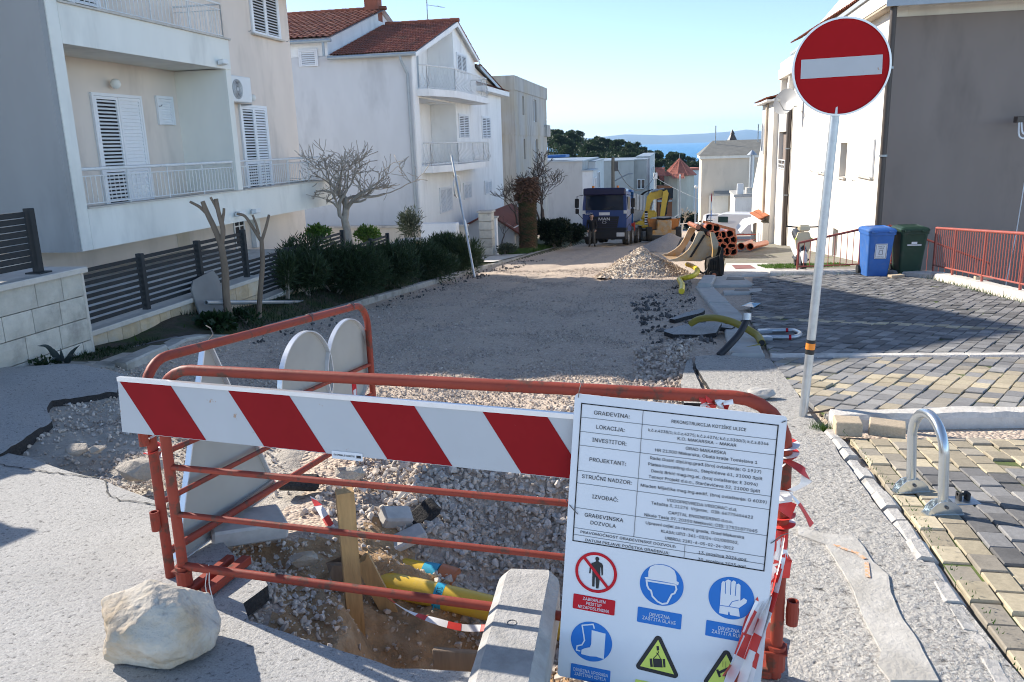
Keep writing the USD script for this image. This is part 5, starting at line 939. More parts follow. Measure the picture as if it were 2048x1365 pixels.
# ---------------------------------------------------------------- white house with tiled roofs (second on the left)
plaster('wall_white', (.80, .80, .78)); plaster('wall_greywhite_and_shade', (.60, .60, .60))  # second white is darker: side wall shade in the colour; shed shares it
def tile_roof(quad, nu, nr, amp=.055, name='roof_tiles', m='tile_red', parent=None, lift=.0):
    """barrel tiles on a quad: corners eave-left, eave-right, ridge-right, ridge-left"""
    a, b, c, d = (np.asarray(x, float) for x in quad); n = np.cross(b - a, d - a); n /= np.linalg.norm(n); n = n if n[2] > 0 else -n
    cols = nu * 6 + 1; rows = nr * 2; s = np.linspace(0, 1, cols); h = amp * np.abs(np.cos(np.linspace(0, nu * math.pi, cols))); V = []
    for r in range(nr):
        for e, lf in ((r / nr, .03), ((r + 1.06) / nr, 0.0)):
            t = min(e, 1.02); p = (a[None] * (1 - s[:, None]) + b[None] * s[:, None]) * (1 - t) + (d[None] * (1 - s[:, None]) + c[None] * s[:, None]) * t; V.append(p + n * (h + lf + lift + RNG.normal(0, .004, cols))[:, None])
    V = np.vstack(V); F = []
    for r in range(nr):
        F += [[(2 * r) * cols + j, (2 * r) * cols + j + 1, (2 * r + 1) * cols + j + 1, (2 * r + 1) * cols + j] for j in range(cols - 1)]
        if r: F += [[(2 * r - 1) * cols + j, (2 * r - 1) * cols + j + 1, (2 * r) * cols + j + 1, (2 * r) * cols + j] for j in range(cols - 1)]
    return put(name, MB().add(V, F), m, parent, kind='stuff')
def ridge_tiles(a, b, parent, r=.11, m='tile_red'):
    a, b = np.asarray(a, float), np.asarray(b, float); L = np.linalg.norm(b - a); n = max(2, int(L / .36)); d = (b - a) / n
    for i in range(n): put('ridge_tile', MB().tube([a + d * i, a + d * (i + 1.08)], [r, r * .82], 8), m, parent)
hb_ = thing('white_house', 'tall white house with red tiled gables and two balconies', 'house', P(36, -11, -2.6)); U0, UA, U1 = 32.7, 39.3, 43.5
gable = Polygon([(U0, -3.2), (U0, 5.46), (UA, 7.34), (U1, 6.05), (U1, 5.7), (49.9, 4.75), (49.9, -3.6)])
op1 = Polygon([(33.3, 4.12), (39.2, 4.12), (39.2, 6.95), (33.3, 5.30)]); op2 = sbox(33.35, 1.06, 39.2, 3.72)
put('front_wall', MB().prism(gable.difference(op1).difference(op2), 1.25, fr_vwall(-11.45, 0, 0)), 'wall_white', hb_)
put('body', MB().prism(gable, 13.2, fr_vwall(-24.66, 0, 0)), 'wall_white', hb_)
put('side_render', MB().box([-24.6, U0 - .012, -3.2], [-10.25, U0 - .002, 5.44], VUZ), 'wall_greywhite_and_shade', hb_)  # thin skin over the white wall, painting in its shaded side
EV = 32.45
def rp(u, v): return P(u, v, 5.47 + (u - U0) * (7.40 - 5.47) / (UA - U0) if u <= UA else 7.40 - (u - UA) * .32)
vb = uvof(FU(705, 112, EV))[1]
for (ua, ub, m_, nr) in ((EV, UA, 1, 16),):
    tile_roof([rp(EV, -13.55), rp(EV, -9.95), rp(UA, -9.95), rp(UA, -13.55)], 30, 17, parent=hb_)
tile_roof([rp(U1 + .15, -9.95), rp(U1 + .15, -13.55), rp(UA, -13.55), rp(UA, -9.95)], 30, 10, parent=hb_)
put('roof_deck', MB().add(np.array([rp(EV, -13.55), rp(EV, -9.95), rp(UA, -9.95), rp(UA, -13.55), rp(U1 + .15, -9.95), rp(U1 + .15, -13.55)]) - [0, 0, .02], [[0, 1, 2, 3], [3, 2, 4, 5]]).add(np.array([rp(EV, -9.95), rp(UA, -9.95), rp(UA, -9.95) - [0, 0, .2], rp(EV, -9.95) - [0, 0, .16], rp(U1 + .15, -9.95), rp(U1 + .15, -9.95) - [0, 0, .16]]) - [0, 0, .021], [[0, 1, 2, 3], [1, 4, 5, 2]]), 'wall_white', hb_)
ridge_tiles(rp(UA, -13.45) + [0, 0, .06], rp(UA, -9.9) + [0, 0, .06], hb_)
# taller rear part
zb = 1.0; hi = lambda u, v: rp(u, v) + np.array([0, 0, .72])
put('rear_gable', MB().prism(Polygon([(U0, 5.3), (U0, 6.15), (UA, 8.06), (U1, 6.7), (U1, 5.3)]), 11.7, fr_vwall(-25.4, 0, 0)), 'wall_white', hb_)
tile_roof([hi(EV, -25.4), hi(EV, -13.45), hi(UA, -13.45), hi(UA, -25.4)], 44, 17, parent=hb_); ridge_tiles(hi(UA, -25.3) + [0, 0, .06], hi(UA, -13.4) + [0, 0, .06], hb_)
put('rear_deck', MB().add(np.array([hi(EV, -25.4), hi(EV, -13.45), hi(UA, -13.45), hi(UA, -25.4), hi(U1 + .2, -13.45), hi(U1 + .2, -25.4)]) - [0, 0, .02], [[0, 1, 2, 3], [3, 2, 4, 5]]), 'wall_white', hb_)
mat('gutter', (.33, .37, .39), .45, .1, 5, metal=.3)
gt = put('gutter', MB().tube([P(EV - .06, -13.6, 5.33), P(EV - .06, -9.95, 5.33)], .075, 8).tube([P(EV - .06, -25.4, 6.0), P(EV - .06, -13.4, 6.0)], .075, 8), 'gutter', hb_)
put('downpipe', MB().tube([P(EV - .05, -10.6, 5.28), P(EV - .02, -10.55, 5.05), P(U0 - .08, -10.4, 4.6), P(U0 - .08, -10.36, -2.5)], .055, 8), 'gutter', gt); put('downpipe', MB().tube([P(EV - .05, -13.75, 5.95), P(EV - .05, -13.75, 5.4)], .055, 8), 'gutter', gt)
vw = FU(617, 118, U0 - .02); vv = uvof(vw)[1]; shutters(hb_, fr_uwall(vv - .35, U0 - .015, vw[2] - .3), .7, .6, 1, 6, tilt=.8, fine=False)
chm = FU(763, 5, UA); cv_ = uvof(chm)[1] - .5; ch_ = put('chimney', MB().box([cv_ - .25, UA - .3, 7.6], [cv_ + .4, UA + .3, 8.75], VUZ).box([cv_ - .33, UA - .38, 8.75], [cv_ + .48, UA + .38, 8.85], VUZ), 'tile_red', hb_); put('cowl', MB().cyl(P(UA, cv_ + .1, 8.85), P(UA, cv_ + .1, 9.1), .16).cyl(P(UA, cv_ + .1, 9.1), P(UA, cv_ + .1, 9.16), .28), 'metal_grey', ch_)
an = FU(855, 34, UA); va_ = uvof(an)[1]; anp = put('aerial', MB().cyl(P(UA, va_, 7.3), P(UA, va_, 9.3), .025), 'metal_grey', hb_); put('dipole', MB().cyl(P(UA, va_, 8.2), P(UA + .4, va_ + .75, 8.1), .012).cyl(P(UA - .1, va_ + .5, 8.15), P(UA + .7, va_ + .5, 8.15), .008), 'metal_grey', anp)
# far lower roof and its eave strip
tile_roof([P(50.3, -9.9, 4.72), P(50.3, -16, 4.72), P(U1, -16, 5.82), P(U1, -9.9, 5.82)], 26, 14, parent=hb_)
put('roof_deck', MB().add(np.array([P(50.3, -9.9, 4.7), P(50.3, -16, 4.7), P(U1, -16, 5.8), P(U1, -9.9, 5.8), P(U1, -9.9, 5.62), P(50.3, -9.9, 4.52)]), [[0, 1, 2, 3], [3, 4, 5, 0]]), 'metal_grey', hb_)
put('eave_strip', MB().box([-10.195, 43.6, 4.55], [-9.7, 50.1, 4.8], VUZ), 'wall_white', hb_); tile_roof([P(43.6, -9.68, 4.82), P(50.1, -9.68, 4.82), P(50.1, -10.19, 5.0), P(43.6, -10.19, 5.0)], 30, 2, .03, parent=hb_)
# balconies
for zt, u1_ in ((4.06, 42.3), (1.0, 42.2)):
    slab = Polygon([(-10.198, 33.1), (-9.75, 33.3), (-9.15, 35.4), (-9.15, u1_ - .5), (-9.5, u1_), (-10.198, u1_)]); fr = lambda c, zt=zt: VUZ(np.asarray(c) + [0, 0, zt - .28])
    bl = put('balcony_slab', MB().prism(slab, .28, fr), 'wall_white', hb_)
    railing(hb_, [P(33.25, -10.1, zt), P(33.45, -9.85, zt), P(35.5, -9.22, zt), P(u1_ - .6, -9.22, zt), P(u1_ - .08, -9.6, zt), P(u1_ - .08, -10.15, zt)], .92, .24, 'rail_white', r=.03, rb=.011, top2=.0, bottom=.06, belly=.10, out=[VD[0], VD[1], 0], fine=False, posts=9)
def shb(px0, py0, px1, py1, v=-10.197, rows=12, leaves=2):
    a, b = FV(px0, py1, v), FV(px1, py0, v); u0, u1 = uvof(a)[0], uvof(b)[0]; h = b[2] - a[2] if b[2] > a[2] else .9; shutters(hb_, fr_vwall(v, u0, a[2]), u1 - u0, h, leaves, rows, tilt=1.0, fine=False, frame_w=.05)
shb(919, 232, 936, 276); shb(965, 236, 979, 278); shb(928, 366, 941, 400, rows=16); shb(970, 361, 982, 390, rows=16); shb(881, 374, 902, 428, rows=26); shb(914, 114, 931, 143, rows=12)
shutters(hb_, fr_vwall(-11.44, 34.3, 1.05), 2.0, 2.15, 2, 26, tilt=1.0, fine=False); shutters(hb_, fr_vwall(-11.44, 36.2, 4.12), .9, 2.1, 1, 26, tilt=.6, fine=False); put('balcony_door', MB().box([-11.448, 37.25, 4.12], [-11.42, 37.6, 6.2], VUZ), 'gutter', hb_)
c = FV(884, 217, -11.0); put('security_camera', MB().cyl(c, c + np.array([.12, -.35, -.02]), .13).ball(c + np.array([.12, -.36, 0]), .12, 2), 'dark_inside', hb_, smooth=40); c = FV(862, 211, -10.9); put('ceiling_lamp', MB().ball([c[0], c[1], 3.70], [.25, .25, .07]), 'lamp_glass', hb_)

# ---------------------------------------------------------------- bare concrete building
def boardmarked(name, c):
    n = {'g': ('geometry', {}), 'm1': ('mapping', dict(scale=(2.2, 2.2, .12))), 'n1': ('noise_texture', dict(scale=1.6, detail=8., roughness=.7)), 'r': ('rgb_ramp', dict(ramp=[(.3, np.array(c) * .55), (.5, c), (.7, np.array(c) * 1.2)])), 'n2': ('noise_texture', dict(scale=.35, detail=6.)), 'r2': ('rgb_ramp', dict(ramp=[(.45, (0, 0, 0)), (.65, (.7, .7, .7))])),
         'mx': ('mix', dict(color2=(.40, .34, .25))), 'w': ('wave_texture', dict(scale=2.2, distortion=.6, wave_type='bands', bands_direction='diagonal')), 'b': ('bump', dict(strength=.15, distance=.01)), 'p': ('principled_bsdf', dict(roughness=.9, specular_ior_level=.2))}
    MATS[name] = usdkit.material(stage, f'{W}/Looks/{name}', n, [('g.position', 'm1.vector'), ('m1.vector', 'n1.vector'), ('n1.fac', 'r.fac'), ('g.position', 'n2.vector'), ('n2.fac', 'r2.fac'), ('r2.color', 'mx.fac'), ('r.color', 'mx.color1'), ('mx.color', 'p.base_color'), ('n1.fac', 'b.height'), ('b.normal', 'p.normal')], surface='p.BSDF')
boardmarked('raw_concrete', (.40, .385, .36))
cb = thing('concrete_building', 'bare grey concrete building shell with narrow window slots', 'building', P(55, -10.2, -4))
winc = [(57.2, 3.72, 57.95, 4.95), (61.9, 3.35, 63.2, 4.95), (57.4, .75, 57.95, 2.12), (62.2, .45, 63.5, 2.1)]
fcp = sbox(54.3, -5, 68.3, 6.05)
for w in winc: fcp = fcp.difference(sbox(*w))
put('street_wall', MB().prism(fcp, .30, fr_vwall(-10.5, 0, 0)), 'raw_concrete', cb); put('body', MB().box([-22, 54.3, -5], [-10.502, 68.3, 6.05], VUZ), 'raw_concrete', cb)
put('parapet_band', MB().box([-10.198, 54.25, 5.2], [-10.15, 68.5, 6.1], VUZ).box([-22, 54.25, 5.2], [-10.198, 54.298, 6.1], VUZ), 'raw_concrete', cb); put('floor_band', MB().box([-10.198, 54.26, 2.35], [-10.165, 68.6, 3.05], VUZ).box([-22, 54.26, 2.40], [-10.198, 54.297, 2.52], VUZ).box([-22, 54.2, -1.0], [-10.1, 68.4, -.75], VUZ), 'raw_concrete', cb)
for w in winc:
    q = put('window_frame', MB().prism(Polygon(sbox(*w).exterior, [sbox(w[0] + .07, w[1] + .07, w[2] - .07, w[3] - .07).exterior.coords]), .06, fr_vwall(-10.40, 0, 0)), 'shutter_white', cb); put('pane', MB().box([-10.39, w[0] + .07, w[1] + .07], [-10.38, w[2] - .07, w[3] - .07], VUZ), 'glass_dark', q)
put('balcony_stub', MB().box([-10.2, 66.8, 2.3], [-9.95, 68.6, 3.2], VUZ), 'raw_concrete', cb)

# ---------------------------------------------------------------- garden wall, gate pillar, shed
gw_ = thing('garden_wall', 'long beige rendered garden wall in front of the white house', 'wall', P(30.6, -12, -2.5)); put('wall', MB().box([-20, 30.5, -3.0], [-7.75, 30.75, -1.23], VUZ), 'wall_beige', gw_); put('coping', MB().box([-20, 30.44, -1.23], [-7.7, 30.81, -1.16], VUZ), 'cap_stone', gw_); put('block', MB().bbox([-9.4, 30.0, -2.6], [-8.0, 30.48, -1.05], VUZ, .02), 'wall_white', gw_)
pl_ = thing('gate_pillar', 'square stone gate pillar beside the pale entrance paving', 'pillar', P(31.3, -7.1, -2.6)); q0, q1 = FV(953, 515, -6.95), FV(981, 515, -6.95)
for k in range(6): put('stone', MB().bbox([-7.38, 31.05, -2.75 + k * .33 + .006], [-6.86, 31.57, -2.75 + (k + 1) * .33 - .002], VUZ, .02), 'stone_gold' if k < 0 else 'stone_pale', pl_)
put('cap', MB().bbox([-7.43, 31.0, -.765], [-6.81, 31.62, -.69], VUZ, .015), 'cap_stone', pl_)
gp2_ = thing('gate_post', 'slim white post next to the stone gate pillar', 'post', P(32.2, -7.0, -2.6)); put('shaft', MB().box([-7.1, 32.1, -2.8], [-6.9, 32.35, -1.06], VUZ), 'wall_white', gp2_); put('cap', MB().box([-7.15, 32.05, -1.06], [-6.85, 32.4, -1.0], VUZ), 'cap_stone', gp2_)
ent, _ = drape(Polygon([xy(*p) for p in ((25.5, -5.62), (32.2, -5.72), (32.0, -6.9), (25.9, -7.0))]), .4, lambda x, y: gz(y) + .13, .05); put('entrance_paving', ent, 'concrete_pale', label='pale paved entrance in front of the stone gate pillar', cat='paving', kind='structure')
sh_ = thing('garden_shed', 'small white shed with a plain rust red roof behind the gate pillar', 'shed', P(40, -9, -3.3)); mat('roof_rust', (.17, .06, .045), .9, .15, 3)
s0 = [D(975, 445, 40), D(1048, 470, 40)]
hw = MB().box([-9.6, 38.2, -4.4], [-7.35, 43.5, -2.05], VUZ); put('wall', hw, 'wall_greywhite_and_shade', sh_)
R4 = np.array([P(37.9, -7.05, -2.28), P(43.9, -7.05, -2.28), P(43.9, -8.55, -1.30), P(37.9, -8.55, -1.30), P(37.9, -9.95, -2.0), P(43.9, -9.95, -2.0)]); put('roof', MB().add(R4, [[0, 1, 2, 3], [3, 2, 5, 4]]).add(np.vstack([R4, R4 - [0, 0, .09]]), [[0, 3, 9, 6], [3, 4, 10, 9], [0, 6, 7, 1], [6, 9, 8, 7], [9, 10, 11, 8]]), 'roof_rust', sh_)
put('gable_fill', MB().poly([P(38.21, -7.35, -2.06), P(38.21, -8.5, -1.36), P(38.21, -9.6, -1.85), P(38.21, -9.6, -2.06)]), 'wall_greywhite_and_shade', sh_); put('door', MB().box([-7.348, 38.6, -3.9], [-7.32, 39.8, -2.5], VUZ), 'gutter', sh_)

# ---------------------------------------------------------------- leaning pole with edge-on disc, lying sign, gutter pipe
pb_ = np.array(G(948, 548, .1)); pt_ = D(903, 312, 22.6); axp = (pt_ - pb_) / np.linalg.norm(pt_ - pb_); lp = thing('leaning_sign_pole', 'galvanised pole leaning by the left kerb with a round sign seen edge-on', 'road sign', pb_)
put('pole', MB().cyl(pb_ - axp * .1, pt_, .03, n=10), 'galvanised', lp, smooth=40); dc = D(911, 374, 22.45); nd = np.array([.97, -.25, .05]); nd /= np.linalg.norm(nd); fd = frame(dc + nd * .05, np.cross([0, 0, 1.0], nd), [0, 0, 1.0], nd)
put('disc', MB().prism(Point(0, 0).buffer(.29, 24), .003, fd), 'sign_back', lp); put('rim', MB().prism(Point(0, 0).buffer(.30, 24).difference(Point(0, 0).buffer(.285, 24)), .03, lambda c: fd(np.asarray(c) - [0, 0, .013])), 'alu', lp); put('clamp', MB().cyl(dc + [0, 0, .25], dc + [0, 0, .31], .045).cyl(dc - [0, 0, .25], dc - [0, 0, .19], .045), 'wire', lp); put('splint', MB().cyl(D(930, 440, 22.2), D(942, 500, 22.15), .02), 'galvanised', lp)
mat('board_grey', (.17, .17, .165), .6, .1, 6); ls0, ls1 = FV(412, 606, -5.98), FV(622, 604, -6.05); ls = thing('fallen_sign', 'grey sign board and its pole fallen against the low stone wall', 'road sign', ls0)
put('pole', MB().ring(ls0, ls1, .03, .025, 12), 'metal_grey', ls, smooth=40); fb_ = frame(FV(402, 645, -6.16), [UD[0], UD[1], 0], np.array([-.22, .05, 1.0]) / 1.03, [VD[0], VD[1], .2]); put('board', MB().prism(Polygon([(0, .08), (.10, 0), (.62, 0), (.70, .08), (.70, .52), (.62, .62), (.10, .56), (0, .46)]), .02, fb_), 'board_grey', ls)
mat('pvc_grey', (.10, .105, .115), .45, .1, 6); gpp = [G(268, 712, .12), G(355, 690, .12)]; gpp = [p + [0, 0, .03] for p in gpp]; dgp = (gpp[1] - gpp[0]) / np.linalg.norm(gpp[1] - gpp[0]); a_ = np.cross(dgp, [0, 0, 1.0]); mb = MB(); V = []
for p in (gpp[0], gpp[1]): V += [p + a_ * .075 * math.cos(k) + np.array([0, 0, 1.0]) * .075 * math.sin(k) for k in np.linspace(0, math.pi, 9)]
mb.add(np.array(V), [[j, j + 1, 9 + j + 1, 9 + j] for j in range(8)]); put('gutter_piece', mb, 'pvc_grey', smooth=True, label='length of grey plastic half pipe lying in the planting bed', cat='gutter')

# ---------------------------------------------------------------- trees and plants
mat('bark', (.19, .14, .10), .95, .25, 12, bump=.9, bscale=40, stretch=(1, 1, .4), spot=(.10, .08, .06), spotscale=3., bdist=.015); mat('bark_pale', (.34, .30, .25), .9, .2, 9, bump=.5, bscale=30, spot=(.26, .22, .18), spotscale=4.); mat('twig', (.27, .23, .19), .9, .2, 9); mat('twig_dark', (.085, .07, .06), .9, .2, 9)
def pruned(label, limbs, r0):
    t = thing('pruned_tree', label, 'tree', limbs[0][0]); 
    for i, l in enumerate(limbs):
        c = curve(l, 14); rr = np.linspace(r0 if i == 0 else l_r[i], (r0 * .72 if i == 0 else l_r[i] * .72), len(c)) * (1 + .10 * (meshkit.fbm(c * 6, 3, 3) - .5) * 2); put('trunk' if i == 0 else 'branch', MB().tube(c, rr, 9), 'bark', t, smooth=True)
    return t
l_r = [0, .040, .024, .036, .022, .022, .02, .02]
T1, T2 = FV(455, 645, -5.95)[1], FV(515, 645, -5.9)[1]
pruned('thicker pruned bare tree with stubby cut branches before the slat fence', [[D(462, 655, T1), D(453, 600, T1), D(450, 540, T1), D(442, 490, T1)], [D(443, 492, T1), D(428, 455, T1), D(415, 428, T1), D(405, 403, T1)], [D(418, 432, T1), D(400, 415, T1), D(380, 404, T1)], [D(442, 492, T1), D(446, 460, T1), D(437, 425, T1), D(432, 398, T1)], [D(443, 452, T1), D(447, 430, T1), D(448, 417, T1)], [D(437, 425, T1), D(430, 410, T1), D(421, 395, T1)]], .058)
l_r = [0, .026, .024, .020, .02, .02]
pruned('thinner pruned bare tree right of the thicker one', [[D(517, 650, T2), D(520, 590, T2), D(525, 530, T2), D(523, 478, T2)], [D(522, 482, T2), D(505, 455, T2), D(490, 433, T2), D(474, 428, T2)], [D(524, 480, T2), D(532, 455, T2), D(538, 430, T2)], [D(518, 470, T2), D(512, 448, T2), D(505, 430, T2)]], .042)
def bare_tree(name, label, base, h, spread, seed, m, trunk_r, lean=(0, 0), levels=5, nb=(3, 4), crook=.35, droop=0., minr=.004, splay=.9):
    rg = np.random.default_rng(seed); t = thing(name, label, 'tree', base); parts = [MB() for _ in range(3)]
    def grow_(p, d, L, r, lev):
        n = 5; pts = [p]; q = p.copy(); dd = d.copy()
        for i in range(n):
            dd = dd + rg.normal(0, crook * .35, 3) + np.array([0, 0, .06 - droop * .02 * lev]); dd /= np.linalg.norm(dd); q = q + dd * L / n; pts.append(q.copy())
        rs = np.linspace(r, max(r * .62, minr), n + 1); parts[min(lev, 2)].tube(pts, rs, 7 if lev < 2 else (5 if lev == 2 else 3), cap=lev < 2)
        if lev >= levels: return
        k = rg.integers(nb[0], nb[1] + 1)
        for i in range(k):
            j = n if i == 0 else rg.integers(2, n + 1); ang = rg.uniform(0, 2 * math.pi); side = np.array([math.cos(ang), math.sin(ang), rg.uniform(-.1, .45)]); nd_ = dd * .75 + side * splay * rg.uniform(.6, 1.1); nd_[2] *= .9; nd_ /= np.linalg.norm(nd_)
            grow_(pts[j], nd_, L * rg.uniform(.62, .82), max(rs[j] * rg.uniform(.55, .75), minr), lev + 1)
    b = np.asarray(base, float); grow_(b, np.array([lean[0], lean[1], 1.0]) / np.linalg.norm([lean[0], lean[1], 1.0]), h * .34, trunk_r, 0)
    put('trunk', parts[0], m, t, smooth=True); put('limbs', parts[1], m, t, smooth=True) if parts[1].n else None; put('twigs', parts[2], m, t, kind='stuff')
    return t
bare_tree('fig_tree', 'spreading bare fig tree with twisted grey branches before the white house', D(702, 500, 23.5) , 4.3, 1.5, 5, 'bark_pale', .14, (.02, 0), 4, (3, 5), .55, splay=1.1, minr=.010)
bare_tree('walnut_tree', 'tall bare dark-twigged tree behind the palm trunk', D(1085, 480, 42), 4.6, 2, 9, 'twig_dark', .13, (.1, 0), 5, (3, 4), .5, minr=.012)
bare_tree('bare_shrub', 'thin bare shrub in front of the little shed', D(1003, 492, 35.5), 1.5, 1, 13, 'twig_dark', .03, (0, 0), 4, (2, 3), .3, minr=.006)
bare_tree('walnut_tree', 'low bare dark branches spreading left of the palm trunk', D(1040, 470, 40), 3.2, 1.4, 21, 'twig_dark', .08, (-.35, 0), 4, (3, 4), .5, minr=.011)
# cut palm
pbx = D(1057, 496, 37.5); pm = thing('palm_trunk', 'thick topped palm trunk with reddish leaf scars and a shaggy head', 'palm', pbx); mat('palm', (.125, .072, .042), .95, .4, 10, bump=.9, bscale=30, stretch=(1, 1, 3), spot=(.05, .06, .025), spotscale=2.5, spotw=(.42, .6)); mat('palm_head', (.11, .065, .045), .98, .3, 14, bump=.8, bscale=40)
put('trunk', MB().lathe([(.42, -.2), (.40, .3), (.38, 1.2), (.37, 2.2), (.40, 2.6)], pbx, 20), 'palm', pm, smooth=True); mb = MB()
for i in range(560):
    a = i * 2.39996; z = .02 + 2.45 * i / 560; r = .385; c = pbx + [r * math.cos(a), r * math.sin(a), z]; o = np.array([math.cos(a), math.sin(a), 0]); s = np.array([-math.sin(a), math.cos(a), 0]); mb.add([c - s * .075, c + s * .075, c + s * .045 + o * .055 + [0, 0, .075], c - s * .045 + o * .055 + [0, 0, .075], c + [0, 0, .10]], [[0, 1, 2], [0, 2, 3], [3, 2, 4]])
put('leaf_scars', mb, 'palm', pm, kind='stuff'); mb = MB(); rg = np.random.default_rng(4)
for i in range(420):
    a = rg.uniform(0, 2 * math.pi); z = 2.15 + rg.uniform(0, 1.0); r = .33 * math.sqrt(max(.05, 1 - ((z - 2.55) / .75) ** 2)); o = np.array([math.cos(a), math.sin(a), rg.uniform(-1.1, .5)]); c = pbx + [r * math.cos(a), r * math.sin(a), z]; mb.bar(c, c + o * rg.uniform(.12, .34), .07, .03)
put('shaggy_head', mb.ball(pbx + [0, 0, 2.65], [.36, .36, .5]), 'palm_head', pm, kind='stuff')
leafmat('leaf_oleander', (.045, .075, .03), (.115, .155, .06)); leafmat('leaf_glossy', (.012, .026, .012), (.05, .065, .03)); leafmat('leaf_light', (.08, .16, .02), (.16, .26, .05)); leafmat('leaf_ivy', (.018, .045, .014), (.05, .10, .03)); leafmat('leaf_agave', (.06, .085, .085), (.10, .13, .12)); leafmat('grass', (.05, .11, .018), (.12, .20, .04)); leafmat('leaf_olive', (.07, .09, .06), (.14, .15, .11))
def leaves(rg, c, r, n, L, w, shell=.35, updir=.5, lumps=3.2, seed=0, tri_=False):
    """leaf blades through an uneven ellipsoid volume, denser towards its skin"""
    d = rg.normal(size=(n, 3)); d /= np.linalg.norm(d, axis=1, keepdims=True); k = rg.uniform(0, 1, n) ** shell * (.62 + .62 * meshkit.fbm(d * lumps * .5 + seed, 3, seed)); p = np.asarray(c) + d * k[:, None] * np.asarray(r)
    e = d * .7 + rg.normal(0, .6, (n, 3)) + [0, 0, updir]; e /= np.linalg.norm(e, axis=1, keepdims=True); s = np.cross(e, rg.normal(size=(n, 3))); s /= np.linalg.norm(s, axis=1, keepdims=True); l = L * rg.uniform(.6, 1.25, n)[:, None]; ww = w * rg.uniform(.7, 1.2, n)[:, None]; up = np.cross(s, e) * l * .08
    V = np.stack([p, p + e * l * .45 + s * ww / 2 + up, p + e * l, p + e * l * .45 - s * ww / 2 + up], 1).reshape(-1, 3); i = np.arange(n)[:, None] * 4
    return V, np.vstack([i + [0, 1, 2], i + [0, 2, 3]])
def bush(name, label, base, r, n, L, w, m, seed, cat='shrub', group=None, lobes=4, stems=6, updir=.5):
    rg = np.random.default_rng(seed); t = thing(name, label, cat, base, group=group); mb = MB(); st = MB(); r = np.asarray(r, float); b = np.asarray(base, float)
    for k in range(lobes):
        o = rg.uniform(-.5, .5, 3) * r * [1.1, 1.1, .5]; c = b + [0, 0, r[2]] + o; mb.add(*leaves(rg, c, r * rg.uniform(.55, .85), n // lobes, L, w, .4, updir, 3.2, seed + k)); st.tube([b + rg.normal(0, .05, 3) * [1, 1, 0], b + [0, 0, r[2] * .5] + o * .4, c], [.018, .014, .006], 5)
    put('foliage', mb, m, t, kind='stuff'); put('stems', st, 'twig', t); return t
ogrp = 'oleander bushes on the verge'
bush('oleander_bush', 'largest dark oleander bush, in front of the slat fence', FV(672, 604, -6.05), (.95, .6, .66), 9000, .15, .024, 'leaf_oleander', 3, group=ogrp)
bush('oleander_bush', 'dark oleander bush right of the largest one', FV(745, 588, -6.05), (.9, .6, .56), 6500, .15, .026, 'leaf_oleander', 5, group=ogrp)
bush('oleander_bush', 'middle oleander bush of the verge row', FV(820, 574, -6.05), (1.0, .6, .60), 7000, .15, .026, 'leaf_oleander', 7, group=ogrp)
bush('oleander_bush', 'taller light-tipped oleander bush left of the leaning pole', FV(890, 566, -6.05), (.95, .6, .72), 7000, .16, .028, 'leaf_oleander', 9, group=ogrp, updir=.9)
bush('oleander_bush', 'last oleander bush, behind the leaning pole', FV(935, 556, -6.05), (.8, .6, .58), 5500, .16, .028, 'leaf_oleander', 11, group=ogrp)
bush('oleander_bush', 'dark oleander bush at the foot of the slat fence', FV(612, 600, -6.2), (.45, .4, .52), 2600, .15, .024, 'leaf_oleander', 15, group=ogrp)
bush('oleander_shoot', 'single tall oleander shoot with a tuft, before the slat fence', FV(577, 598, -6.1), (.17, .17, .46), 350, .17, .022, 'leaf_oleander', 17, lobes=2, updir=1.0)
bush('oleander_shoot', 'upright oleander shoot at the garden wall below the fig tree', D(825, 490, 27), (.45, .4, .75), 900, .2, .035, 'leaf_olive', 19, lobes=4, updir=.7)
bush('glossy_shrub', 'large dark glossy shrub between palm trunk and truck', D(1108, 497, 40), (1.05, .9, .85), 6500, .15, .07, 'leaf_glossy', 21)
bush('glossy_shrub', 'lower dark glossy shrub beside the truck', D(1140, 492, 42), (.75, .7, .62), 3500, .15, .07, 'leaf_glossy', 23)
bush('light_shrub', 'light green sunlit shrub behind the slat fence under the balcony corner', D(640, 480, 20), (.30, .3, .22), 700, .10, .05, 'leaf_light', 25)
bush('light_shrub', 'light green shrub by the beige wall behind the oleanders', D(735, 490, 24), (.45, .4, .3), 900, .12, .06, 'leaf_light', 27)
bush('ivy_clump', 'round-leaved green plant at the corner of the stone walls', FV(222, 730, -5.9) - [0, 0, .06], (.26, .2, .12), 330, .085, .075, 'leaf_ivy', 29, cat='plant', lobes=4)
bush('ivy_clump', 'broad-leaved green plant before the fallen sign board', FV(425, 665, -5.8), (.26, .25, .14), 360, .11, .09, 'leaf_ivy', 31, cat='plant', lobes=4)
bush('ivy_clump', 'small green weeds between the two pruned trees', FV(490, 645, -5.85), (.25, .2, .10), 300, .07, .04, 'leaf_ivy', 33, cat='plant', lobes=4)
bush('ivy_clump', 'tiny green weeds at the far left foot of the stone wall', FV(95, 742, -5.85), (.16, .12, .06), 160, .05, .04, 'leaf_ivy', 35, cat='plant', lobes=3)
bush('white_flowers', 'pale leafy plant at the foot of the slim white gate post', D(1010, 508, 32), (.5, .4, .22), 700, .1, .06, 'leaf_olive', 37, cat='plant', lobes=4)
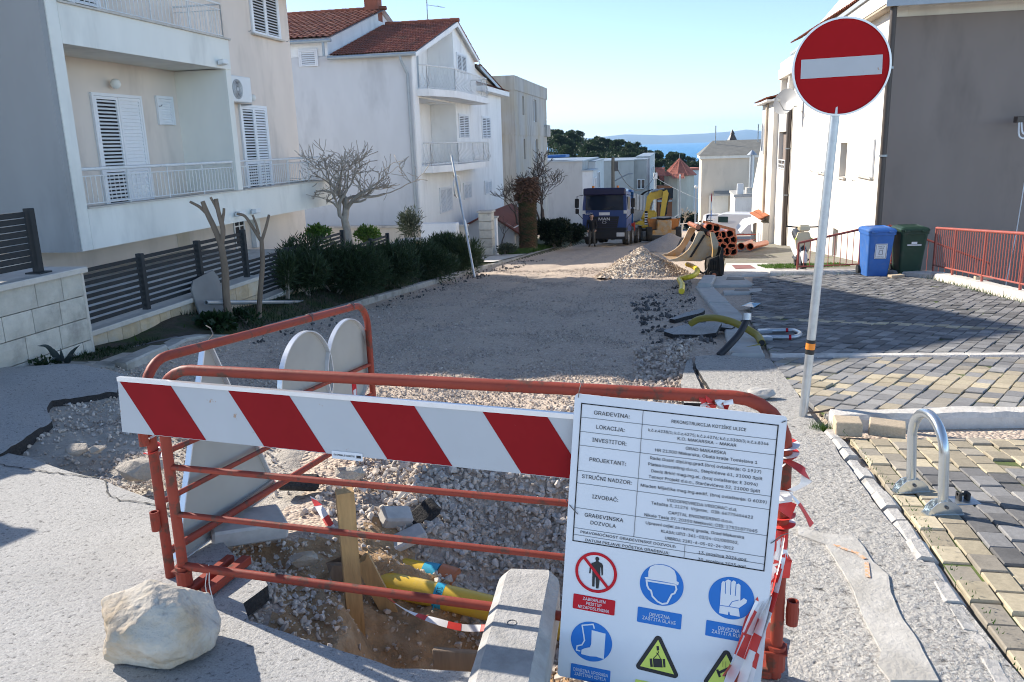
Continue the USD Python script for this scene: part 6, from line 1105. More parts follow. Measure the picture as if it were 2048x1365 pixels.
def rosette(name, label, base, blades, m, cat='plant'):
    t = thing(name, label, cat, base)
    for tip, w, bend in blades:
        a, b = np.asarray(base, float), np.asarray(tip, float); mid = (a + b) / 2 + np.array([0, 0, bend]); c = curve([a, mid, b], 12); n = len(c); ww = w * np.concatenate([np.linspace(.75, 1, n // 3), np.linspace(1, .02, n - n // 3)]); d = np.gradient(c, axis=0); s = np.cross(d, [0, -1.0, .4]); s = np.cross(d, np.array([0.2, -1.0, .3])); s /= np.linalg.norm(s, axis=1, keepdims=True); dn = np.cross(s, d); dn /= np.linalg.norm(dn, axis=1, keepdims=True)
        V = np.stack([c - s * ww[:, None] / 2, c - dn * ww[:, None] * .18, c + s * ww[:, None] / 2, c + dn * ww[:, None] * .12], 1).reshape(-1, 3); put('leaf', MB().add(V, [[4 * i + j, 4 * i + (j + 1) % 4, 4 * i + 4 + (j + 1) % 4, 4 * i + 4 + j] for i in range(n - 1) for j in range(4)]), m, t, smooth=40)
    return t
AY = 7.67; ag = D(128, 741, AY); rosette('agave', 'dark agave with curved spiky leaves before the stone wall', ag, [(D(75, 692, AY - .1), .055, .10), (D(107, 697, AY), .05, .03), (D(160, 690, AY - .1), .055, .04), (D(121, 696, AY), .05, .02), (D(150, 712, AY - .2), .05, .06), (D(100, 720, AY - .2), .05, .06)], 'leaf_agave')
for k, (px, py, tips, lab) in enumerate(((280, 705, ((268, 668), (285, 680), (296, 684), (276, 678)), 'clump of upright iris leaves before the low stone wall'), (322, 700, ((318, 672), (326, 680)), 'pair of iris leaves left of the larger clumps'), (362, 682, ((370, 648), (375, 662), (358, 664)), 'clump of iris leaves near the fallen sign'))):
    b_ = FV(px, py, -6.03); rosette('iris', lab, b_, [(D(x, y, b_[1] - .05), .04, .01) for x, y in tips], 'leaf_light' if k == 0 else 'grass')
def grass_patch(name, label, region, n, L, seed, m='grass', zoff=.0, w=.008):
    rg = np.random.default_rng(seed); x0, y0, x1, y1 = region.bounds; p = rg.uniform([x0, y0], [x1, y1], (n * 3, 2)); p = p[contains_xy(region, p[:, 0], p[:, 1])][:n]; k = len(p); z = hgt(p[:, 0], p[:, 1]) + zoff; a = rg.uniform(0, 2 * math.pi, k); l = L * rg.uniform(.5, 1.3, k); ln = rg.normal(0, .35, (k, 2)) * l[:, None]; b = np.column_stack([p, z]); s = np.column_stack([np.cos(a), np.sin(a), 0 * a]) * w; V = np.stack([b - s, b + s, b + np.column_stack([ln, l])], 1).reshape(-1, 3)
    return put(name, MB().add(V, np.arange(3 * k).reshape(-1, 3)), m, label=label, cat='grass', kind='stuff')
VERGE = lambda u0, u1, v0=-6.3, v1=-5.62: Polygon([xy(u0, v0), xy(u1, v0), xy(u1, v1), xy(u0, v1)])
grass_patch('verge_grass', 'thin dark grass and weeds on the planted verge under the trees', VERGE(9.4, 25.0), 9000, .07, 3, 'leaf_ivy', w=.006)
grass_patch('lawn', 'green grass patch by the palm trunk behind the kerb', VERGE(32.5, 44, -9.2, -5.95), 14000, .16, 5, 'grass', w=.014)
grass_patch('bed_grass', 'sparse weeds in the planting bed below the stone wall', Polygon([tuple(G(*p, .12)[:2]) for p in ((40, 745), (200, 740), (300, 705), (330, 690), (200, 725), (40, 738))]), 600, .05, 6, 'leaf_ivy', w=.005)
# ================================================================ right side: house, railings, bins, scooter
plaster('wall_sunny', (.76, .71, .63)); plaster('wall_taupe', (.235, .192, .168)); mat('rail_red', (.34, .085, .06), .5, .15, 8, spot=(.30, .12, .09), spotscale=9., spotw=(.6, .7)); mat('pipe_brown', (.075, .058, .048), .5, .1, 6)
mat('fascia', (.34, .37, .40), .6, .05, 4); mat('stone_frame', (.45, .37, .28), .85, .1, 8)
rb = thing('corner_house', 'large house on the right, sunlit white street wall and brown end wall', 'house', P(22, 5, -2)); VR = 5.0; UR = 21.95
wz = [(22.72, .66, 24.4, 1.55), (26.2, .50, 27.2, 1.5), (28.9, .50, 31.0, 1.45), (29.4, -2.05, 30.4, -1.12), (26.8, -2.0, 27.6, -1.12), (38.9, .30, 42.2, 1.95), (36.8, 3.2, 39.5, 4.35)]
wall = sbox(UR, -6.5, 40.6, 4.62)
for w in wz[1:2] + wz[3:5]: wall = wall.difference(sbox(*w))
put('street_wall', MB().prism(affinity.scale(wall, -1, 1, origin=(0, 0)), .35, fr_vwall_right(VR + .35, 0, 0)), 'wall_sunny', rb)
put('body', MB().box([VR + .36, UR + .03, -6.5], [16, 40.6, 4.62], VUZ), 'wall_sunny', rb)
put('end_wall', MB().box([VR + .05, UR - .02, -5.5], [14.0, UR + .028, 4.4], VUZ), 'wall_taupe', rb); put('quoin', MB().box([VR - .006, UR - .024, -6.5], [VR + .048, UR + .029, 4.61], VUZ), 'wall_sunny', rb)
put('end_plinth', MB().box([9.35, UR - .35, -5.5], [14.0, UR - .022, 4.0], VUZ), 'wall_grey_and_shade', rb)
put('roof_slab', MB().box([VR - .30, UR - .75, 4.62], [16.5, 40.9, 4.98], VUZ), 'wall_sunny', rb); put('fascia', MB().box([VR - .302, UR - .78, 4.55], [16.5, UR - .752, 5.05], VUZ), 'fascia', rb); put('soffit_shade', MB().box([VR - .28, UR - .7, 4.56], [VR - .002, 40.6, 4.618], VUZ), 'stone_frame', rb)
# gable end towards the street: tiled slope seen edge on
RA, RB_ = P(24.8, VR - .32, 5.2), P(36.7, VR - .32, 5.58)
put('upper_storey', MB().prism(affinity.scale(Polygon([(22.2, 4.99), (41, 4.99), (41, 5.3), (30, 6.0), (22.2, 6.9)]), -1, 1, origin=(0, 0)), 8, fr_vwall_right(VR + 8.2, 0, 0)), 'wall_sunny', rb)
tile_roof([P(37.2, VR - .35, 5.42), P(22.0, VR - .35, 5.05), P(22.0, 10, 7.9), P(37.2, 10, 8.2)], 60, 14, parent=rb)
put('roof_edge', MB().box([VR - .36, 22.0, 4.99], [VR - .31, 37.2, 5.10], VUZ), 'fascia', rb); put('cowl', MB().cyl(P(30.5, 5.6, 5.6), P(30.5, 5.6, 6.6), .16).cyl(P(30.5, 5.6, 6.6), P(30.5, 5.6, 6.72), .3), 'pipe_brown', rb)
def wall_open(u0, z0, u1, z1, kind):
    fr = fr_vwall_right(VR, u1, z0); w, h = u1 - u0, z1 - z0
    if kind == 'shutter': shutters(rb, lambda c: fr(np.asarray(c) + [0, 0, .002]), w, h, 2, 18, tilt=.35, fine=False)
    if kind == 'window':
        q = put('window_frame', MB().prism(Polygon(sbox(0, 0, w, h).exterior, [sbox(.07, .07, w - .07, h - .07).exterior.coords]), .05, lambda c: fr(np.asarray(c) - [0, 0, .26])), 'stone_frame', rb); put('pane', MB().box([.07, .07, -.24], [w - .07, h - .07, -.23], fr), 'glass_dark', q)
    put('window_sill', MB().box([-.08, -.05, -.02], [w + .08, 0, .08], fr), 'cap_stone', rb)
wall_open(*wz[0], 'shutter'); wall_open(*wz[1], 'window'); wall_open(*wz[2], 'shutter'); wall_open(*wz[3], 'window'); wall_open(*wz[4], 'window')
for px, py in ((1747, 358), (1710, 362), (1626, 343), (1648, 346)): c = FV(px, py, VR - .05); put('shutter_hook', MB().tube([c, c + [-.06, 0, .0], c + [-.1, 0, .04]], .014, 5), 'metal_grey', rb)
def dpipe(px0, py0, px1, py1, off, r):
    a, b = FV(px0, py0, VR - off), FV(px1, py1, VR - off); m_ = (uvof(a)[0] + uvof(b)[0]) / 2; q = put('downpipe', MB().cyl(P(m_, VR - off, 4.6), P(m_, VR - off, gz(22) - 2.0), r, n=10), 'pipe_brown', rb, smooth=40)
    for z in (3.2, 1.2, -.8): put('clip', MB().cyl(P(m_, VR - off, z), P(m_, VR - off, z + .05), r * 1.25, n=10), 'metal_grey', q)
dpipe(1776, 150, 1756, 480, .10, .075); dpipe(1584, 130, 1568, 480, .12, .10)
# far bay of the house: pier with open loggia and balcony
lb = fr_vwall_right(VR, 0, 0)
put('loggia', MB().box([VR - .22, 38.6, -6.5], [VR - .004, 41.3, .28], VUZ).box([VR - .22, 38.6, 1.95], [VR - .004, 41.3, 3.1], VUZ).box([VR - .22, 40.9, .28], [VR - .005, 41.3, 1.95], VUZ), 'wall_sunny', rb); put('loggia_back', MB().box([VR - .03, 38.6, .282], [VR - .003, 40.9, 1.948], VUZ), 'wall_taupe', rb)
lp_ = railing(rb, [P(38.7, VR - .18, .28), P(40.85, VR - .18, .28)], .42, .5, 'rail_white', r=.03, rb=.02, top2=.2, fine=False)
put('terrace_frame', MB().box([VR - .22, 38.2, 3.1], [VR + .2, 38.45, 4.3], VUZ).box([VR - .22, 40.9, 3.1], [VR + .2, 41.2, 4.3], VUZ).box([VR - .3, 36.5, 4.3], [VR + .3, 41.6, 4.72], VUZ), 'wall_sunny', rb)
dsh = FV(1573, 205, VR - .6); dd = np.array([-.75, -.55, .30]); dd /= np.linalg.norm(dd); dish = thing('satellite_dish', 'pale satellite dish on the far corner of the sunlit house', 'satellite dish', dsh)
mat('dish', (.33, .33, .325), .5, .05); put('reflector', MB().lathe([(0, .0), (.18, .012), (.36, .05), (.52, .11), (.53, .115), (.36, .058), (0, .008)], dsh, 24, dd), 'dish', dish, smooth=40); put('arm', MB().tube([dsh - dd * .02, dsh - dd * .25 + [.1, 0, -.1], dsh + np.array([.5, .2, -.15])], .03, 6).cyl(dsh + [0, 0, -.45], dsh + dd * .55 + [0, 0, -.1], .018).bbox(dsh + dd * .55 + [-.06, -.06, -.14], dsh + dd * .55 + [.06, .06, -.02]), 'metal_grey', dish)
hb2 = FU(2046, 240, UR - .4); bx = thing('junction_box', 'dark box with hanging white cables high on the brown end wall', 'junction box', hb2); put('box', MB().bbox([-.18, -.08, -.06], [.4, .08, .08], lambda v: v + hb2), 'pipe_brown', bx); put('cables', MB().tube(curve([hb2 + [-.15, -.1, -.06], hb2 + [-.12, -.12, -.36], hb2 + [.05, -.12, -.40], hb2 + [.2, -.1, -.1]], 12), .02, 5).tube(curve([hb2 + [-.1, -.11, -.06], hb2 + [-.05, -.13, -.30], hb2 + [.1, -.13, -.3]], 10), .02, 5).tube([hb2 + [.2, -.1, -.2], hb2 + [.05, -.15, -2.5], hb2 + [-.2, -.2, -5]], .012, 5), 'shutter_white', bx)

# red railings
def red_rail(label, tops, bots, nb, posts, loopend=None, grp='red steel railings round the plaza'):
    """tops, bots: matching 3-D points along the run"""
    t = thing('railing', label, 'railing', bots[0], group=grp); tops, bots = np.asarray(tops, float), np.asarray(bots, float)
    put('top_rail', MB().tube(tops, .026, 8), 'rail_red', t, smooth=40); lo = bots + (tops - bots) * .13; put('bottom_rail', MB().tube(lo, .016, 6), 'rail_red', t, smooth=40)
    d = np.concatenate([[0], np.cumsum(np.linalg.norm(np.diff(tops, axis=0), axis=1))]); at = lambda arr, s: np.array([np.interp(s, d, arr[:, k]) for k in range(3)])
    for s in np.linspace(0, d[-1], nb + 2)[1:-1]: put('bar', MB().cyl(at(lo, s), at(tops, s), .009, n=5, cap=False), 'rail_red', t)
    for s in posts: put('post', MB().cyl(at(bots, s * d[-1]) - [0, 0, .06], at(tops, s * d[-1]), .024, n=8), 'rail_red', t)
    return t
ga = lambda u, v, dz=.09: P(u, v, gz(xy(u, v)[1]) + dz)
a_, b__, c_ = ga(19.45, 2.80), ga(19.4, 4.12), ga(19.3, 5.15)
red_rail('red railing with a sloping top rail beside the scooter and bins', [a_ + [0, 0, .62], b__ + [0, 0, .90], c_ + [0, 0, .90]], [a_, b__, c_], 17, (0, .56, 1))
r0, r1 = ga(18.6, 5.42), ga(6.5, 5.30); n_ = 90
red_rail('long red railing with upright bars along the right side of the plaza', [r0 + [0, 0, .90], r1 + [0, 0, .90]], [r0, r1], 96, (0, .105, .24, .38, .52, .66, .82, 1))
s0_, s1_ = P(21.6, 5.2, -.70), P(20.6, 7.2, -1.5); red_rail('red stair railing descending behind the bins at the house corner', [s0_ + [0, 0, .25], s1_ + [0, 0, .25]], [s0_ - [0, 0, .7], s1_ - [0, 0, .7]], 16, (0, 1))
put('yard_wall', MB().box([5.24, 5.0, -3.2], [5.5, 18.9, -2.4], VUZ).add(*MB().arr()) if False else MB().add(np.array([ga(u, v, dz) for u in (5.0, 19.1) for v in (5.27, 5.54) for dz in (-1.8, .05)]), [[0, 1, 3, 2], [4, 6, 7, 5], [0, 4, 5, 1], [2, 3, 7, 6], [0, 2, 6, 4], [1, 5, 7, 3]]), 'concrete', label='concrete retaining wall of the plaza edge above the sunken yard', cat='wall')
# parked car glimpsed in the yard: pale bonnet
# bins
def bin_(label, u, v, m, sticker, rz):
    o = P(u, v, gz(xy(u, v)[1]) + .012); t = thing('wheeled_bin', label, 'rubbish bin', o, group='wheeled bins by the railing'); c, s = math.cos(rz), math.sin(rz); X = np.array([VD[0] * c + UD[0] * s, VD[1] * c + UD[1] * s, 0]); Y = np.array([-VD[0] * s + UD[0] * c, -VD[1] * s + UD[1] * c, 0]); fr = frame(o, X, Y, [0, 0, 1.0]); h = .96
    def ring(w, d, z, y0=0, r=.05):
        q = []
        for cx, cy, a0 in ((w / 2 - r, y0 + d / 2 - r, 0), (-w / 2 + r, y0 + d / 2 - r, 90), (-w / 2 + r, y0 - d / 2 + r, 180), (w / 2 - r, y0 - d / 2 + r, 270)):
            q += [[cx + r * math.cos(math.radians(a0 + k)), cy + r * math.sin(math.radians(a0 + k)), z] for k in (0, 30, 60, 90)]
        return np.array(q)
    rings = [ring(.43, .50, .0, .05), ring(.44, .52, .10, .05), ring(.53, .66, h - .07, 0), ring(.57, .71, h - .065, 0), ring(.57, .71, h, 0)]; V = np.vstack(rings); mb = MB().add(fr(V), [[i * 16 + j, i * 16 + (j + 1) % 16, (i + 1) * 16 + (j + 1) % 16, (i + 1) * 16 + j] for i in range(4) for j in range(16)]); mb.poly(fr(rings[0][::-1])); b = put('body', mb, m, t, smooth=35)
    L = [ring(.585, .735, h + .003, 0), ring(.585, .735, h + .03, 0), ring(.54, .66, h + .06, .0), ring(.40, .50, h + .085, .0), ring(.36, .40, h + .07, 0)]; V = np.vstack(L); mb = MB().add(fr(V), [[i * 16 + j, i * 16 + (j + 1) % 16, (i + 1) * 16 + (j + 1) % 16, (i + 1) * 16 + j] for i in range(4) for j in range(16)]); mb.poly(fr(L[-1])); lid = put('lid', mb, m, t, smooth=30)
    for x in (-.17, .17): put('lid_grip', MB().bbox([x - .05, -.40, h - .02], [x + .05, -.36, h + .02], fr, .008), m, lid)
    put('handle', MB().tube(fr(np.array([[-.24, .36, h - .03], [-.24, .42, h - .02], [.24, .42, h - .02], [.24, .36, h - .03]])), .015, 6), m, t)
    for x in (-.245, .245): put('wheel', MB().cyl(fr(np.array([[x - .025, .30, .095]]))[0], fr(np.array([[x + .025, .30, .095]]))[0], .095, n=14), 'band_black', t, smooth=40)
    fs = lambda zc: (lambda c_, k=zc: fr(np.column_stack([np.asarray(c_)[:, 0], -.21 - .12 * ((np.asarray(c_)[:, 1] + k - .10) / .79) - .006 - np.asarray(c_)[:, 2], np.asarray(c_)[:, 1] + k])))
    if sticker:
        q = put('sticker', MB().prism(sbox(-.10, -.15, .12, .15).buffer(.012), .002, fs(.55)), 'panel_white', t); put('sticker_frame', MB().prism(sbox(-.10, -.15, .12, .15).difference(sbox(-.093, -.143, .113, .143)), .002, lambda c_: fs(.55)(np.asarray(c_) + [0, 0, .0012])), 'ink', q)
        f2 = lambda c_: fs(.55)(np.asarray(c_) + [0, 0, .0025]); text('SAMO ZA', .030, q, 'ink', f2, .14, cx=.01, cy=.09); text('PAPIR', .030, q, 'ink', f2, .10, cx=.01, cy=.045); text('PAPER ONLY', .022, q, 'ink', f2, .15, cx=.01, cy=-.13)
        put('symbol', MB().prism(sbox(-.03, -.07, .05, .02).difference(sbox(-.022, -.062, .042, .012)), .002, f2), 'ink', q)
    else:
        q = put('sticker', MB().prism(sbox(-.05, .01, .06, .055), .002, fs(.68)), 'panel_white', t); put('sticker_band', MB().prism(sbox(-.13, -.025, .15, .0), .002, fs(.68)), 'panel_white', t)
    return t
mat('bin_blue', (.035, .125, .38), .5, .12, 4, spec=.3, spot=(.09, .16, .33), spotscale=5., spotw=(.5, .75)); mat('bin_green', (.016, .042, .026), .5, .15, 4, spec=.3, spot=(.05, .06, .05), spotscale=5., spotw=(.55, .75))
bu = uvof(FU(1750, 553, 18.35)); bin_('blue wheeled paper bin with a white sticker', 18.62, 4.26, 'bin_blue', True, .10); bin_('dark green wheeled bin beside the blue one', 18.66, 4.92, 'bin_green', False, .06)
# scooter behind the railing
so = ga(19.95, 2.98, .0); sc = thing('scooter', 'cream and white motor scooter parked behind the red railing', 'scooter', so); mat('scooter_cream', (.66, .56, .36), .35, .06, 5); mat('scooter_white', (.66, .65, .62), .35, .05, 5); mat('rubber', (.02, .02, .02), .8, .2, 30)
sx, sy = np.array([VD[0], VD[1], 0]), np.array([UD[0], UD[1], 0]); sf = frame(so, sx, sy, [0, 0, 1.0]); c1_ = lambda x, y, z: sf(np.array([[x, y, z]]))[0]
def wheel(mb, c, ax, R, w): mb.lathe([(R * .62, -w * .4), (R * .92, -w * .5), (R, -w * .25), (R, w * .25), (R * .92, w * .5), (R * .62, w * .4), (R * .62, -w * .4)], c, 20, ax); return mb
put('front_wheel', wheel(MB(), c1_(0, -.10, .21), sx, .21, .10), 'rubber', sc, smooth=40); put('rear_wheel', wheel(MB(), c1_(.02, 1.05, .21), sx, .21, .11), 'rubber', sc, smooth=40)
put('front_fender', MB().tube([c1_(0, -.30, .26), c1_(0, -.24, .38), c1_(0, -.10, .45), c1_(0, .05, .42)], [.05, .075, .08, .06], 8), 'scooter_white', sc, smooth=True)
put('leg_shield', MB().prism(Polygon([(-.06, .38), (.06, .38), (.15, .55), (.18, .75), (.12, .93), (-.12, .93), (-.18, .75), (-.15, .55)]), .10, frame(c1_(0, .12, 0), sx, [0, 0, 1.0], -sy)), 'scooter_cream', sc); put('shield_badge', MB().prism(Polygon([(0, .42), (.10, .5), (0, .64), (-.10, .5)]), .012, frame(c1_(0, .015, 0), sx, [0, 0, 1.0], -sy)), 'band_black', sc)
put('headset', MB().bbox([-.13, -.02, .95], [.13, .20, 1.10], sf, .04), 'scooter_cream', sc); put('handlebar', MB().tube([c1_(-.40, .12, 1.07), c1_(-.15, .12, 1.04), c1_(.15, .12, 1.04), c1_(.40, .12, 1.05)], .018, 6), 'band_black', sc); put('fork', MB().cyl(c1_(-.06, -.08, .22), c1_(-.05, .1, .8), .02).cyl(c1_(.06, -.08, .22), c1_(.05, .1, .8), .02), 'metal_grey', sc)
put('seat', MB().tube([c1_(0, .55, .74), c1_(0, .8, .78), c1_(0, 1.2, .80)], [.12, .15, .12], 8), 'band_black', sc, smooth=True); put('rear_body', MB().tube([c1_(0, .35, .32), c1_(0, .6, .50), c1_(0, 1.1, .60), c1_(0, 1.35, .62)], [.12, .19, .19, .08], 10), 'scooter_white', sc, smooth=True); put('floorboard', MB().bbox([-.16, .1, .25], [.16, .6, .31], sf, .02), 'band_black', sc); put('indicator', MB().ball(c1_(-.17, .0, .78), .03, 1), 'sign_lime', sc); put('indicator', MB().ball(c1_(.17, .0, .78), .03, 1), 'sign_lime', sc)
# concrete pads with covers, litter on the plaza
def pad(name, label, pts, m, off, cover=None, cm='rail_red'):
    pg = Polygon([tuple(G(*p)[:2]) for p in pts]); top, side = drape(pg, .25, lambda x, y: gz(y) + off, .06); v, f = side.arr(); top.add(v, f); t = thing(name, label, 'concrete pad', (*pg.centroid.coords[0], gz(pg.centroid.y))); put('slab', top, m, t)
    if cover: c, _ = drape(Polygon([tuple(G(*p)[:2]) for p in cover]), .2, lambda x, y: gz(y) + off + .006, .02); put('manhole_cover', c, cm, t)
mat('cover_red', (.24, .10, .085), .7, .12, 12); mat('cover_iron', (.09, .085, .08), .6, .2, 15)
pad('concrete_pad', 'pale sunlit concrete pad with a red cover beyond the plaza', ((1452, 528), (1534, 528), (1560, 549), (1445, 552)), 'kerb_white', .016, ((1463, 532), (1500, 532), (1512, 539), (1471, 540)), 'cover_red')
pad('concrete_pad', 'grey concrete pad with an iron cover at the corner of the plaza', ((1412, 555), (1482, 553), (1508, 571), (1422, 572)), 'concrete', .016, ((1455, 556), (1487, 557), (1490, 562), (1452, 562)), 'cover_iron')
pad('concrete_pad', 'small concrete patch with an iron box lid on the dark plaza', ((1446, 583), (1522, 578), (1524, 582), (1500, 586), (1448, 587)), 'concrete', .012, ((1470, 580), (1497, 580), (1500, 584), (1468, 584)), 'cover_iron')
mat('foil_blue', (.10, .32, .46), .3, .3, 20); fl = [G(*p) for p in ((1480, 616), (1500, 612), (1516, 610), (1522, 614), (1508, 618), (1486, 620))]; mb = MB(); ctr = np.mean(fl, 0) + [0, 0, .07]
for i in range(6): mb.poly([fl[i] + [0, 0, .02 + .04 * (i % 2)], fl[(i + 1) % 6] + [0, 0, .02 + .04 * ((i + 1) % 2)], ctr])
put('plastic_sheet', mb, 'foil_blue', label='crumpled light blue plastic sheet on the dark plaza edge', cat='plastic sheet')
for k, (px, py) in enumerate(((1792, 557), (1966, 570))): block(('broken tan brick lying in front of the two bins', 'broken tan brick on the kerb below the long railing')[k], G(px, py) + [0, 0, .05 if k == 0 else .13], (.30, .14, .05), 0, 0, .2 - k * .5, 'block_tan', 'paving_brick', .006, 'paving brick')
grass_patch('kerb_weeds', 'weeds growing along the kerb below the red railings', LineString([xy(19.15, 2.4), xy(19.0, 4.2), xy(18.3, 5.15), xy(13, 5.1), xy(9, 5.05)]).buffer(.13), 2600, .10, 8, 'grass', w=.006)
grass_patch('joint_moss', 'moss and small weeds along the broken edging stones', LineString([xy(2.3, 1.13), xy(3.6, 1.145), xy(5.4, 1.1)]).buffer(.02), 900, .014, 9, 'grass', zoff=.085, w=.003)
grass_patch('grass_tuft', 'green grass tuft at the kerb end by the loose bricks', Point(*G(1645, 858)[:2]).buffer(.07), 260, .09, 10, 'grass', zoff=.06, w=.003)
grass_patch('forecourt_grass', 'patch of green grass on the forecourt beside the scooter', Polygon([xy(21.2, 2.3), xy(22.6, 2.2), xy(22.8, 4.3), xy(21.6, 4.4)]), 4000, .05, 12, 'leaf_light', zoff=.05, w=.008)
# hoses and pipes at the torn kerb
mat('hose_yellow', (.72, .52, .03), .45, .08, 6); mat('hose_olive', (.25, .20, .025), .5, .1, 8, spot=(.2, .19, .06), spotscale=6.); mat('hose_black', (.02, .02, .022), .5, .2, 20)
def hose(label, pts, r, m, ribs=0, name='corrugated_hose', extra=None):
    c = curve(pts, 60 if ribs else 30); rr = r * (1 + (.10 * np.sin(np.arange(len(c)) * 2.2) if ribs else 0 * np.arange(len(c)))); t = thing(name, label, 'hose', c[0]); put('tube', MB().tube(c, rr, 12), m, t, smooth=True); put('opening', MB().cyl(c[-1], c[-1] + (c[-1] - c[-2]) / np.linalg.norm(c[-1] - c[-2]) * .004, r * .82, n=12), 'dark_inside', t)
    return t
zz5 = lambda x, y: (1340 + x / 6.827, 600 + y / 6.827)
gh = lambda px, py, dz: G(px, py, dz)
hose('arched olive yellow hose coming out of the torn edge beside the plaza', [D(*zz5(285, 325), 9.9), D(*zz5(400, 265), 9.8), D(*zz5(590, 245), 9.6), D(*zz5(800, 285), 9.4), D(*zz5(1000, 370), 9.2), D(*zz5(1190, 490), 9.0), D(*zz5(1252, 590), 8.75)], .042, 'hose_olive')
bh = hose('black water pipe with a metal end standing up out of the gravel', [D(*zz5(670, 760), 8.25), D(*zz5(800, 630), 8.3), D(*zz5(950, 460), 8.4), D(*zz5(1040, 290), 8.5), D(*zz5(1053, 215), 8.52)], .037, 'hose_black', name='water_pipe')
e0_, e1_ = D(*zz5(1048, 275), 8.51), D(*zz5(1050, 205), 8.52); put('coupling', MB().cyl(e0_, e1_ + (e1_ - e0_) * .3, .048, n=12), 'galvanised', bh, smooth=40)
put('rebar', MB().tube([D(*zz5(1225, 612), 8.7), D(*zz5(1000, 665), 8.6), D(*zz5(830, 730), 8.5)], .012, 6), 'hose_olive', label='thin rod lying from the hose end into the gravel', cat='rod')
put('rebar', MB().tube([G(1612, 834) + [0, 0, .03], G(1640, 832) + [0, 0, .03], G(1668, 828) + [0, 0, .04]], .008, 6), 'bark', label='thin brown rod on the ground at the foot of the sign pole', cat='rod')
hose('bright yellow corrugated hose curling over the rubble by the kerb end', [gh(1363, 583, .04), gh(1364, 570, .05), gh(1359, 559, .06), gh(1372, 556, .10), gh(1388, 551, .14), gh(1395, 541, .16), gh(1385, 533, .18), gh(1374, 529, .2)], .055, 'hose_yellow', 1)
def shard(label, px, py, rx, ry, rot, tilt, seed):
    c = G(px, py); rg = np.random.default_rng(seed); an = np.sort(rg.uniform(0, 2 * math.pi, 9)); pg = ragged([(c[0] + rx * math.cos(a) * math.cos(rot) - ry * math.sin(a) * math.sin(rot), c[1] + rx * math.cos(a) * math.sin(rot) + ry * math.sin(a) * math.cos(rot)) for a in an], .03, .06, seed)
    top, side = drape(pg, .08, lambda x, y: gz(y) + .06 + (x - c[0]) * tilt[0] + (y - c[1]) * tilt[1], .055); t = thing('asphalt_chunk', label, 'asphalt chunk', c); put('top_face', top, 'asphalt', t); put('broken_edge', side, 'asphalt_edge', t)
shard('large broken asphalt shard under the arched hose', 1395, 667, .42, .30, .1, (.05, .10), 3); shard('small asphalt shard right of the large one under the hose', 1445, 661, .20, .12, .2, (-.1, .15), 5); shard('tilted asphalt shard beside the black pipe', 1460, 652, .16, .10, -.3, (.2, .1), 7); shard('asphalt shard at the torn edge above the arched hose', 1392, 632, .15, .10, .5, (.2, .2), 9); shard('asphalt shard lying on the gravel left of the hose', 1365, 640, .2, .12, .3, (.1, .2), 11)
# ================================================================ works traffic in the middle of the street
mat('bucket_steel', (.42, .33, .22), .6, .15, 5, metal=.1, bump=.3, bscale=30, spot=(.50, .27, .08), spotscale=3., spotw=(.45, .62)); mat('machine_dark', (.028, .024, .02), .75, .3, 12, spec=.2, bump=.5, bscale=25, spot=(.10, .065, .03), spotscale=5.); mat('pin_rust', (.34, .12, .06), .6, .2, 20); mat('machine_yellow', (.62, .40, .045), .42, .06, 4, spot=(.40, .28, .09), spotscale=3., spotw=(.6, .78))
zb_ = lambda x, y: (1340 + x / 9.747, 430 + y / 9.747); BY = 19.3
def bpt(x, y, dy=0.): return D(*zb_(x, y), BY + dy)
bk = thing('excavator_bucket', 'rusty yellow excavator bucket resting on the rubble with its lip to the left', 'excavator bucket', bpt(450, 900)); o = bpt(450, 900); X_, Z_ = np.array([1.0, 0, 0]), np.array([0, 0, 1.0]); pl2 = lambda pts: Polygon([((bpt(*p) - o)[0], (bpt(*p) - o)[2]) for p in pts])
side_a = pl2([(-20, 880), (120, 850), (260, 770), (360, 680), (440, 560), (500, 430), (545, 340), (600, 318), (660, 330), (680, 370), (520, 640), (345, 905), (280, 905), (100, 915)]); side_b = pl2([(680, 380), (770, 430), (840, 540), (870, 650), (840, 780), (740, 870), (600, 915), (345, 908), (400, 800), (520, 620)])
fb0 = frame(o, X_, Z_, [0, 1.0, 0])
put('side_plate', MB().prism(side_a, .05, fb0), 'bucket_steel', bk); put('inner_side', MB().prism(side_b, .05, lambda c: fb0(np.asarray(c) + [0, 0, .05])), 'bucket_steel', bk); put('side_plate', MB().prism(side_a, .05, lambda c: fb0(np.asarray(c) + [0, 0, .95])), 'bucket_steel', bk)
sh = [(-20, 880), (60, 905), (345, 910), (600, 915), (740, 870), (840, 780), (870, 650), (840, 540), (770, 430), (680, 380)]; pts = np.array([bpt(*p) for p in sh]); dep = np.array([0, 1.0, 0]); n = len(pts); put('shell', MB().add(np.vstack([pts + dep * .1, pts + dep * .95]), [[i, i + 1, n + i + 1, n + i] for i in range(n - 1)]), 'bucket_steel', bk, smooth=40)
put('wear_strip', MB().prism(pl2([(655, 385), (690, 400), (420, 830), (375, 830)]), .02, lambda c: fb0(np.asarray(c) - [0, 0, .012])), 'machine_dark', bk); lg = pl2([(640, 460), (720, 470), (720, 500), (640, 500)]); put('lifting_eye', MB().prism(lg.difference(lg.buffer(-.02)), .03, lambda c: fb0(np.asarray(c) + [0, 0, .02])), 'bucket_steel', bk)
for off in (.08, .78): put('ear', MB().prism(pl2([(500, 220), (560, 180), (620, 220), (800, 330), (850, 400), (870, 480), (840, 520), (700, 400), (600, 300), (520, 300)]), .06, lambda c, q=off: fb0(np.asarray(c) + [0, 0, q])), 'machine_dark', bk)
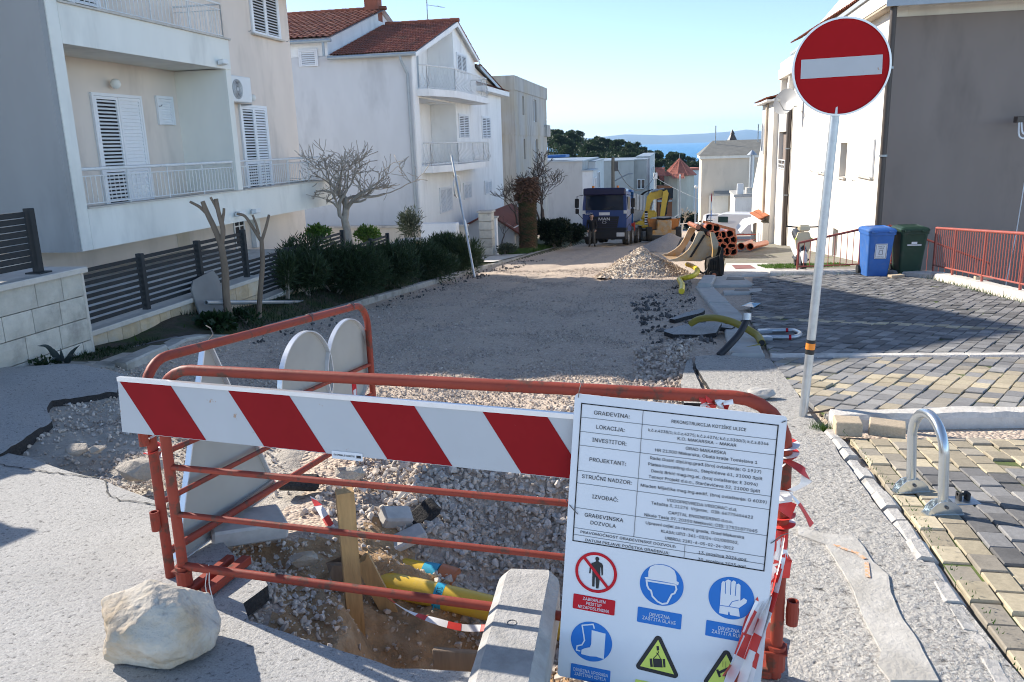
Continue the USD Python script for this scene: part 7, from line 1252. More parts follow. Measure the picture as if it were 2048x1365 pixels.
for x, y, r in ((545, 240, .055), (765, 365, .055)): c = bpt(x, y); put('pin', MB().cyl(c - dep * .03, c + dep * .9, r, n=14), 'pin_rust', bk, smooth=40)
cp_ = thing('hydraulic_coupler', 'dark greasy hydraulic hammer head standing upright before the bucket', 'machine part', bpt(900, 1250, -.3)); fc_ = lambda dz: frame(bpt(900, 1250, -.5), X_, [0, 1.0, 0], [0, 0, 1.0])
o2 = bpt(900, 1250, -.5); pc2 = lambda pts: Polygon([((bpt(*p, -.5) - o2)[0], (bpt(*p, -.5) - o2)[2]) for p in pts]); f2_ = lambda dz: (lambda c: frame(o2, X_, Z_, [0, 1.0, 0])(np.asarray(c) + [0, 0, dz]))
put('body', MB().prism(pc2([(760, 1230), (745, 1000), (770, 880), (850, 850), (960, 800), (1010, 900), (1060, 1000), (1040, 1240), (980, 1250), (780, 1250)]), .34, f2_(.04)), 'machine_dark', cp_); put('cheek', MB().prism(pc2([(970, 1250), (960, 850), (1010, 640), (1050, 650), (1040, 800), (1060, 1000), (1040, 1250)]), .40, f2_(.0)), 'machine_dark', cp_)
put('bracket', MB().prism(pc2([(820, 360), (900, 370), (980, 560), (960, 720), (900, 900), (855, 880), (870, 700), (860, 600)]), .08, f2_(.15)).prism(pc2([(1020, 640), (1050, 660), (1050, 800), (1110, 880), (1090, 940), (1040, 940)]), .08, f2_(.16)), 'bucket_steel', cp_); c = bpt(850, 1170, -.5); put('pin', MB().cyl(c - dep * .05, c + dep * .2, .05, n=14), 'pin_rust', cp_, smooth=40); put('hose', MB().tube(curve([bpt(760, 1000, -.4), bpt(720, 1080, -.4), bpt(660, 1140, -.4), bpt(600, 1120, -.3), bpt(560, 1080, -.2)], 14), .025, 7), 'hose_black', cp_, smooth=True); put('flange', MB().cyl(c - dep * .02, c + dep * .03, .11, n=16), 'machine_dark', cp_)
for k in range(5): put('rib', MB().prism(pc2([(770 + 45 * k, 900), (785 + 45 * k, 890), (790 + 42 * k, 1140), (775 + 42 * k, 1140)]), .03, f2_(.015)), 'machine_dark', cp_)
# sewer pipes
mat('pvc_orange', (.48, .135, .06), .38, .08, 4); pgrp = 'orange sewer pipes of the stack'
def pipe_proto(loc, label, group, socket=True, R=.122, L=5.0):
    t = thing('sewer_pipe', label, 'pipe', loc, rz=0, group=group); q = LOC[t][0]; o = q; yv = np.array([UD[0], UD[1], -.09]); yv /= np.linalg.norm(yv)
    put('tube', MB().ring(o, o + yv * L, R, R * .90, 18), 'pvc_orange', t, smooth=40); put('socket', MB().ring(o - yv * .01, o + yv * .18, R * 1.14, R * .95, 18), 'pvc_orange', t, smooth=40) if socket else None
    put('bore', MB().cyl(o + yv * .7, o + yv * .72, R * .9, n=16), 'dark_inside', t); return t
zp = lambda x, y: (1340 + x / 9.747, 430 + y / 9.747); PD = 26.6
spots = [(1115, 715), (1230, 715), (1030, 605), (1200, 610), (1105, 510), (1225, 490), (1030, 395), (1165, 375), (900, 255), (930, 400), (770, 245), (960, 500), (905, 600), (1000, 720)]
pr0 = None
PLAB = ['orange pipe in the bottom row of the stack, left of its last one', 'orange pipe at the bottom right corner of the stack', 'orange pipe left in the second row from the bottom, half hidden by the coupler', 'orange pipe at the right end of the second row from the bottom', 'orange pipe with a wide socket in the middle of the third row', 'narrow orange pipe at the right end of the third row of the stack',
        'orange pipe left of the last one in the upper full row', 'orange pipe at the right end of the upper full row', 'topmost orange pipe of the stack, right of the other top one', 'orange pipe peeping out above the bucket ear', 'topmost left orange pipe, partly behind the bucket ear', 'orange pipe hidden behind the bucket at the third row', 'orange pipe behind the bucket bracket', 'orange pipe of the bottom row hidden behind the coupler']
for i, (x, y) in enumerate(spots):
    c = D(*zp(x, y), PD)
    lab = PLAB[i]
    if pr0 is None: pr0 = pipe_proto(c, lab, pgrp)
    else: copy(pr0, c, 0., lab, pgrp)
for i, (px, py) in enumerate(((1493, 494), (1488, 493))[:0]): pass
lpx = [D(1500, 494, 30.5), D(1482, 493, 31)]
for k, c in enumerate(lpx): copy(pr0, c, -.22 + .06 * k, ('loose orange pipe lying right of the stack', 'second loose orange pipe between the stack and the first loose one')[k], 'loose orange pipes')
crate = thing('pipe_crate', 'wooden frame holding the stack of orange pipes together', 'wooden frame', D(*zp(1265, 720), PD)); wood('wood_red', (.34, .15, .08))
fa_, fb2, fc2 = D(*zp(690, 140), PD + .2), D(*zp(1255, 295), PD + .2), D(*zp(1290, 720), PD + .2)
put('top_batten', MB().bar(fa_, fb2, .05, .08), 'wood_red', crate); put('side_batten', MB().bar(fb2, fc2, .05, .08, (0, 1, 0)), 'wood_red', crate); yv = np.array([UD[0], UD[1], -.09]) * 2.2; put('top_batten', MB().bar(fa_ + yv, fb2 + yv, .05, .08), 'wood_red', crate); put('side_batten', MB().bar(fb2 + yv, fc2 + yv, .05, .08, (0, 1, 0)), 'wood_red', crate); put('long_batten', MB().bar(fb2, fb2 + yv, .06, .06), 'wood_red', crate)
# ---------------------------------------------------------------- lorry, excavator, dumper
def veh(u, v, dz=0., yaw=0., pitch=-.095):
    o = P(u, v, gz(xy(u, v)[1]) + dz); c, s = math.cos(yaw), math.sin(yaw); X = np.array([VD[0] * c + UD[0] * s, VD[1] * c + UD[1] * s, 0]); Y = np.array([-VD[0] * s + UD[0] * c, -VD[1] * s + UD[1] * c, pitch]); Y /= np.linalg.norm(Y); Z = np.cross(X, Y); return o, frame(o, X, Y, Z), X, Y, Z
mat('truck_blue', (.014, .04, .16), .35, .1, 4, spec=.5, coat=.3); mat('truck_visor', (.016, .014, .045), .4, .1); mat('tipper_grey', (.25, .27, .29), .5, .15, 3, metal=.3, spot=(.33, .30, .27), spotscale=1.5); mat('tipper_blue', (.02, .10, .30), .45, .1, 4); mat('black_plastic', (.016, .016, .017), .55, .2, 8); mat('truck_white', (.62, .62, .62), .4); mat('beacon', (.75, .22, .03), .3); mat('tyre_dust', (.045, .042, .038), .9, .3, 14); mat('rim_grey', (.20, .20, .20), .5, .2, 8); mat('lens', (.55, .56, .56), .15, .05); mat('tank_red', (.35, .03, .02), .5, .1)
glassmat('windscreen', (.012, .018, .03), .04)
o, tf, tX, tY, tZ = veh(45.4, -3.72, .02, yaw=-.09); tk = thing('tipper_truck', 'dark blue four axle tipper truck parked head-on in the street', 'truck', o); t1 = lambda *p: tf(np.array([p], float))[0]
cabp = Polygon([(-1.22, .78), (1.22, .78), (1.22, 2.1), (1.16, 2.95), (1.0, 3.12), (-1.0, 3.12), (-1.16, 2.95), (-1.22, 2.1)]); fT = lambda y: frame(t1(0, y, 0), tX, tZ, -tY)
put('cab_body', MB().prism(cabp, 1.9, fT(1.92)), 'truck_blue', tk)
put('windscreen', MB().prism(Polygon([(-1.05, 1.92), (1.05, 1.92), (1.02, 2.72), (-1.02, 2.72)]), .03, fT(.0)), 'windscreen', tk); put('sun_visor', MB().bbox([-1.16, -.22, 2.72], [1.16, .15, 3.10], tf, .06), 'truck_visor', tk)
gr = put('grille', MB().prism(Polygon([(-.72, .98), (.72, .98), (.82, 1.58), (-.82, 1.58)]), .03, fT(.0)), 'black_plastic', tk)
for k in range(4): put('grille_bar', MB().box([-.70, -.045, 1.04 + k * .12], [.70, -.03, 1.07 + k * .12], tf), 'truck_visor', gr)
text('MAN', .15, tk, 'truck_white', lambda c: fT(-.035)(c), .62, cy=1.36, depth=.02); put('emblem', MB().prism(affinity.scale(Point(0, 1.25).buffer(.09, 12), 1.3, .7).difference(affinity.scale(Point(0, 1.25).buffer(.075, 12), 1.3, .7)), .02, fT(-.032)), 'truck_white', tk); text('10000', .12, tk, 'truck_white', lambda c: fT(.0)(c), .42, cx=-.86, cy=1.66, depth=.012)
pl3 = put('number_board', MB().prism(sbox(-.30, 1.64, .30, 1.80), .02, fT(.0)), 'truck_white', tk)
put('bumper', MB().bbox([-1.24, -.12, .32], [1.24, .4, .80], tf, .05), 'black_plastic', tk); put('step_panel', MB().box([-1.23, -.03, .801], [1.23, .3, .97], tf), 'black_plastic', tk)
for x in (-.92, .92): put('headlight', MB().bbox([x - .22, -.14, .48], [x + .22, -.10, .70], tf, .02), 'lens', tk)
for x in (-1.14, 1.14): put('indicator', MB().box([x - .08, -.03, 1.72], [x + .08, .02, 1.90], tf), 'lens', tk)
for s in (-1, 1):
    m_ = put('mirror', MB().bbox([s * 1.55 - .11, -.02, 2.05], [s * 1.55 + .11, .10, 2.55], tf, .03), 'black_plastic', tk); put('mirror_arm', MB().tube([t1(s * 1.2, .1, 2.75), t1(s * 1.55, .05, 2.68), t1(s * 1.55, .05, 1.8), t1(s * 1.22, .05, 1.45)], .022, 6), 'black_plastic', m_); put('mirror_lower', MB().bbox([s * 1.53 - .10, -.02, 1.72], [s * 1.53 + .10, .08, 2.0], tf, .03), 'black_plastic', m_)
    put('beacon', MB().cyl(t1(s * .68, .25, 3.10), t1(s * .68, .25, 3.24), .07, n=10), 'beacon', tk); put('wiper', MB().bar(t1(s * .1, -.05, 1.96), t1(s * .1 + .55, -.05, 2.12), .02, .015), 'black_plastic', tk)
    put('side_window', MB().box([s * 1.215, .35, 1.95], [s * 1.228, 1.2, 2.65], tf), 'windscreen', tk); put('fender', MB().tube([t1(s * 1.08, .45, .55), t1(s * 1.08, .55, 1.02), t1(s * 1.08, 1.1, 1.16), t1(s * 1.08, 1.65, 1.02)], .16, 6), 'black_plastic', tk)
    for y in (1.1, 2.75, 5.2, 6.55):
        w_ = put('wheel', wheel(MB(), t1(s * 1.06, y, .52), tX, .52, .32), 'tyre_dust', tk, smooth=40); put('rim', MB().lathe([(0, .12), (.12, .14), (.22, .05), (.30, .10), (.33, .15)], t1(s * 1.06, y, .52), 16, tX * s), 'rim_grey', w_)
put('chassis', MB().box([-.55, .5, .55], [.55, 7.6, .95], tf), 'black_plastic', tk); put('fuel_tank', MB().bbox([.80, 3.45, .45], [1.2, 4.4, 1.0], tf, .05), 'black_plastic', tk); put('extinguisher_box', MB().bbox([1.0, 3.3, .75], [1.24, 3.44, 1.25], tf, .02), 'tank_red', tk)
tub = Polygon([(-1.15, 2.9), (-1.25, 2.9), (-1.25, 2.0), (-.95, 1.35), (-.5, 1.12), (.5, 1.12), (.95, 1.35), (1.25, 2.0), (1.25, 2.9), (1.15, 2.9), (1.15, 2.0), (.88, 1.45), (.45, 1.22), (-.45, 1.22), (-.88, 1.45), (-1.15, 2.0)]); put('tipper_body', MB().prism(tub, 5.2, fT(7.7)), 'tipper_grey', tk)
put('headboard', MB().prism(Polygon([(-1.25, 1.2), (1.25, 1.2), (1.25, 3.05), (-1.25, 3.05)]), .10, fT(2.48)).box([-1.25, 1.6, 2.95], [1.25, 2.5, 3.06], tf), 'tipper_blue', tk); put('mudguard', MB().add(tf(np.array([[.7, 4.2, 1.12], [1.28, 4.2, 1.05], [1.28, 7.2, 1.05], [.7, 7.2, 1.12], [1.3, 3.9, .92], [.7, 3.9, .98]])), [[0, 1, 2, 3], [0, 5, 4, 1]]), 'tipper_grey', tk)
for y in (3.4, 5.0, 6.6): put('tub_rib', MB().box([1.252, y, 1.95], [1.30, y + .1, 2.9], tf), 'tipper_grey', tk)
# excavator
ex_o, xf, xX, xY, xZ = veh(57.0, -1.55, .0, yaw=.05); ex = thing('excavator', 'yellow tracked excavator with raised boom behind the truck', 'excavator', ex_o); xf0 = xf; xf = lambda c: xf0(np.asarray(c, float) * .84); x1 = lambda *p: xf(np.array([p], float))[0]; mat('track_dust', (.14, .125, .105), .9, .3, 10, bump=.4, bscale=20)
for x in (-1.0, 1.0):
    tr = put('track', MB().prism(Polygon([(-1.5, .25), (-1.2, .02), (1.2, .02), (1.5, .25), (1.5, .55), (1.2, .78), (-1.2, .78), (-1.5, .55)]), .5, frame(x1(x - .25, 0, 0), xY * .84, xZ * .84, xX * .84)), 'track_dust', ex)
    for k in range(9): put('track_shoe', MB().box([x - .26, -1.53, .06 + k * .075], [x + .26, -1.47, .10 + k * .075], xf), 'machine_dark', tr)
put('undercarriage', MB().box([-.75, -1.2, .25], [.75, 1.2, .9], xf), 'machine_dark', ex); put('dozer_blade', MB().tube([x1(-1.25, -2.1, .35), x1(1.25, -2.1, .35)], .32, 8), 'track_dust', ex)
put('counterweight', MB().bbox([-1.2, -1.0, .95], [.95, 1.3, 1.55], xf, .12), 'machine_yellow', ex); put('engine_hood', MB().bbox([-.75, -1.02, 1.55], [.55, 1.3, 2.35], xf, .2), 'machine_yellow', ex); put('warning_grid', MB().box([-.42, -1.035, 1.2], [-.20, -1.022, 2.3], xf), 'machine_dark', ex)
for k in range(5): put('grid_bar', MB().box([-.44, -1.05, 1.25 + k * .2], [-.18, -1.037, 1.34 + k * .2], xf), 'truck_white', ex)
put('cab', MB().bbox([-1.25, -.2, 1.5], [-.80, 1.2, 2.95], xf, .06), 'windscreen', ex)
def plate(pts, w, x, m, nm): pts = [(a * .72, b) for a, b in pts]; put(nm, MB().prism(Polygon(pts), w, frame(x1(0, x, 0), xX * .84, xZ * .84, -xY * .84)), m, ex)
plate([(-.62, 2.0), (-.15, 2.1), (.10, 2.95), (.40, 3.20), (1.30, 3.36), (1.70, 3.32), (1.78, 3.75), (1.15, 3.95), (.10, 3.85), (-.35, 3.45)], .5, -.35, 'machine_yellow', 'boom'); plate([(1.40, 3.8), (1.80, 3.95), (1.98, 3.65), (1.66, 2.3), (1.40, 1.2), (.98, 1.15), (1.12, 2.2), (1.30, 3.3)], .4, -.9, 'machine_yellow', 'stick')
plate([(.45, 3.40), (1.20, 3.52), (1.20, 3.74), (.45, 3.62)], .01, -.805, 'panel_white', 'boom_lettering_band')
for a, b, r in (((-.02, -.5, 2.2), (.2, -.6, 3.1), .10), ((.1, -.95, 3.85), (1.1, -.95, 4.05), .085), ((1.35, -.75, 3.5), (1.3, -.8, 2.0), .07), ((-.45, -.3, 2.2), (-.9, -.2, 2.9), .07)): put('ram', MB().cyl(x1(*a), x1(*((np.array(a) + b) / 2)), r, n=8).cyl(x1(*((np.array(a) + b) / 2)), x1(*b), r * .6, n=8), 'metal_grey' if r > .08 else 'machine_dark', ex)
for k in range(4): put('hydraulic_hose', MB().tube(curve([x1(-.6 - .08 * k, -.4, 2.2), x1(-.95 - .05 * k, -.3, 3.0), x1(-.45 - .04 * k, -.4, 3.75), x1(.2, -.75, 4.0)], 14), .035, 5), 'black_plastic', ex)
for k in range(3): put('hydraulic_hose', MB().tube(curve([x1(1.0, -.85, 3.95), x1(1.5 + .05 * k, -.9, 3.6), x1(1.3 + .03 * k, -.9, 2.9), x1(1.2, -.9, 1.9)], 14), .03, 5), 'black_plastic', ex)
put('bucket', MB().lathe([(.0, -.5), (.55, -.5), (.55, .5), (.0, .5)], x1(1.25, -1.1, .75), 14, xX), 'machine_dark', ex)
# dumper
d_o, df_, dX, dY, dZ = veh(51.5, -.55, 0., yaw=.06); dm = thing('site_dumper', 'orange site dumper seen from behind, left of the far pole', 'dumper', d_o); d1 = lambda *p: df_(np.array([p], float))[0]; mat('dumper_orange', (.48, .17, .03), .5, .1, 5, spot=(.30, .14, .06), spotscale=4., spotw=(.55, .75))
put('skip', MB().prism(Polygon([(-1.0, 1.42), (-.85, .75), (.85, .75), (1.0, 1.42), (.92, 1.42), (.78, .83), (-.78, .83), (-.92, 1.42)]), 1.6, frame(d1(0, 1.6, 0), dX, dZ, -dY)).box([-.86, -.005, .76], [.86, .05, 1.38], df_), 'dumper_orange', dm); put('engine_cover', MB().bbox([-.45, -.5, .55], [.45, .0, 1.3], df_, .06), 'bucket_steel', dm); put('seat', MB().tube([d1(-.45, -.2, 1.42), d1(0, -.22, 1.36), d1(.45, -.2, 1.42)], .06, 6), 'black_plastic', dm); put('chassis', MB().box([-.7, -.6, .4], [.7, 2, .7], df_), 'bucket_steel', dm); put('load', MB().ball(d1(0, .8, 1.38), [.85, .7, .14]), 'heap_pale', dm, smooth=True)
for x in (-.88, .88):
    for y in (-.2, 1.4): put('wheel', wheel(MB(), d1(x, y, .45), dX, .45, .34), 'tyre_dust', dm, smooth=40)

# ---------------------------------------------------------------- people
mat('skin', (.42, .26, .19), .6, .05, 20); mat('cloth_black', (.014, .014, .016), .9, .2, 15); mat('cloth_grey', (.085, .085, .08), .95, .2, 15); mat('cloth_white', (.68, .68, .67), .9, .08, 10); mat('hair', (.03, .022, .018), .8); mat('shoe', (.02, .018, .016), .7)
def figure(joints, bones, refine=.035, it=6):
    parts = []
    for a, b in bones:
        pts = []
        for k in (a, b):
            c, r = joints[k]; m = trimesh.creation.icosphere(1, 1.0); pts.append(np.asarray(m.vertices) * r + np.asarray(c))
        parts.append(manifold3d.Manifold.hull_points(np.vstack(pts)))
    m = manifold3d.Manifold.batch_boolean(parts, manifold3d.OpType.Add).refine_to_length(refine).to_mesh(); t = trimesh.Trimesh(m.vert_properties[:, :3], m.tri_verts, process=True); trimesh.smoothing.filter_taubin(t, iterations=it); return t
def person(label, o, X, Y, J, skin, cloth, legs, shoes, hands):
    """J: joints in local x (right), y (away), z (up)"""
    t = thing('person', label, 'person', o); fr = frame(o, X, Y, [0, 0, 1.0]); W_ = {k: (fr(np.array([c]))[0], r) for k, (c, r) in J.items()}
    body = figure(W_, [('neck', 'head'), ('head', 'chin'), ('neck', 'chest'), ('chest', 'belly'), ('belly', 'hips')] + [(a + s, b + s) for s in 'LR' for a, b in (('sh', 'el'), ('el', 'wr'), ('hp', 'kn'), ('kn', 'an'), ('an', 'toe'))] + [('chest', 'shL'), ('chest', 'shR'), ('hips', 'hpL'), ('hips', 'hpR')])
    b = put('body', MB().tm(body), skin, t, smooth=True)
    g = lambda f: {k: (c, r * f) for k, (c, r) in W_.items()}
    put('jacket', MB().tm(figure(g(1.16), [('chest', 'belly'), ('belly', 'hips'), ('chest', 'shL'), ('chest', 'shR')] + [(a + s, b_ + s) for s in 'LR' for a, b_ in (('sh', 'el'), ('el', 'wr'))])), cloth, t, smooth=True)
    put('trousers', MB().tm(figure(g(1.13), [('hips', 'hpL'), ('hips', 'hpR')] + [(a + s, b_ + s) for s in 'LR' for a, b_ in (('hp', 'kn'), ('kn', 'an'))])), legs, t, smooth=True)
    for s in 'LR':
        put('shoe', MB().tm(figure(g(1.2), [('an' + s, 'toe' + s)])), shoes, t, smooth=True); hw, hd = W_['wr' + s][0], hands[s]; hd = fr(np.array([hd]))[0] - fr(np.zeros((1, 3)))[0]; hd = hd / np.linalg.norm(hd); sd = np.cross(hd, Y); sd /= np.linalg.norm(sd); hm = MB()
        hm.tm(figure({'a': (hw, .03), 'b': (hw + hd * .085 - sd * .02, .024), 'c': (hw + hd * .085 + sd * .02, .024)}, [('a', 'b'), ('a', 'c'), ('b', 'c')], .012, 3)); q = put('hand', hm, skin, t, smooth=True)
        for k, L in zip((-.03, -.01, .01, .03), (.065, .078, .074, .058)): put('finger', MB().tube([hw + hd * .085 + sd * k, hw + hd * (.085 + L * .55) + sd * k, hw + hd * (.085 + L * .9) + sd * k + Y * .02], [.009, .009, .007], 6), skin, q)
        put('thumb', MB().tube([hw + hd * .03 + sd * .03, hw + hd * .06 + sd * .055, hw + hd * .095 + sd * .055], [.011, .010, .008], 6), skin, q)
    hc, hr = W_['head']; hv = trimesh.creation.icosphere(3, 1.0).vertices; f_ = fr(np.array([J['face'][0]]))[0] - hc; f_ /= np.linalg.norm(f_); upv = hc - W_['neck'][0]; upv /= np.linalg.norm(upv); side = np.cross(f_, upv); hm = trimesh.creation.icosphere(3, 1.0); keep = (hm.vertices @ np.array([1, 0, 0]) < .35) | (hm.vertices[:, 2] > .55); fm = hm.faces[keep[hm.faces].all(1)]; put('hair', MB().add(hc + (hm.vertices[:, :1] * f_ + hm.vertices[:, 1:2] * side + hm.vertices[:, 2:] * upv) * hr * 1.07, fm), 'hair', t, smooth=True)
    fc = MB(); fc.tube([hc + f_ * hr * .95 + upv * .01, hc + f_ * hr * 1.18 - upv * .03], [.012, .018], 6); put('nose', fc, skin, b)
    for s in (-1, 1): put('eye', MB().ball(hc + f_ * hr * .9 + side * s * .033 + upv * .018, .011, 1), 'cloth_white', b); put('ear', MB().ball(hc + side * s * hr * .98 - upv * .005, [.02, .02, .032], 1), skin, b)
    put('mouth', MB().bar(hc + f_ * hr * .93 - upv * .062 - side * .022, hc + f_ * hr * .93 - upv * .062 + side * .022, .008, .006), 'pin_rust', b); return t
# walking man in front of the truck, seen from behind at three quarters
po = P(44.4, -4.30, gz(xy(44.4, -4.30)[1]))
J = dict(head=((.0, .02, 1.64), .098), chin=((.0, -.03, 1.57), .065), face=((.05, -.3, 1.62), .01), neck=((0, .03, 1.47), .058), chest=((0, .03, 1.28), .135), belly=((0, .02, 1.08), .125), hips=((0, .02, .93), .13), shL=((-.19, .03, 1.38), .062), shR=((.19, .03, 1.38), .062), elL=((-.25, .05, 1.10), .047), elR=((.26, .06, 1.10), .047), wrL=((-.21, -.06, .90), .033), wrR=((.22, -.06, .92), .033), hpL=((-.09, .02, .88), .092), hpR=((.09, .02, .88), .092), knL=((-.11, -.03, .48), .062), knR=((.12, .03, .48), .062), anL=((-.12, .03, .085), .042), anR=((.15, .07, .085), .042), toeL=((-.13, -.13, .04), .036), toeR=((.18, -.09, .04), .036))
person('person in a black jacket and grey trousers standing before the blue truck', po, np.array([VD[0], VD[1], 0]), np.array([UD[0], UD[1], 0]), J, 'skin', 'cloth_black', 'cloth_grey', 'shoe', dict(L=(.02, -.05, -.1), R=(-.02, -.05, -.1)))
# bending worker in a white shirt by the pipes
pw = D(1387, 490, 45.5); J = dict(head=((.42, -.02, .90), .098), chin=((.46, -.06, .85), .065), face=((.7, -.1, .7), .01), neck=((.30, 0, .96), .058), chest=((.18, 0, .98), .135), belly=((.02, 0, .95), .125), hips=((-.12, 0, .84), .13), shL=((.22, .17, .95), .062), shR=((.22, -.19, .95), .062), elL=((.30, .19, .68), .047), elR=((.32, -.2, .68), .047), wrL=((.38, .14, .45), .033), wrR=((.40, -.15, .45), .033), hpL=((-.13, .09, .80), .092), hpR=((-.13, -.09, .80), .092), knL=((-.02, .10, .46), .062), knR=((.0, -.10, .46), .062), anL=((-.12, .10, .085), .042), anR=((-.10, -.10, .085), .042), toeL=((.04, .10, .04), .036), toeR=((.06, -.10, .04), .036))
person('person in a white shirt and black trousers bending down beside the pipes', np.array([pw[0], pw[1], gz(pw[1])]), np.array([1.0, 0, 0]), np.array([0, 1.0, 0]), J, 'skin', 'cloth_white', 'cloth_black', 'shoe', dict(L=(.05, 0, -.1), R=(.05, 0, -.1)))

# ---------------------------------------------------------------- vans and houses down the street, right
glassmat('van_glass', (.03, .06, .055)); mat('car_white', (.70, .70, .71), .3, .02, 3, spec=.5, coat=.4); mat('tail_red', (.45, .02, .02), .25, .05)
vo, vf, vX, vY, vZ = veh(66, 6.55, -.25, yaw=1.12, pitch=0.); vn = thing('white_van', 'white panel van parked beyond the low red rails', 'van', vo); v1 = lambda *p: vf(np.array([p], float))[0]
sec = lambda w, zt: Polygon([(-w, .35), (w, .35), (w, 1.05), (w * .9, zt), (w * .55, zt + .10), (-w * .55, zt + .10), (-w * .9, zt), (-w, 1.05)])
prof = [(0, .84, 1.72), (.15, .88, 1.80), (2.6, .88, 1.80), (3.1, .86, 1.66), (3.7, .82, 1.05), (4.3, .78, .82)]; V = []; 
for y, w, zt in prof: q = np.array(sec(w, zt).exterior.coords)[:-1]; V.append(np.column_stack([q[:, 0], np.full(len(q), y), q[:, 1]]))
n8 = len(V[0]); VV = np.vstack(V); put('body', MB().add(vf(VV), [[i * n8 + j, i * n8 + (j + 1) % n8, (i + 1) * n8 + (j + 1) % n8, (i + 1) * n8 + j] for i in range(len(prof) - 1) for j in range(n8)]).poly(vf(V[0])).poly(vf(V[-1])), 'car_white', vn, smooth=25)
put('rear_window', MB().box([-.70, -.02, 1.10], [.70, -.004, 1.62], vf), 'van_glass', vn)
for s in (-1, 1): put('tail_light', MB().box([s * .84 - .07, -.03, .75], [s * .84 + .07, .02, 1.15], vf), 'tail_red', vn); put('side_window', MB().box([s * .872, 2.2, 1.15], [s * .89, 3.0, 1.6], vf), 'van_glass', vn)
for x in (-.75, .75):
    for y in (.75, 3.4): put('wheel', wheel(MB(), v1(x, y, .31), vX, .31, .2), 'tyre_dust', vn, smooth=40)
put('number_plate', MB().box([-.25, -.02, .72], [.25, -.003, .84], vf), 'panel_white', vn); put('bumper', MB().bbox([-.84, -.08, .38], [.84, .05, .62], vf, .04), 'car_white', vn)
co_, cf_, cX, cY, cZ = veh(74, 3.55, -.1, yaw=.05); cr = thing('parked_car', 'pale car with a dark rear window parked behind the white van', 'car', co_)
prof = [(0, .80, 1.25), (.25, .82, 1.72), (.9, .82, 1.78), (2.4, .82, 1.70), (3.2, .80, 1.0), (4.2, .74, .8)]; V = []
for y, w, zt in prof: q = np.array(sec(w, zt).exterior.coords)[:-1]; V.append(np.column_stack([q[:, 0], np.full(len(q), y), q[:, 1]]))
put('body', MB().add(cf_(np.vstack(V)), [[i * n8 + j, i * n8 + (j + 1) % n8, (i + 1) * n8 + (j + 1) % n8, (i + 1) * n8 + j] for i in range(len(prof) - 1) for j in range(n8)]).poly(cf_(V[0])).poly(cf_(V[-1])), 'car_white', cr, smooth=25); put('rear_window', MB().poly(cf_(np.array([[-.72, -.03, 1.2], [.72, -.03, 1.2], [.64, .19, 1.72], [-.64, .19, 1.72]]))), 'windscreen', cr)
for x in (-.7, .7):
    for y in (.7, 3.3): put('wheel', wheel(MB(), cf_(np.array([[x, y, .3]]))[0], cX, .3, .2), 'tyre_dust', cr, smooth=40)
for s in (-1, 1): put('mirror', MB().bbox([s * 1.0 - .1, 2.6, 1.1], [s * 1.0 + .1, 2.75, 1.25], cf_, .02), 'black_plastic', cr); put('tail_light', MB().box([s * .74 - .06, -.03, .9], [s * .74 + .06, .02, 1.15], cf_), 'tail_red', cr)
for k, (x0, x1_, y) in enumerate(((1473, 1521, 470), (1527, 1547, 470))):
    a, b = D(x0, 484, 43), D(x1_, 484, 42.6); t = thing('low_rail', ('low red guard rail in front of the white van', 'short low red guard rail at the house corner')[k], 'railing', a); z = np.array([0, 0, 1.0]); put('frame', MB().tube([a - z * .2, a + z * .38, b + z * .38, b - z * .2], .03, 6).cyl(a + z * .1, b + z * .1, .02), 'rail_red', t)
# white house with the arched window
wh = thing('arched_window_house', 'narrow white house with an arched window beyond the sunlit corner house', 'house', P(43, 4.6, -4)); VW = 4.55
put('wall', MB().box([VW, 41.3, -7], [10, 46.6, 3.35], VUZ), 'wall_sunny', wh); put('lower_wall', MB().add(VUZ(np.array([[VW - .01, 46.6, -7], [VW - .01, 50.5, -7], [VW - .01, 50.5, -1.2], [VW - .01, 46.6, 1.3], [9, 46.6, -7], [9, 50.5, -7], [9, 50.5, -1.2], [9, 46.6, 1.3]])), [[0, 1, 2, 3], [1, 5, 6, 2], [3, 2, 6, 7]]), 'wall_sunny', wh)
tile_roof([P(46.9, VW - .4, 3.45), P(41.0, VW - .4, 3.45), P(41.0, 9, 4.6), P(46.9, 9, 4.6)], 26, 10, parent=wh); put('eaves', MB().box([VW - .38, 41.0, 3.35], [9, 46.9, 3.43], VUZ), 'wall_white', wh); aw = frame(P(45.6, VW - .004, .9), [-UD[0], -UD[1], 0], [0, 0, 1.0], [-VD[0], -VD[1], 0])
arch = Polygon([(-.6, 0), (.6, 0), (.6, 1.2)] + [(.6 * math.cos(k), 1.2 + .5 * math.sin(k)) for k in np.linspace(.1, math.pi - .1, 10)] + [(-.6, 1.2)]); q = put('arched_window', MB().prism(arch.difference(arch.buffer(-.13)), .05, aw).prism(sbox(-.05, .1, .05, 1.6), .04, aw), 'shutter_white', wh); put('pane', MB().prism(arch.buffer(-.13), .012, aw), 'glass_dark', q)
put('pilaster', MB().box([VW - .10, 43.6, -2.2], [VW - .002, 44.1, 3.34], VUZ), 'stone_frame', wh); cv = put('porch_roof', MB().add(VUZ(np.array([[VW - .42, 41.3, -2.2], [VW - .42, 46.5, -2.35], [VW, 46.5, -2.15], [VW, 41.3, -2.0]])), [[0, 1, 2, 3]]), 'wall_white', wh); mat('tile_orange', (.42, .15, .07), .85, .2, 3); tile_roof([P(46.5, VW - .45, -2.3), P(41.3, VW - .45, -2.15), P(41.3, VW - .005, -1.95), P(46.5, VW - .005, -2.1)], 26, 2, parent=wh, m='tile_orange'); put('porch_front', MB().box([VW - .30, 41.3, -7], [VW - .012, 44.2, -2.3], VUZ), 'wall_sunny', wh)
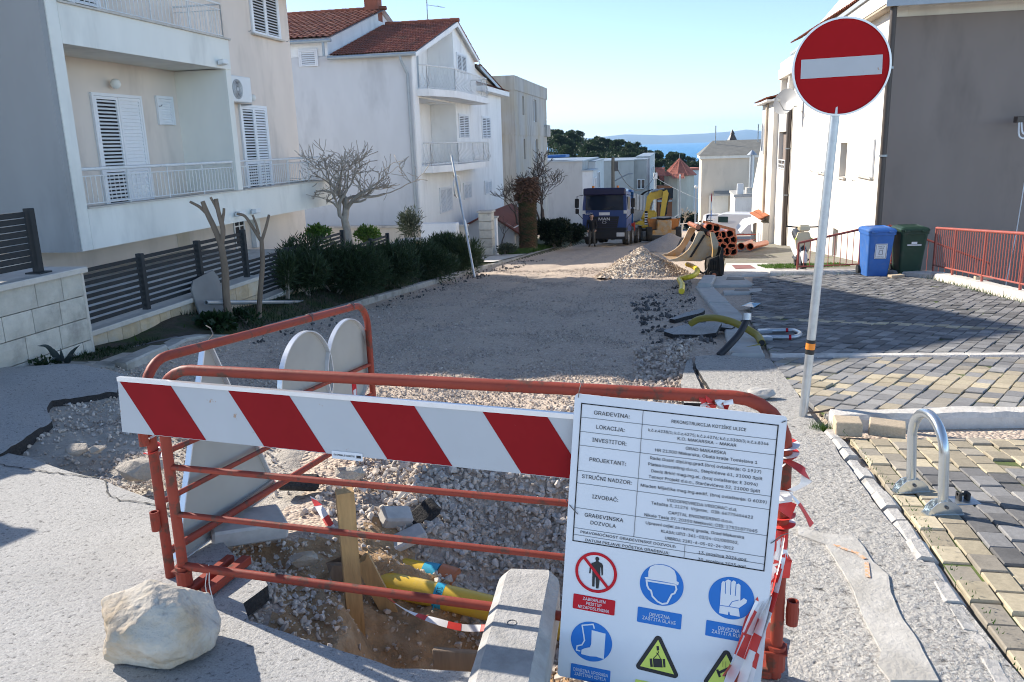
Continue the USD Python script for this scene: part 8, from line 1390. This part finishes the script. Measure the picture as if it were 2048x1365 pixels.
for k in range(2): put('wall_plaque', MB().box([VW - .33, 42.0 + k * .9, -3.4], [VW - .301, 42.6 + k * .9, -2.9], VUZ), 'panel_white', wh)
put('canopy', MB().tube([P(48.3, VW - 1.9, -3.5), P(48.3, VW - 1.1, -3.0), P(48.3, VW - .2, -2.9)], [.5, .6, .6], 8), 'wall_white', wh) if False else put('canopy', MB().add(VUZ(np.array([[VW - .95, 46.2, -3.3], [VW - .95, 49.6, -3.3], [VW - .55, 49.6, -2.85], [VW - .55, 46.2, -2.85], [VW - .0, 49.6, -2.7], [VW - .0, 46.2, -2.7]])), [[0, 1, 2, 3], [3, 2, 4, 5]]), 'wall_white', wh)
# beige house with grey hipped roof
bh_ = thing('beige_house', 'beige rendered house with a grey hipped roof at the end of the street', 'house', P(78, 4, -7)); mat('roof_grey', (.17, .17, .155), .9, .2, 2, bump=.4, bscale=12, spot=(.25, .24, .20), spotscale=3.); v0, v1_ = 2.48, 7.4
put('wall', MB().box([v0, 78, -9.5], [v1_ + 3, 86, -.02], VUZ), 'wall_beige', bh_); put('cornice', MB().box([v0 - .2, 77.8, -.02], [v1_ + 3.2, 86.2, .25], VUZ), 'wall_cream', bh_); R5 = P
rv_ = [P(77.7, v0 - .3, .26), P(77.7, v1_ + 3.3, .26), P(86.3, v1_ + 3.3, .26), P(86.3, v0 - .3, .26), P(82, v0 + 1.1, 1.55), P(82, v1_ + 2, 1.55)]; put('roof', MB().add(rv_, [[0, 1, 5, 4], [2, 3, 4, 5], [1, 2, 5, 5], [3, 0, 4, 4]]), 'roof_grey', bh_)
put('panel', MB().box([3.2, 77.9, -7.2], [4.9, 77.998, -3.3], VUZ), 'wall_cream', bh_); put('canopy', MB().add(VUZ(np.array([[3.6, 77.2, -3.2], [5.4, 77.2, -3.2], [5.4, 78, -2.9], [3.6, 78, -2.9], [3.6, 77.2, -3.3], [5.4, 77.2, -3.3]])), [[0, 1, 2, 3], [0, 4, 5, 1]]), 'metal_grey', bh_); put('lamp', MB().tube([P(78, 3.0, -5.0), P(77.2, 3.6, -5.2), P(77.2, 3.9, -5.2)], .04, 5), 'metal_grey', bh_)
for x, z in ((v0 + 1.3, 2.3), (v1_ + .2, 2.3)): put('roof_pole', MB().cyl(P(81, x, 1.3), P(81, x, z + .6), .05, n=6), 'metal_grey', bh_)
an_ = thing('annex', 'pale annex block with metal flue before the beige house', 'annex', P(70, 5.5, -6.5)); put('wall', MB().box([4.95, 70, -9], [9, 76, -2.95], VUZ), 'wall_cream', an_); put('slab', MB().box([4.85, 69.9, -2.95], [9, 76, -2.75], VUZ), 'concrete', an_); put('flue', MB().cyl(P(71.5, 6.3, -2.75), P(71.5, 6.3, .35), .20, n=12), 'galvanised', an_, smooth=40); put('flue_cap', MB().lathe([(.42, .35), (.05, .72)], [*P(71.5, 6.3, 0)[:2], 0], 14).cyl(P(71.5, 6.3, .3), P(71.5, 6.3, .5), .06), 'galvanised', an_); put('flue_base', MB().box([5.9, 71.0, -2.748], [7.4, 72.2, -2.3], VUZ), 'concrete_pale', an_); put('air_conditioner', MB().bbox([5.1, 70.2, -2.748], [5.6, 70.6, -1.9], VUZ, .03), 'ac_white', an_); put('black_flue', MB().tube([P(72, 7.1, -2.7), P(72, 7.1, .6), P(72, 7.25, 1.0), P(72, 7.25, 1.8)], .14, 8), 'pipe_brown', an_); put('plaque', MB().box([5.7, 69.96, -5.6], [6.1, 69.997, -5.1], VUZ), 'sign_blue', an_); put('meter', MB().box([5.65, 69.95, -6.1], [6.2, 69.997, -5.7], VUZ), 'cap_stone', an_)
gt2 = thing('iron_gate', 'white barred iron gate beside the annex', 'gate', P(69, 6.6, -6.5)); ga0, ga1 = D(1496, 436, 69), D(1516, 431, 69); hgt_ = 2.0
put('gate_frame', MB().tube([ga0, ga0 + [0, 0, 1.7], (ga0 + ga1) / 2 + [0, 0, 2.0], ga1 + [0, 0, 2.1], ga1], .03, 5), 'pipe_brown', gt2)
for k in range(8): c = ga0 + (ga1 - ga0) * (k + .5) / 8; put('gate_bar', MB().cyl(c, c + [0, 0, 1.85], .018, n=5), 'pipe_brown', gt2)
st = thing('church_spire', 'small brown church spire rising behind the grey roof', 'spire', P(190, 13, -5)); spx = D(1464, 290, 190); put('spire', MB().lathe([(2.0, -4), (1.7, 0), (.45, 2.3), (.55, 2.4), (.35, 2.8), (.02, 3.4)], spx, 8), 'pipe_brown', st); put('tower', MB().box([-2, -2, -12], [2, 2, -4], lambda c: np.asarray(c) + spx), 'wall_beige', st)
# ---------------------------------------------------------------- left row of flat white houses, orange house
def flat_house(label, boxes, wins, u_, v_):
    t = thing('flat_house', label, 'house', P(u_, v_, gz(xy(u_, v_)[1])))
    for (va, ua, za, vb_, ub_, zb__, m) in boxes: put('wall', MB().box([va, ua, za], [vb_, ub_, zb__], VUZ), m, t); put('parapet_edge', MB().box([va - .1, ua - .1, zb__], [vb_ + .1, ub_ + .1, zb__ + .15], VUZ), 'metal_grey', t)
    for (kind, a, b, za, zb__, pos, n) in wins:
        fr = (fr_vwall(pos, a, za) if kind == 'v' else fr_uwall(a, pos, za)); w, h = b - a, zb__ - za; q = put('window', MB().prism(Polygon(sbox(0, 0, w, h).exterior, [sbox(w * k / n + .12, .12, w * (k + 1) / n - .06, h - .12).exterior.coords for k in range(n)]), .12, lambda c: fr(np.asarray(c) + [0, 0, .003])), 'shutter_white', t); put('pane', MB().box([.1, .1, .004], [w - .1, h - .1, .05], fr), 'glass_dark', q)
    return t
plaster('wall_offwhite', (.56, .56, .55)); plaster('wall_offwhite_shaded', (.40, .39, .37))  # second tone is the white darkened, shade of camera-facing blocks painted in
fh1 = flat_house('first flat roofed white house beyond the bare concrete building', [(-26, 104, -12, -11.2, 126, -.55, 'wall_offwhite_shaded'), (-11.19, 104, -12, -9.9, 110.5, -1.75, 'wall_offwhite'), (-11.19, 112, -12, -10.3, 126, -.8, 'wall_offwhite')], [('v', 105.4, 109.2, -4.9, -2.6, -9.9, 4), ('v', 114, 118, -4.6, -2.2, -10.3, 2)], 108, -10)
put('roof_panel', MB().box([-22, 106, .0], [-19, 109, .25], VUZ).box([-17.5, 106, .0], [-13.5, 110, .3], VUZ), 'tipper_blue', fh1); put('roof_panel', MB().box([-25, 106, .0], [-23, 110, .2], VUZ), 'concrete', fh1)
flat_house('second flat roofed white house, behind the wooden pole', [(-16, 148, -18, -6.9, 170, -1.6, 'wall_offwhite_shaded'), (-6.88, 150, -18, -4.7, 158, -1.55, 'wall_offwhite_shaded'), (-6.88, 158.2, -18, -4.4, 200, -1.2, 'wall_offwhite')], [('v', 166, 171, -6, -3.5, -4.4, 1), ('v', 178, 185, -6, -3.5, -4.4, 1), ('u', -6.4, -5.0, -6.6, -4.9, 150, 2)], 150, -6)
og = thing('orange_house', 'orange and beige house with a pyramid tile roof at the bottom of the street', 'house', P(150, .8, -14)); oc = D(1357, 440, 150); plaster('wall_orange', (.34, .13, .06)); mat('tile_bright', (.44, .15, .10), .8, .25, 2); R8 = 2.95
put('tower_wall', MB().lathe([(2.7, -16), (2.7, -4.4)], [oc[0], oc[1], 0], 10), 'wall_beige', og); k8 = [(math.cos(a), math.sin(a)) for a in np.linspace(0, 2 * math.pi, 11)[:-1]]
for k in range(10):
    a, b = k8[k], k8[(k + 1) % 10]; tip = np.array([oc[0], oc[1], -1.55]); e0_, e1_ = np.array([oc[0] + a[0] * 3.1, oc[1] + a[1] * 3.1, -4.5]), np.array([oc[0] + b[0] * 3.1, oc[1] + b[1] * 3.1, -4.5]); tp = tip + (e0_ - tip) * .03, tip + (e1_ - tip) * .03; tile_roof([e0_, e1_, tp[1], tp[0]], 7, 8, .05, 'roof_tiles', 'tile_bright', og); put('hip_tile', MB().cyl(tip, e0_, .10, n=6), 'tile_bright', og)
put('finial', MB().cyl(np.array([oc[0], oc[1], -1.6]), np.array([oc[0], oc[1], -.7]), .07, .03), 'metal_grey', og)
wl0, wl1 = D(1316, 450, 148), D(1347, 450, 148); put('wing_wall', MB().box([wl0[0], 148, -17], [wl1[0], 152, -6.2], None), 'wall_orange', og); put('balcony', MB().box([wl0[0] - .3, 146.6, -8.9], [wl0[0] + 2.2, 147.99, -8.6], None).box([wl0[0] + .6, 146.4, -13.6], [wl1[0] + 1.2, 147.98, -12.6], None), 'concrete', og); put('wing_window', MB().box([wl0[0] + .3, 147.9, -8.4], [wl1[0] - .2, 147.99, -6.6], None).box([wl0[0] + .3, 147.9, -12.5], [wl0[0] + 1.2, 147.99, -9.4], None), 'dark_inside', og)
def far_tiles(px0, px1, y0, y1, dep): a, b, c, d = D(px0, y1, dep), D(px1, y1, dep), D(px1 - 2, y0, dep + 1.5), D(px0 - 3, y0, dep + 1.5); tile_roof([a, b, c, d], 9, 4, .06, 'porch_tiles', 'tile_bright', og)
far_tiles(1345, 1369, 347, 358, 146); far_tiles(1313, 1331, 336, 352, 146); far_tiles(1320, 1329, 352, 362, 146)
wn2 = thing('far_white_house', 'sliver of a white house right of the orange house', 'house', D(1390, 400, 190)); a_, b_2 = D(1383, 430, 190), D(1398, 340, 190); put('wall', MB().box([a_[0], 190, -20], [b_2[0], 196, b_2[2]], None), 'wall_white', wn2); put('roof', MB().box([a_[0] - .5, 189.6, b_2[2]], [b_2[0] + .5, 196.5, b_2[2] + .4], None), 'tile_bright', wn2)
fw = [thing('far_white_house', 'white house glimpsed among the pines above the pyramid roof', 'house', D(1383, 332, 380))]; c = D(1383, 338, 380); put('wall', MB().box(c + [-4, 0, -6], c + [3, 6, 1.2], None), 'wall_white', fw[0]); put('roof', MB().add(np.array([c + [-4.4, -.4, 1.2], c + [3.4, -.4, 1.2], c + [3.4, 6.4, 1.2], c + [-4.4, 6.4, 1.2], c + [-2, 3, 2.8], c + [1, 3, 2.8]]), [[0, 1, 5, 4], [2, 3, 4, 5], [1, 2, 5, 5], [3, 0, 4, 4]]), 'tile_bright', fw[0])
# poles, wires, lamps, hedge
mat('pole_wood', (.20, .17, .13), .95, .2, 6, stretch=(1, 1, .2)); pa_ = D(1226, 315, 61); wp = thing('wooden_pole', 'wooden utility pole behind the truck', 'utility pole', [pa_[0], pa_[1], gz(pa_[1])]); put('pole', MB().cyl([pa_[0], pa_[1], gz(pa_[1]) - .3], pa_, .16, .12, n=8), 'pole_wood', wp); put('insulators', MB().box(pa_ + [.1, -.1, -1.0], pa_ + [.35, .1, -.3]), 'wire', wp); put('lamp_arm', MB().tube([pa_ + [.1, 0, -1.7], pa_ + [1.1, -.2, -1.2], pa_ + [1.4, -.2, -1.2]], .05, 6), 'metal_grey', wp)
gp3 = D(1311, 346, 72); gl_ = thing('metal_pole', 'slim grey metal pole left of the orange house', 'utility pole', [gp3[0], gp3[1], gz(gp3[1])]); put('pole', MB().cyl([gp3[0], gp3[1], gz(gp3[1]) - .2], gp3, .09, n=8), 'metal_grey', gl_); put('head', MB().box(gp3 - [.15, .1, .5], gp3 + [.15, .1, 0]), 'ac_white', gl_)
def wire(label, a, b, sag, r=.02, m='wire'): t_ = np.linspace(0, 1, 14)[:, None]; c = a + (b - a) * t_ - np.array([0, 0, 1.0]) * sag * 4 * t_ * (1 - t_); put('overhead_wire', MB().tube(c, r, 4), m, label=label, cat='wire')
wire('dark cable sagging from the wooden pole to the slim metal pole', pa_ + [.2, 0, -.6], gp3 + [0, 0, -.1], 1.6, .03); wire('pale cable stretched from the slim metal pole to the beige house', gp3 + [0, 0, -.4], P(78, 2.5, -3.7), .12, .012, 'shutter_white')
for k, (px, py, dep, h) in enumerate(((1360, 352, 66, 0), (1392, 376, 100, 0))):
    a = D(px, py, dep); t = thing('street_lamp', ('slim grey street lamp before the orange house', 'white-topped street lamp before the dark hedge')[k], 'street lamp', [a[0], a[1], gz(a[1])]); put('pole', MB().cyl([a[0], a[1], gz(a[1]) - .2], a, .07 + .04 * k, n=8), 'metal_grey', t); put('head', MB().ball(a + [0, 0, .1], .22) if k else MB().tube([a + [0, 0, -.0], a + [.0, 0, .1]], .08, 6), 'lamp_glass', t)
sp_ = D(1423, 386, 60); so_ = thing('street_sign', 'narrow post with stacked road signs seen edge-on before the beige house', 'road sign', [sp_[0], sp_[1], gz(sp_[1])]); put('post', MB().cyl([sp_[0], sp_[1], gz(sp_[1]) - .2], sp_, .035, n=6), 'metal_grey', so_); ed = np.array([.93, -.38, 0])
sd_ = np.array([.38, .93, 0])
for z, hh, m in ((-.35, .30, 'sign_face_red'), (-.95, .28, 'panel_white'), (-1.5, .28, 'sign_blue')): put('plate', MB().prism(Point(0, 0).buffer(.16 if hh == .3 else .14, 12), .02, frame(sp_ + [0, -.05, z], sd_, [0, 0, 1.8], ed)), m, so_)
bush('clipped_hedge', 'dark clipped hedge below the orange house', D(1385, 462, 108), (1.8, 1.5, 1.35), 5000, .22, .12, 'leaf_glossy', 51, lobes=6); bush('clipped_hedge', 'dark hedge behind the clipped one', D(1372, 462, 118), (1.5, 1.5, 1.2), 3000, .22, .12, 'leaf_glossy', 53, lobes=5); bush('wall_shrub', 'thin shrub at the white house foot behind the van', D(1533, 478, 60), (.8, .6, .9), 900, .15, .06, 'leaf_olive', 55)
bare_tree('street_tree', 'small bare young tree below the orange house', D(1367, 455, 85), 2.6, 1, 61, 'bark_pale', .05, (0, 0), 4, (3, 3), .3, minr=.012)
for k, (px, py, dep) in enumerate(((1340, 440, 100), (1385, 452, 80))): a = D(px, py, dep); t = thing('low_rail', ('pale garden railing below the orange house', 'pale handrail in front of the dark hedge')[k], 'railing', a); put('frame', MB().tube([a + [-1.4, 0, .2], a + [-.6, 0, .25], a + [.2, 0, .1], a + [1.2, 0, .7]], .05, 5).cyl(a + [-1, 0, -1], a + [-1, 0, .2], .04).cyl(a + [0, 0, -1], a + [0, 0, .15], .04), 'rail_white', t)

# ---------------------------------------------------------------- pine hill, sea, island, haze
leafmat('pine_needles', (.035, .06, .02), (.12, .14, .05))
def pine(label, loc, h, seed, copyof=None):
    rg = np.random.default_rng(seed); t = thing('pine_tree', label, 'tree', loc, group='pine trees on the wooded hill'); o = np.asarray(loc, float); tr = curve([o - [0, 0, 1.5], o + [.1, 0, h * .3], o + [.3, .1, h * .6], o + [.25, 0, h * .85]], 8); tm_ = MB().tube(tr, np.linspace(.22, .08, len(tr)), 6); cr = MB()
    for k in range(13):
        a = rg.uniform(0, 2 * math.pi); z = h * rg.uniform(.38, .95); rad = h * .32 * math.sqrt(max(.08, 1 - ((z / h - .58) / .48) ** 2)); c = o + [rad * rg.uniform(.2, .9) * math.cos(a), rad * rg.uniform(.2, .9) * math.sin(a), z]; cr.add(*leaves(rg, c, np.array([h * .17, h * .17, h * .10]) * rg.uniform(.7, 1.15), 330, .62, .30, .45, .45, 3.4, seed + k)); tm_.tube([tr[-3], (tr[-3] + c) / 2, c], [.08, .06, .03], 4)
    put('crown', cr, 'pine_needles', t, kind='stuff'); put('trunk', tm_, 'bark', t); return t
rg = np.random.default_rng(77); protos = []; cnt = 0; rowsy = (238, 258, 280, 303, 328); spots_ = []
for iy, yy in enumerate(rowsy):
    for xx in np.arange(6, 112, 5.4):
        x = xx + rg.uniform(-2.6, 2.6) + (iy % 2) * 3; y = yy + rg.uniform(-8, 8); spots_.append((x, y, rg.uniform(6.5, 9.8)))
px_of = lambda x, y: 1024 + FPX * x / y
spots_ = [s for s in spots_ if 1080 < px_of(s[0], s[1]) < 1425]
for i, (x, y, h) in enumerate(spots_):
    z = float(hgt(np.array([x]), np.array([y]))[0]); lab = 'dark green pine tree with an uneven crown on the wooded hill'
    if i < 4: protos.append(pine(lab, (x, y, z), h, 200 + i))
    else: copy(protos[i % 4], (x, y, z), rg.uniform(0, 6.28), lab)
thk = MB()
for k in range(300): x, y = rg.uniform(2, 118), rg.uniform(205, 335); thk.add(*leaves(rg, [x, y, float(hgt(np.array([x]), np.array([y]))[0]) + 3.4], [3.8, 3.8, 3.3], 170, .95, .5, .45, .45, 3.4, k))
put('pine_thicket', thk, 'pine_needles', label='dense low pine growth covering the wooded hill', cat='thicket', kind='stuff')
sea_n = usdkit.material(stage, W + '/Looks/sea', {'g': ('geometry', {}), 'n': ('noise_texture', dict(scale=.02, detail=8.)), 'b': ('bump', dict(strength=.25, distance=1.0)), 'p': ('principled_bsdf', dict(base_color=(.03, .20, .40), roughness=.45, specular_ior_level=.25))}, [('g.position', 'n.vector'), ('n.fac', 'b.height'), ('b.normal', 'p.normal')], surface='p.BSDF'); MATS['sea'] = sea_n
ex_ = [-16900, -6000, -2000, -600, 0, 600, 2000, 6000, 16900]; ey_ = [905, 1200, 2000, 4000, 8000, 17000]; V = np.array([[x, y, -62.] for y in ey_ for x in ex_]); nx9 = len(ex_); put('sea', MB().add(V, [[i * nx9 + j, i * nx9 + j + 1, (i + 1) * nx9 + j + 1, (i + 1) * nx9 + j] for i in range(len(ey_) - 1) for j in range(nx9 - 1)]), 'sea', label='calm blue sea beyond the wooded hill', cat='sea', kind='structure')
mat('island', (.11, .12, .09), 1., .3, .002); prof = [(1100, 280), (1190, 276), (1215, 273), (1250, 269), (1290, 270), (1330, 271), (1370, 269), (1400, 268), (1440, 265), (1470, 263), (1495, 259), (1515, 262), (1560, 266), (1620, 272), (1700, 282)]; isl = MB(); xs_ = np.arange(700, 2300, 12); top_ = np.interp(xs_, [p[0] for p in prof], [p[1] for p in prof]); rows_ = []
for k, (dep, f) in enumerate(((14200, 0.), (14600, .45), (15000, .8), (15500, 1.), (16200, .6), (16800, 0.))):
    r_ = []
    for x, tpy in zip(xs_, top_):
        pt = D(x, tpy, 15500); hz = max(pt[2] + 62, 0); r_.append([pt[0] * dep / 15500, dep, -62.5 + hz * f * (1 + .25 * (meshkit.noise(np.array([x * .05, dep * .002, 1.])) - .5) * (f < 1))])
    rows_.append(r_)
V = np.array(rows_).reshape(-1, 3); n = len(xs_); isl.add(V, [[i * n + j, i * n + j + 1, (i + 1) * n + j + 1, (i + 1) * n + j] for i in range(5) for j in range(n - 1)]); put('island', isl, 'island', smooth=True, label='long hazy island ridge across the sea', cat='island', kind='structure')
HAZE = 6e-5
hz = usdkit.material(stage, W + '/Looks/haze', {'v': ('principled_volume', dict(color=(.45, .70, 1.0), density=HAZE, anisotropy=.0))}, [], volume='v.volume'); MATS['haze'] = hz
put('haze', MB().box([-17300, -500, -68.5], [17300, 17400, 330]), 'haze', label='thin bluish haze over street and sea', cat='haze', kind='stuff')
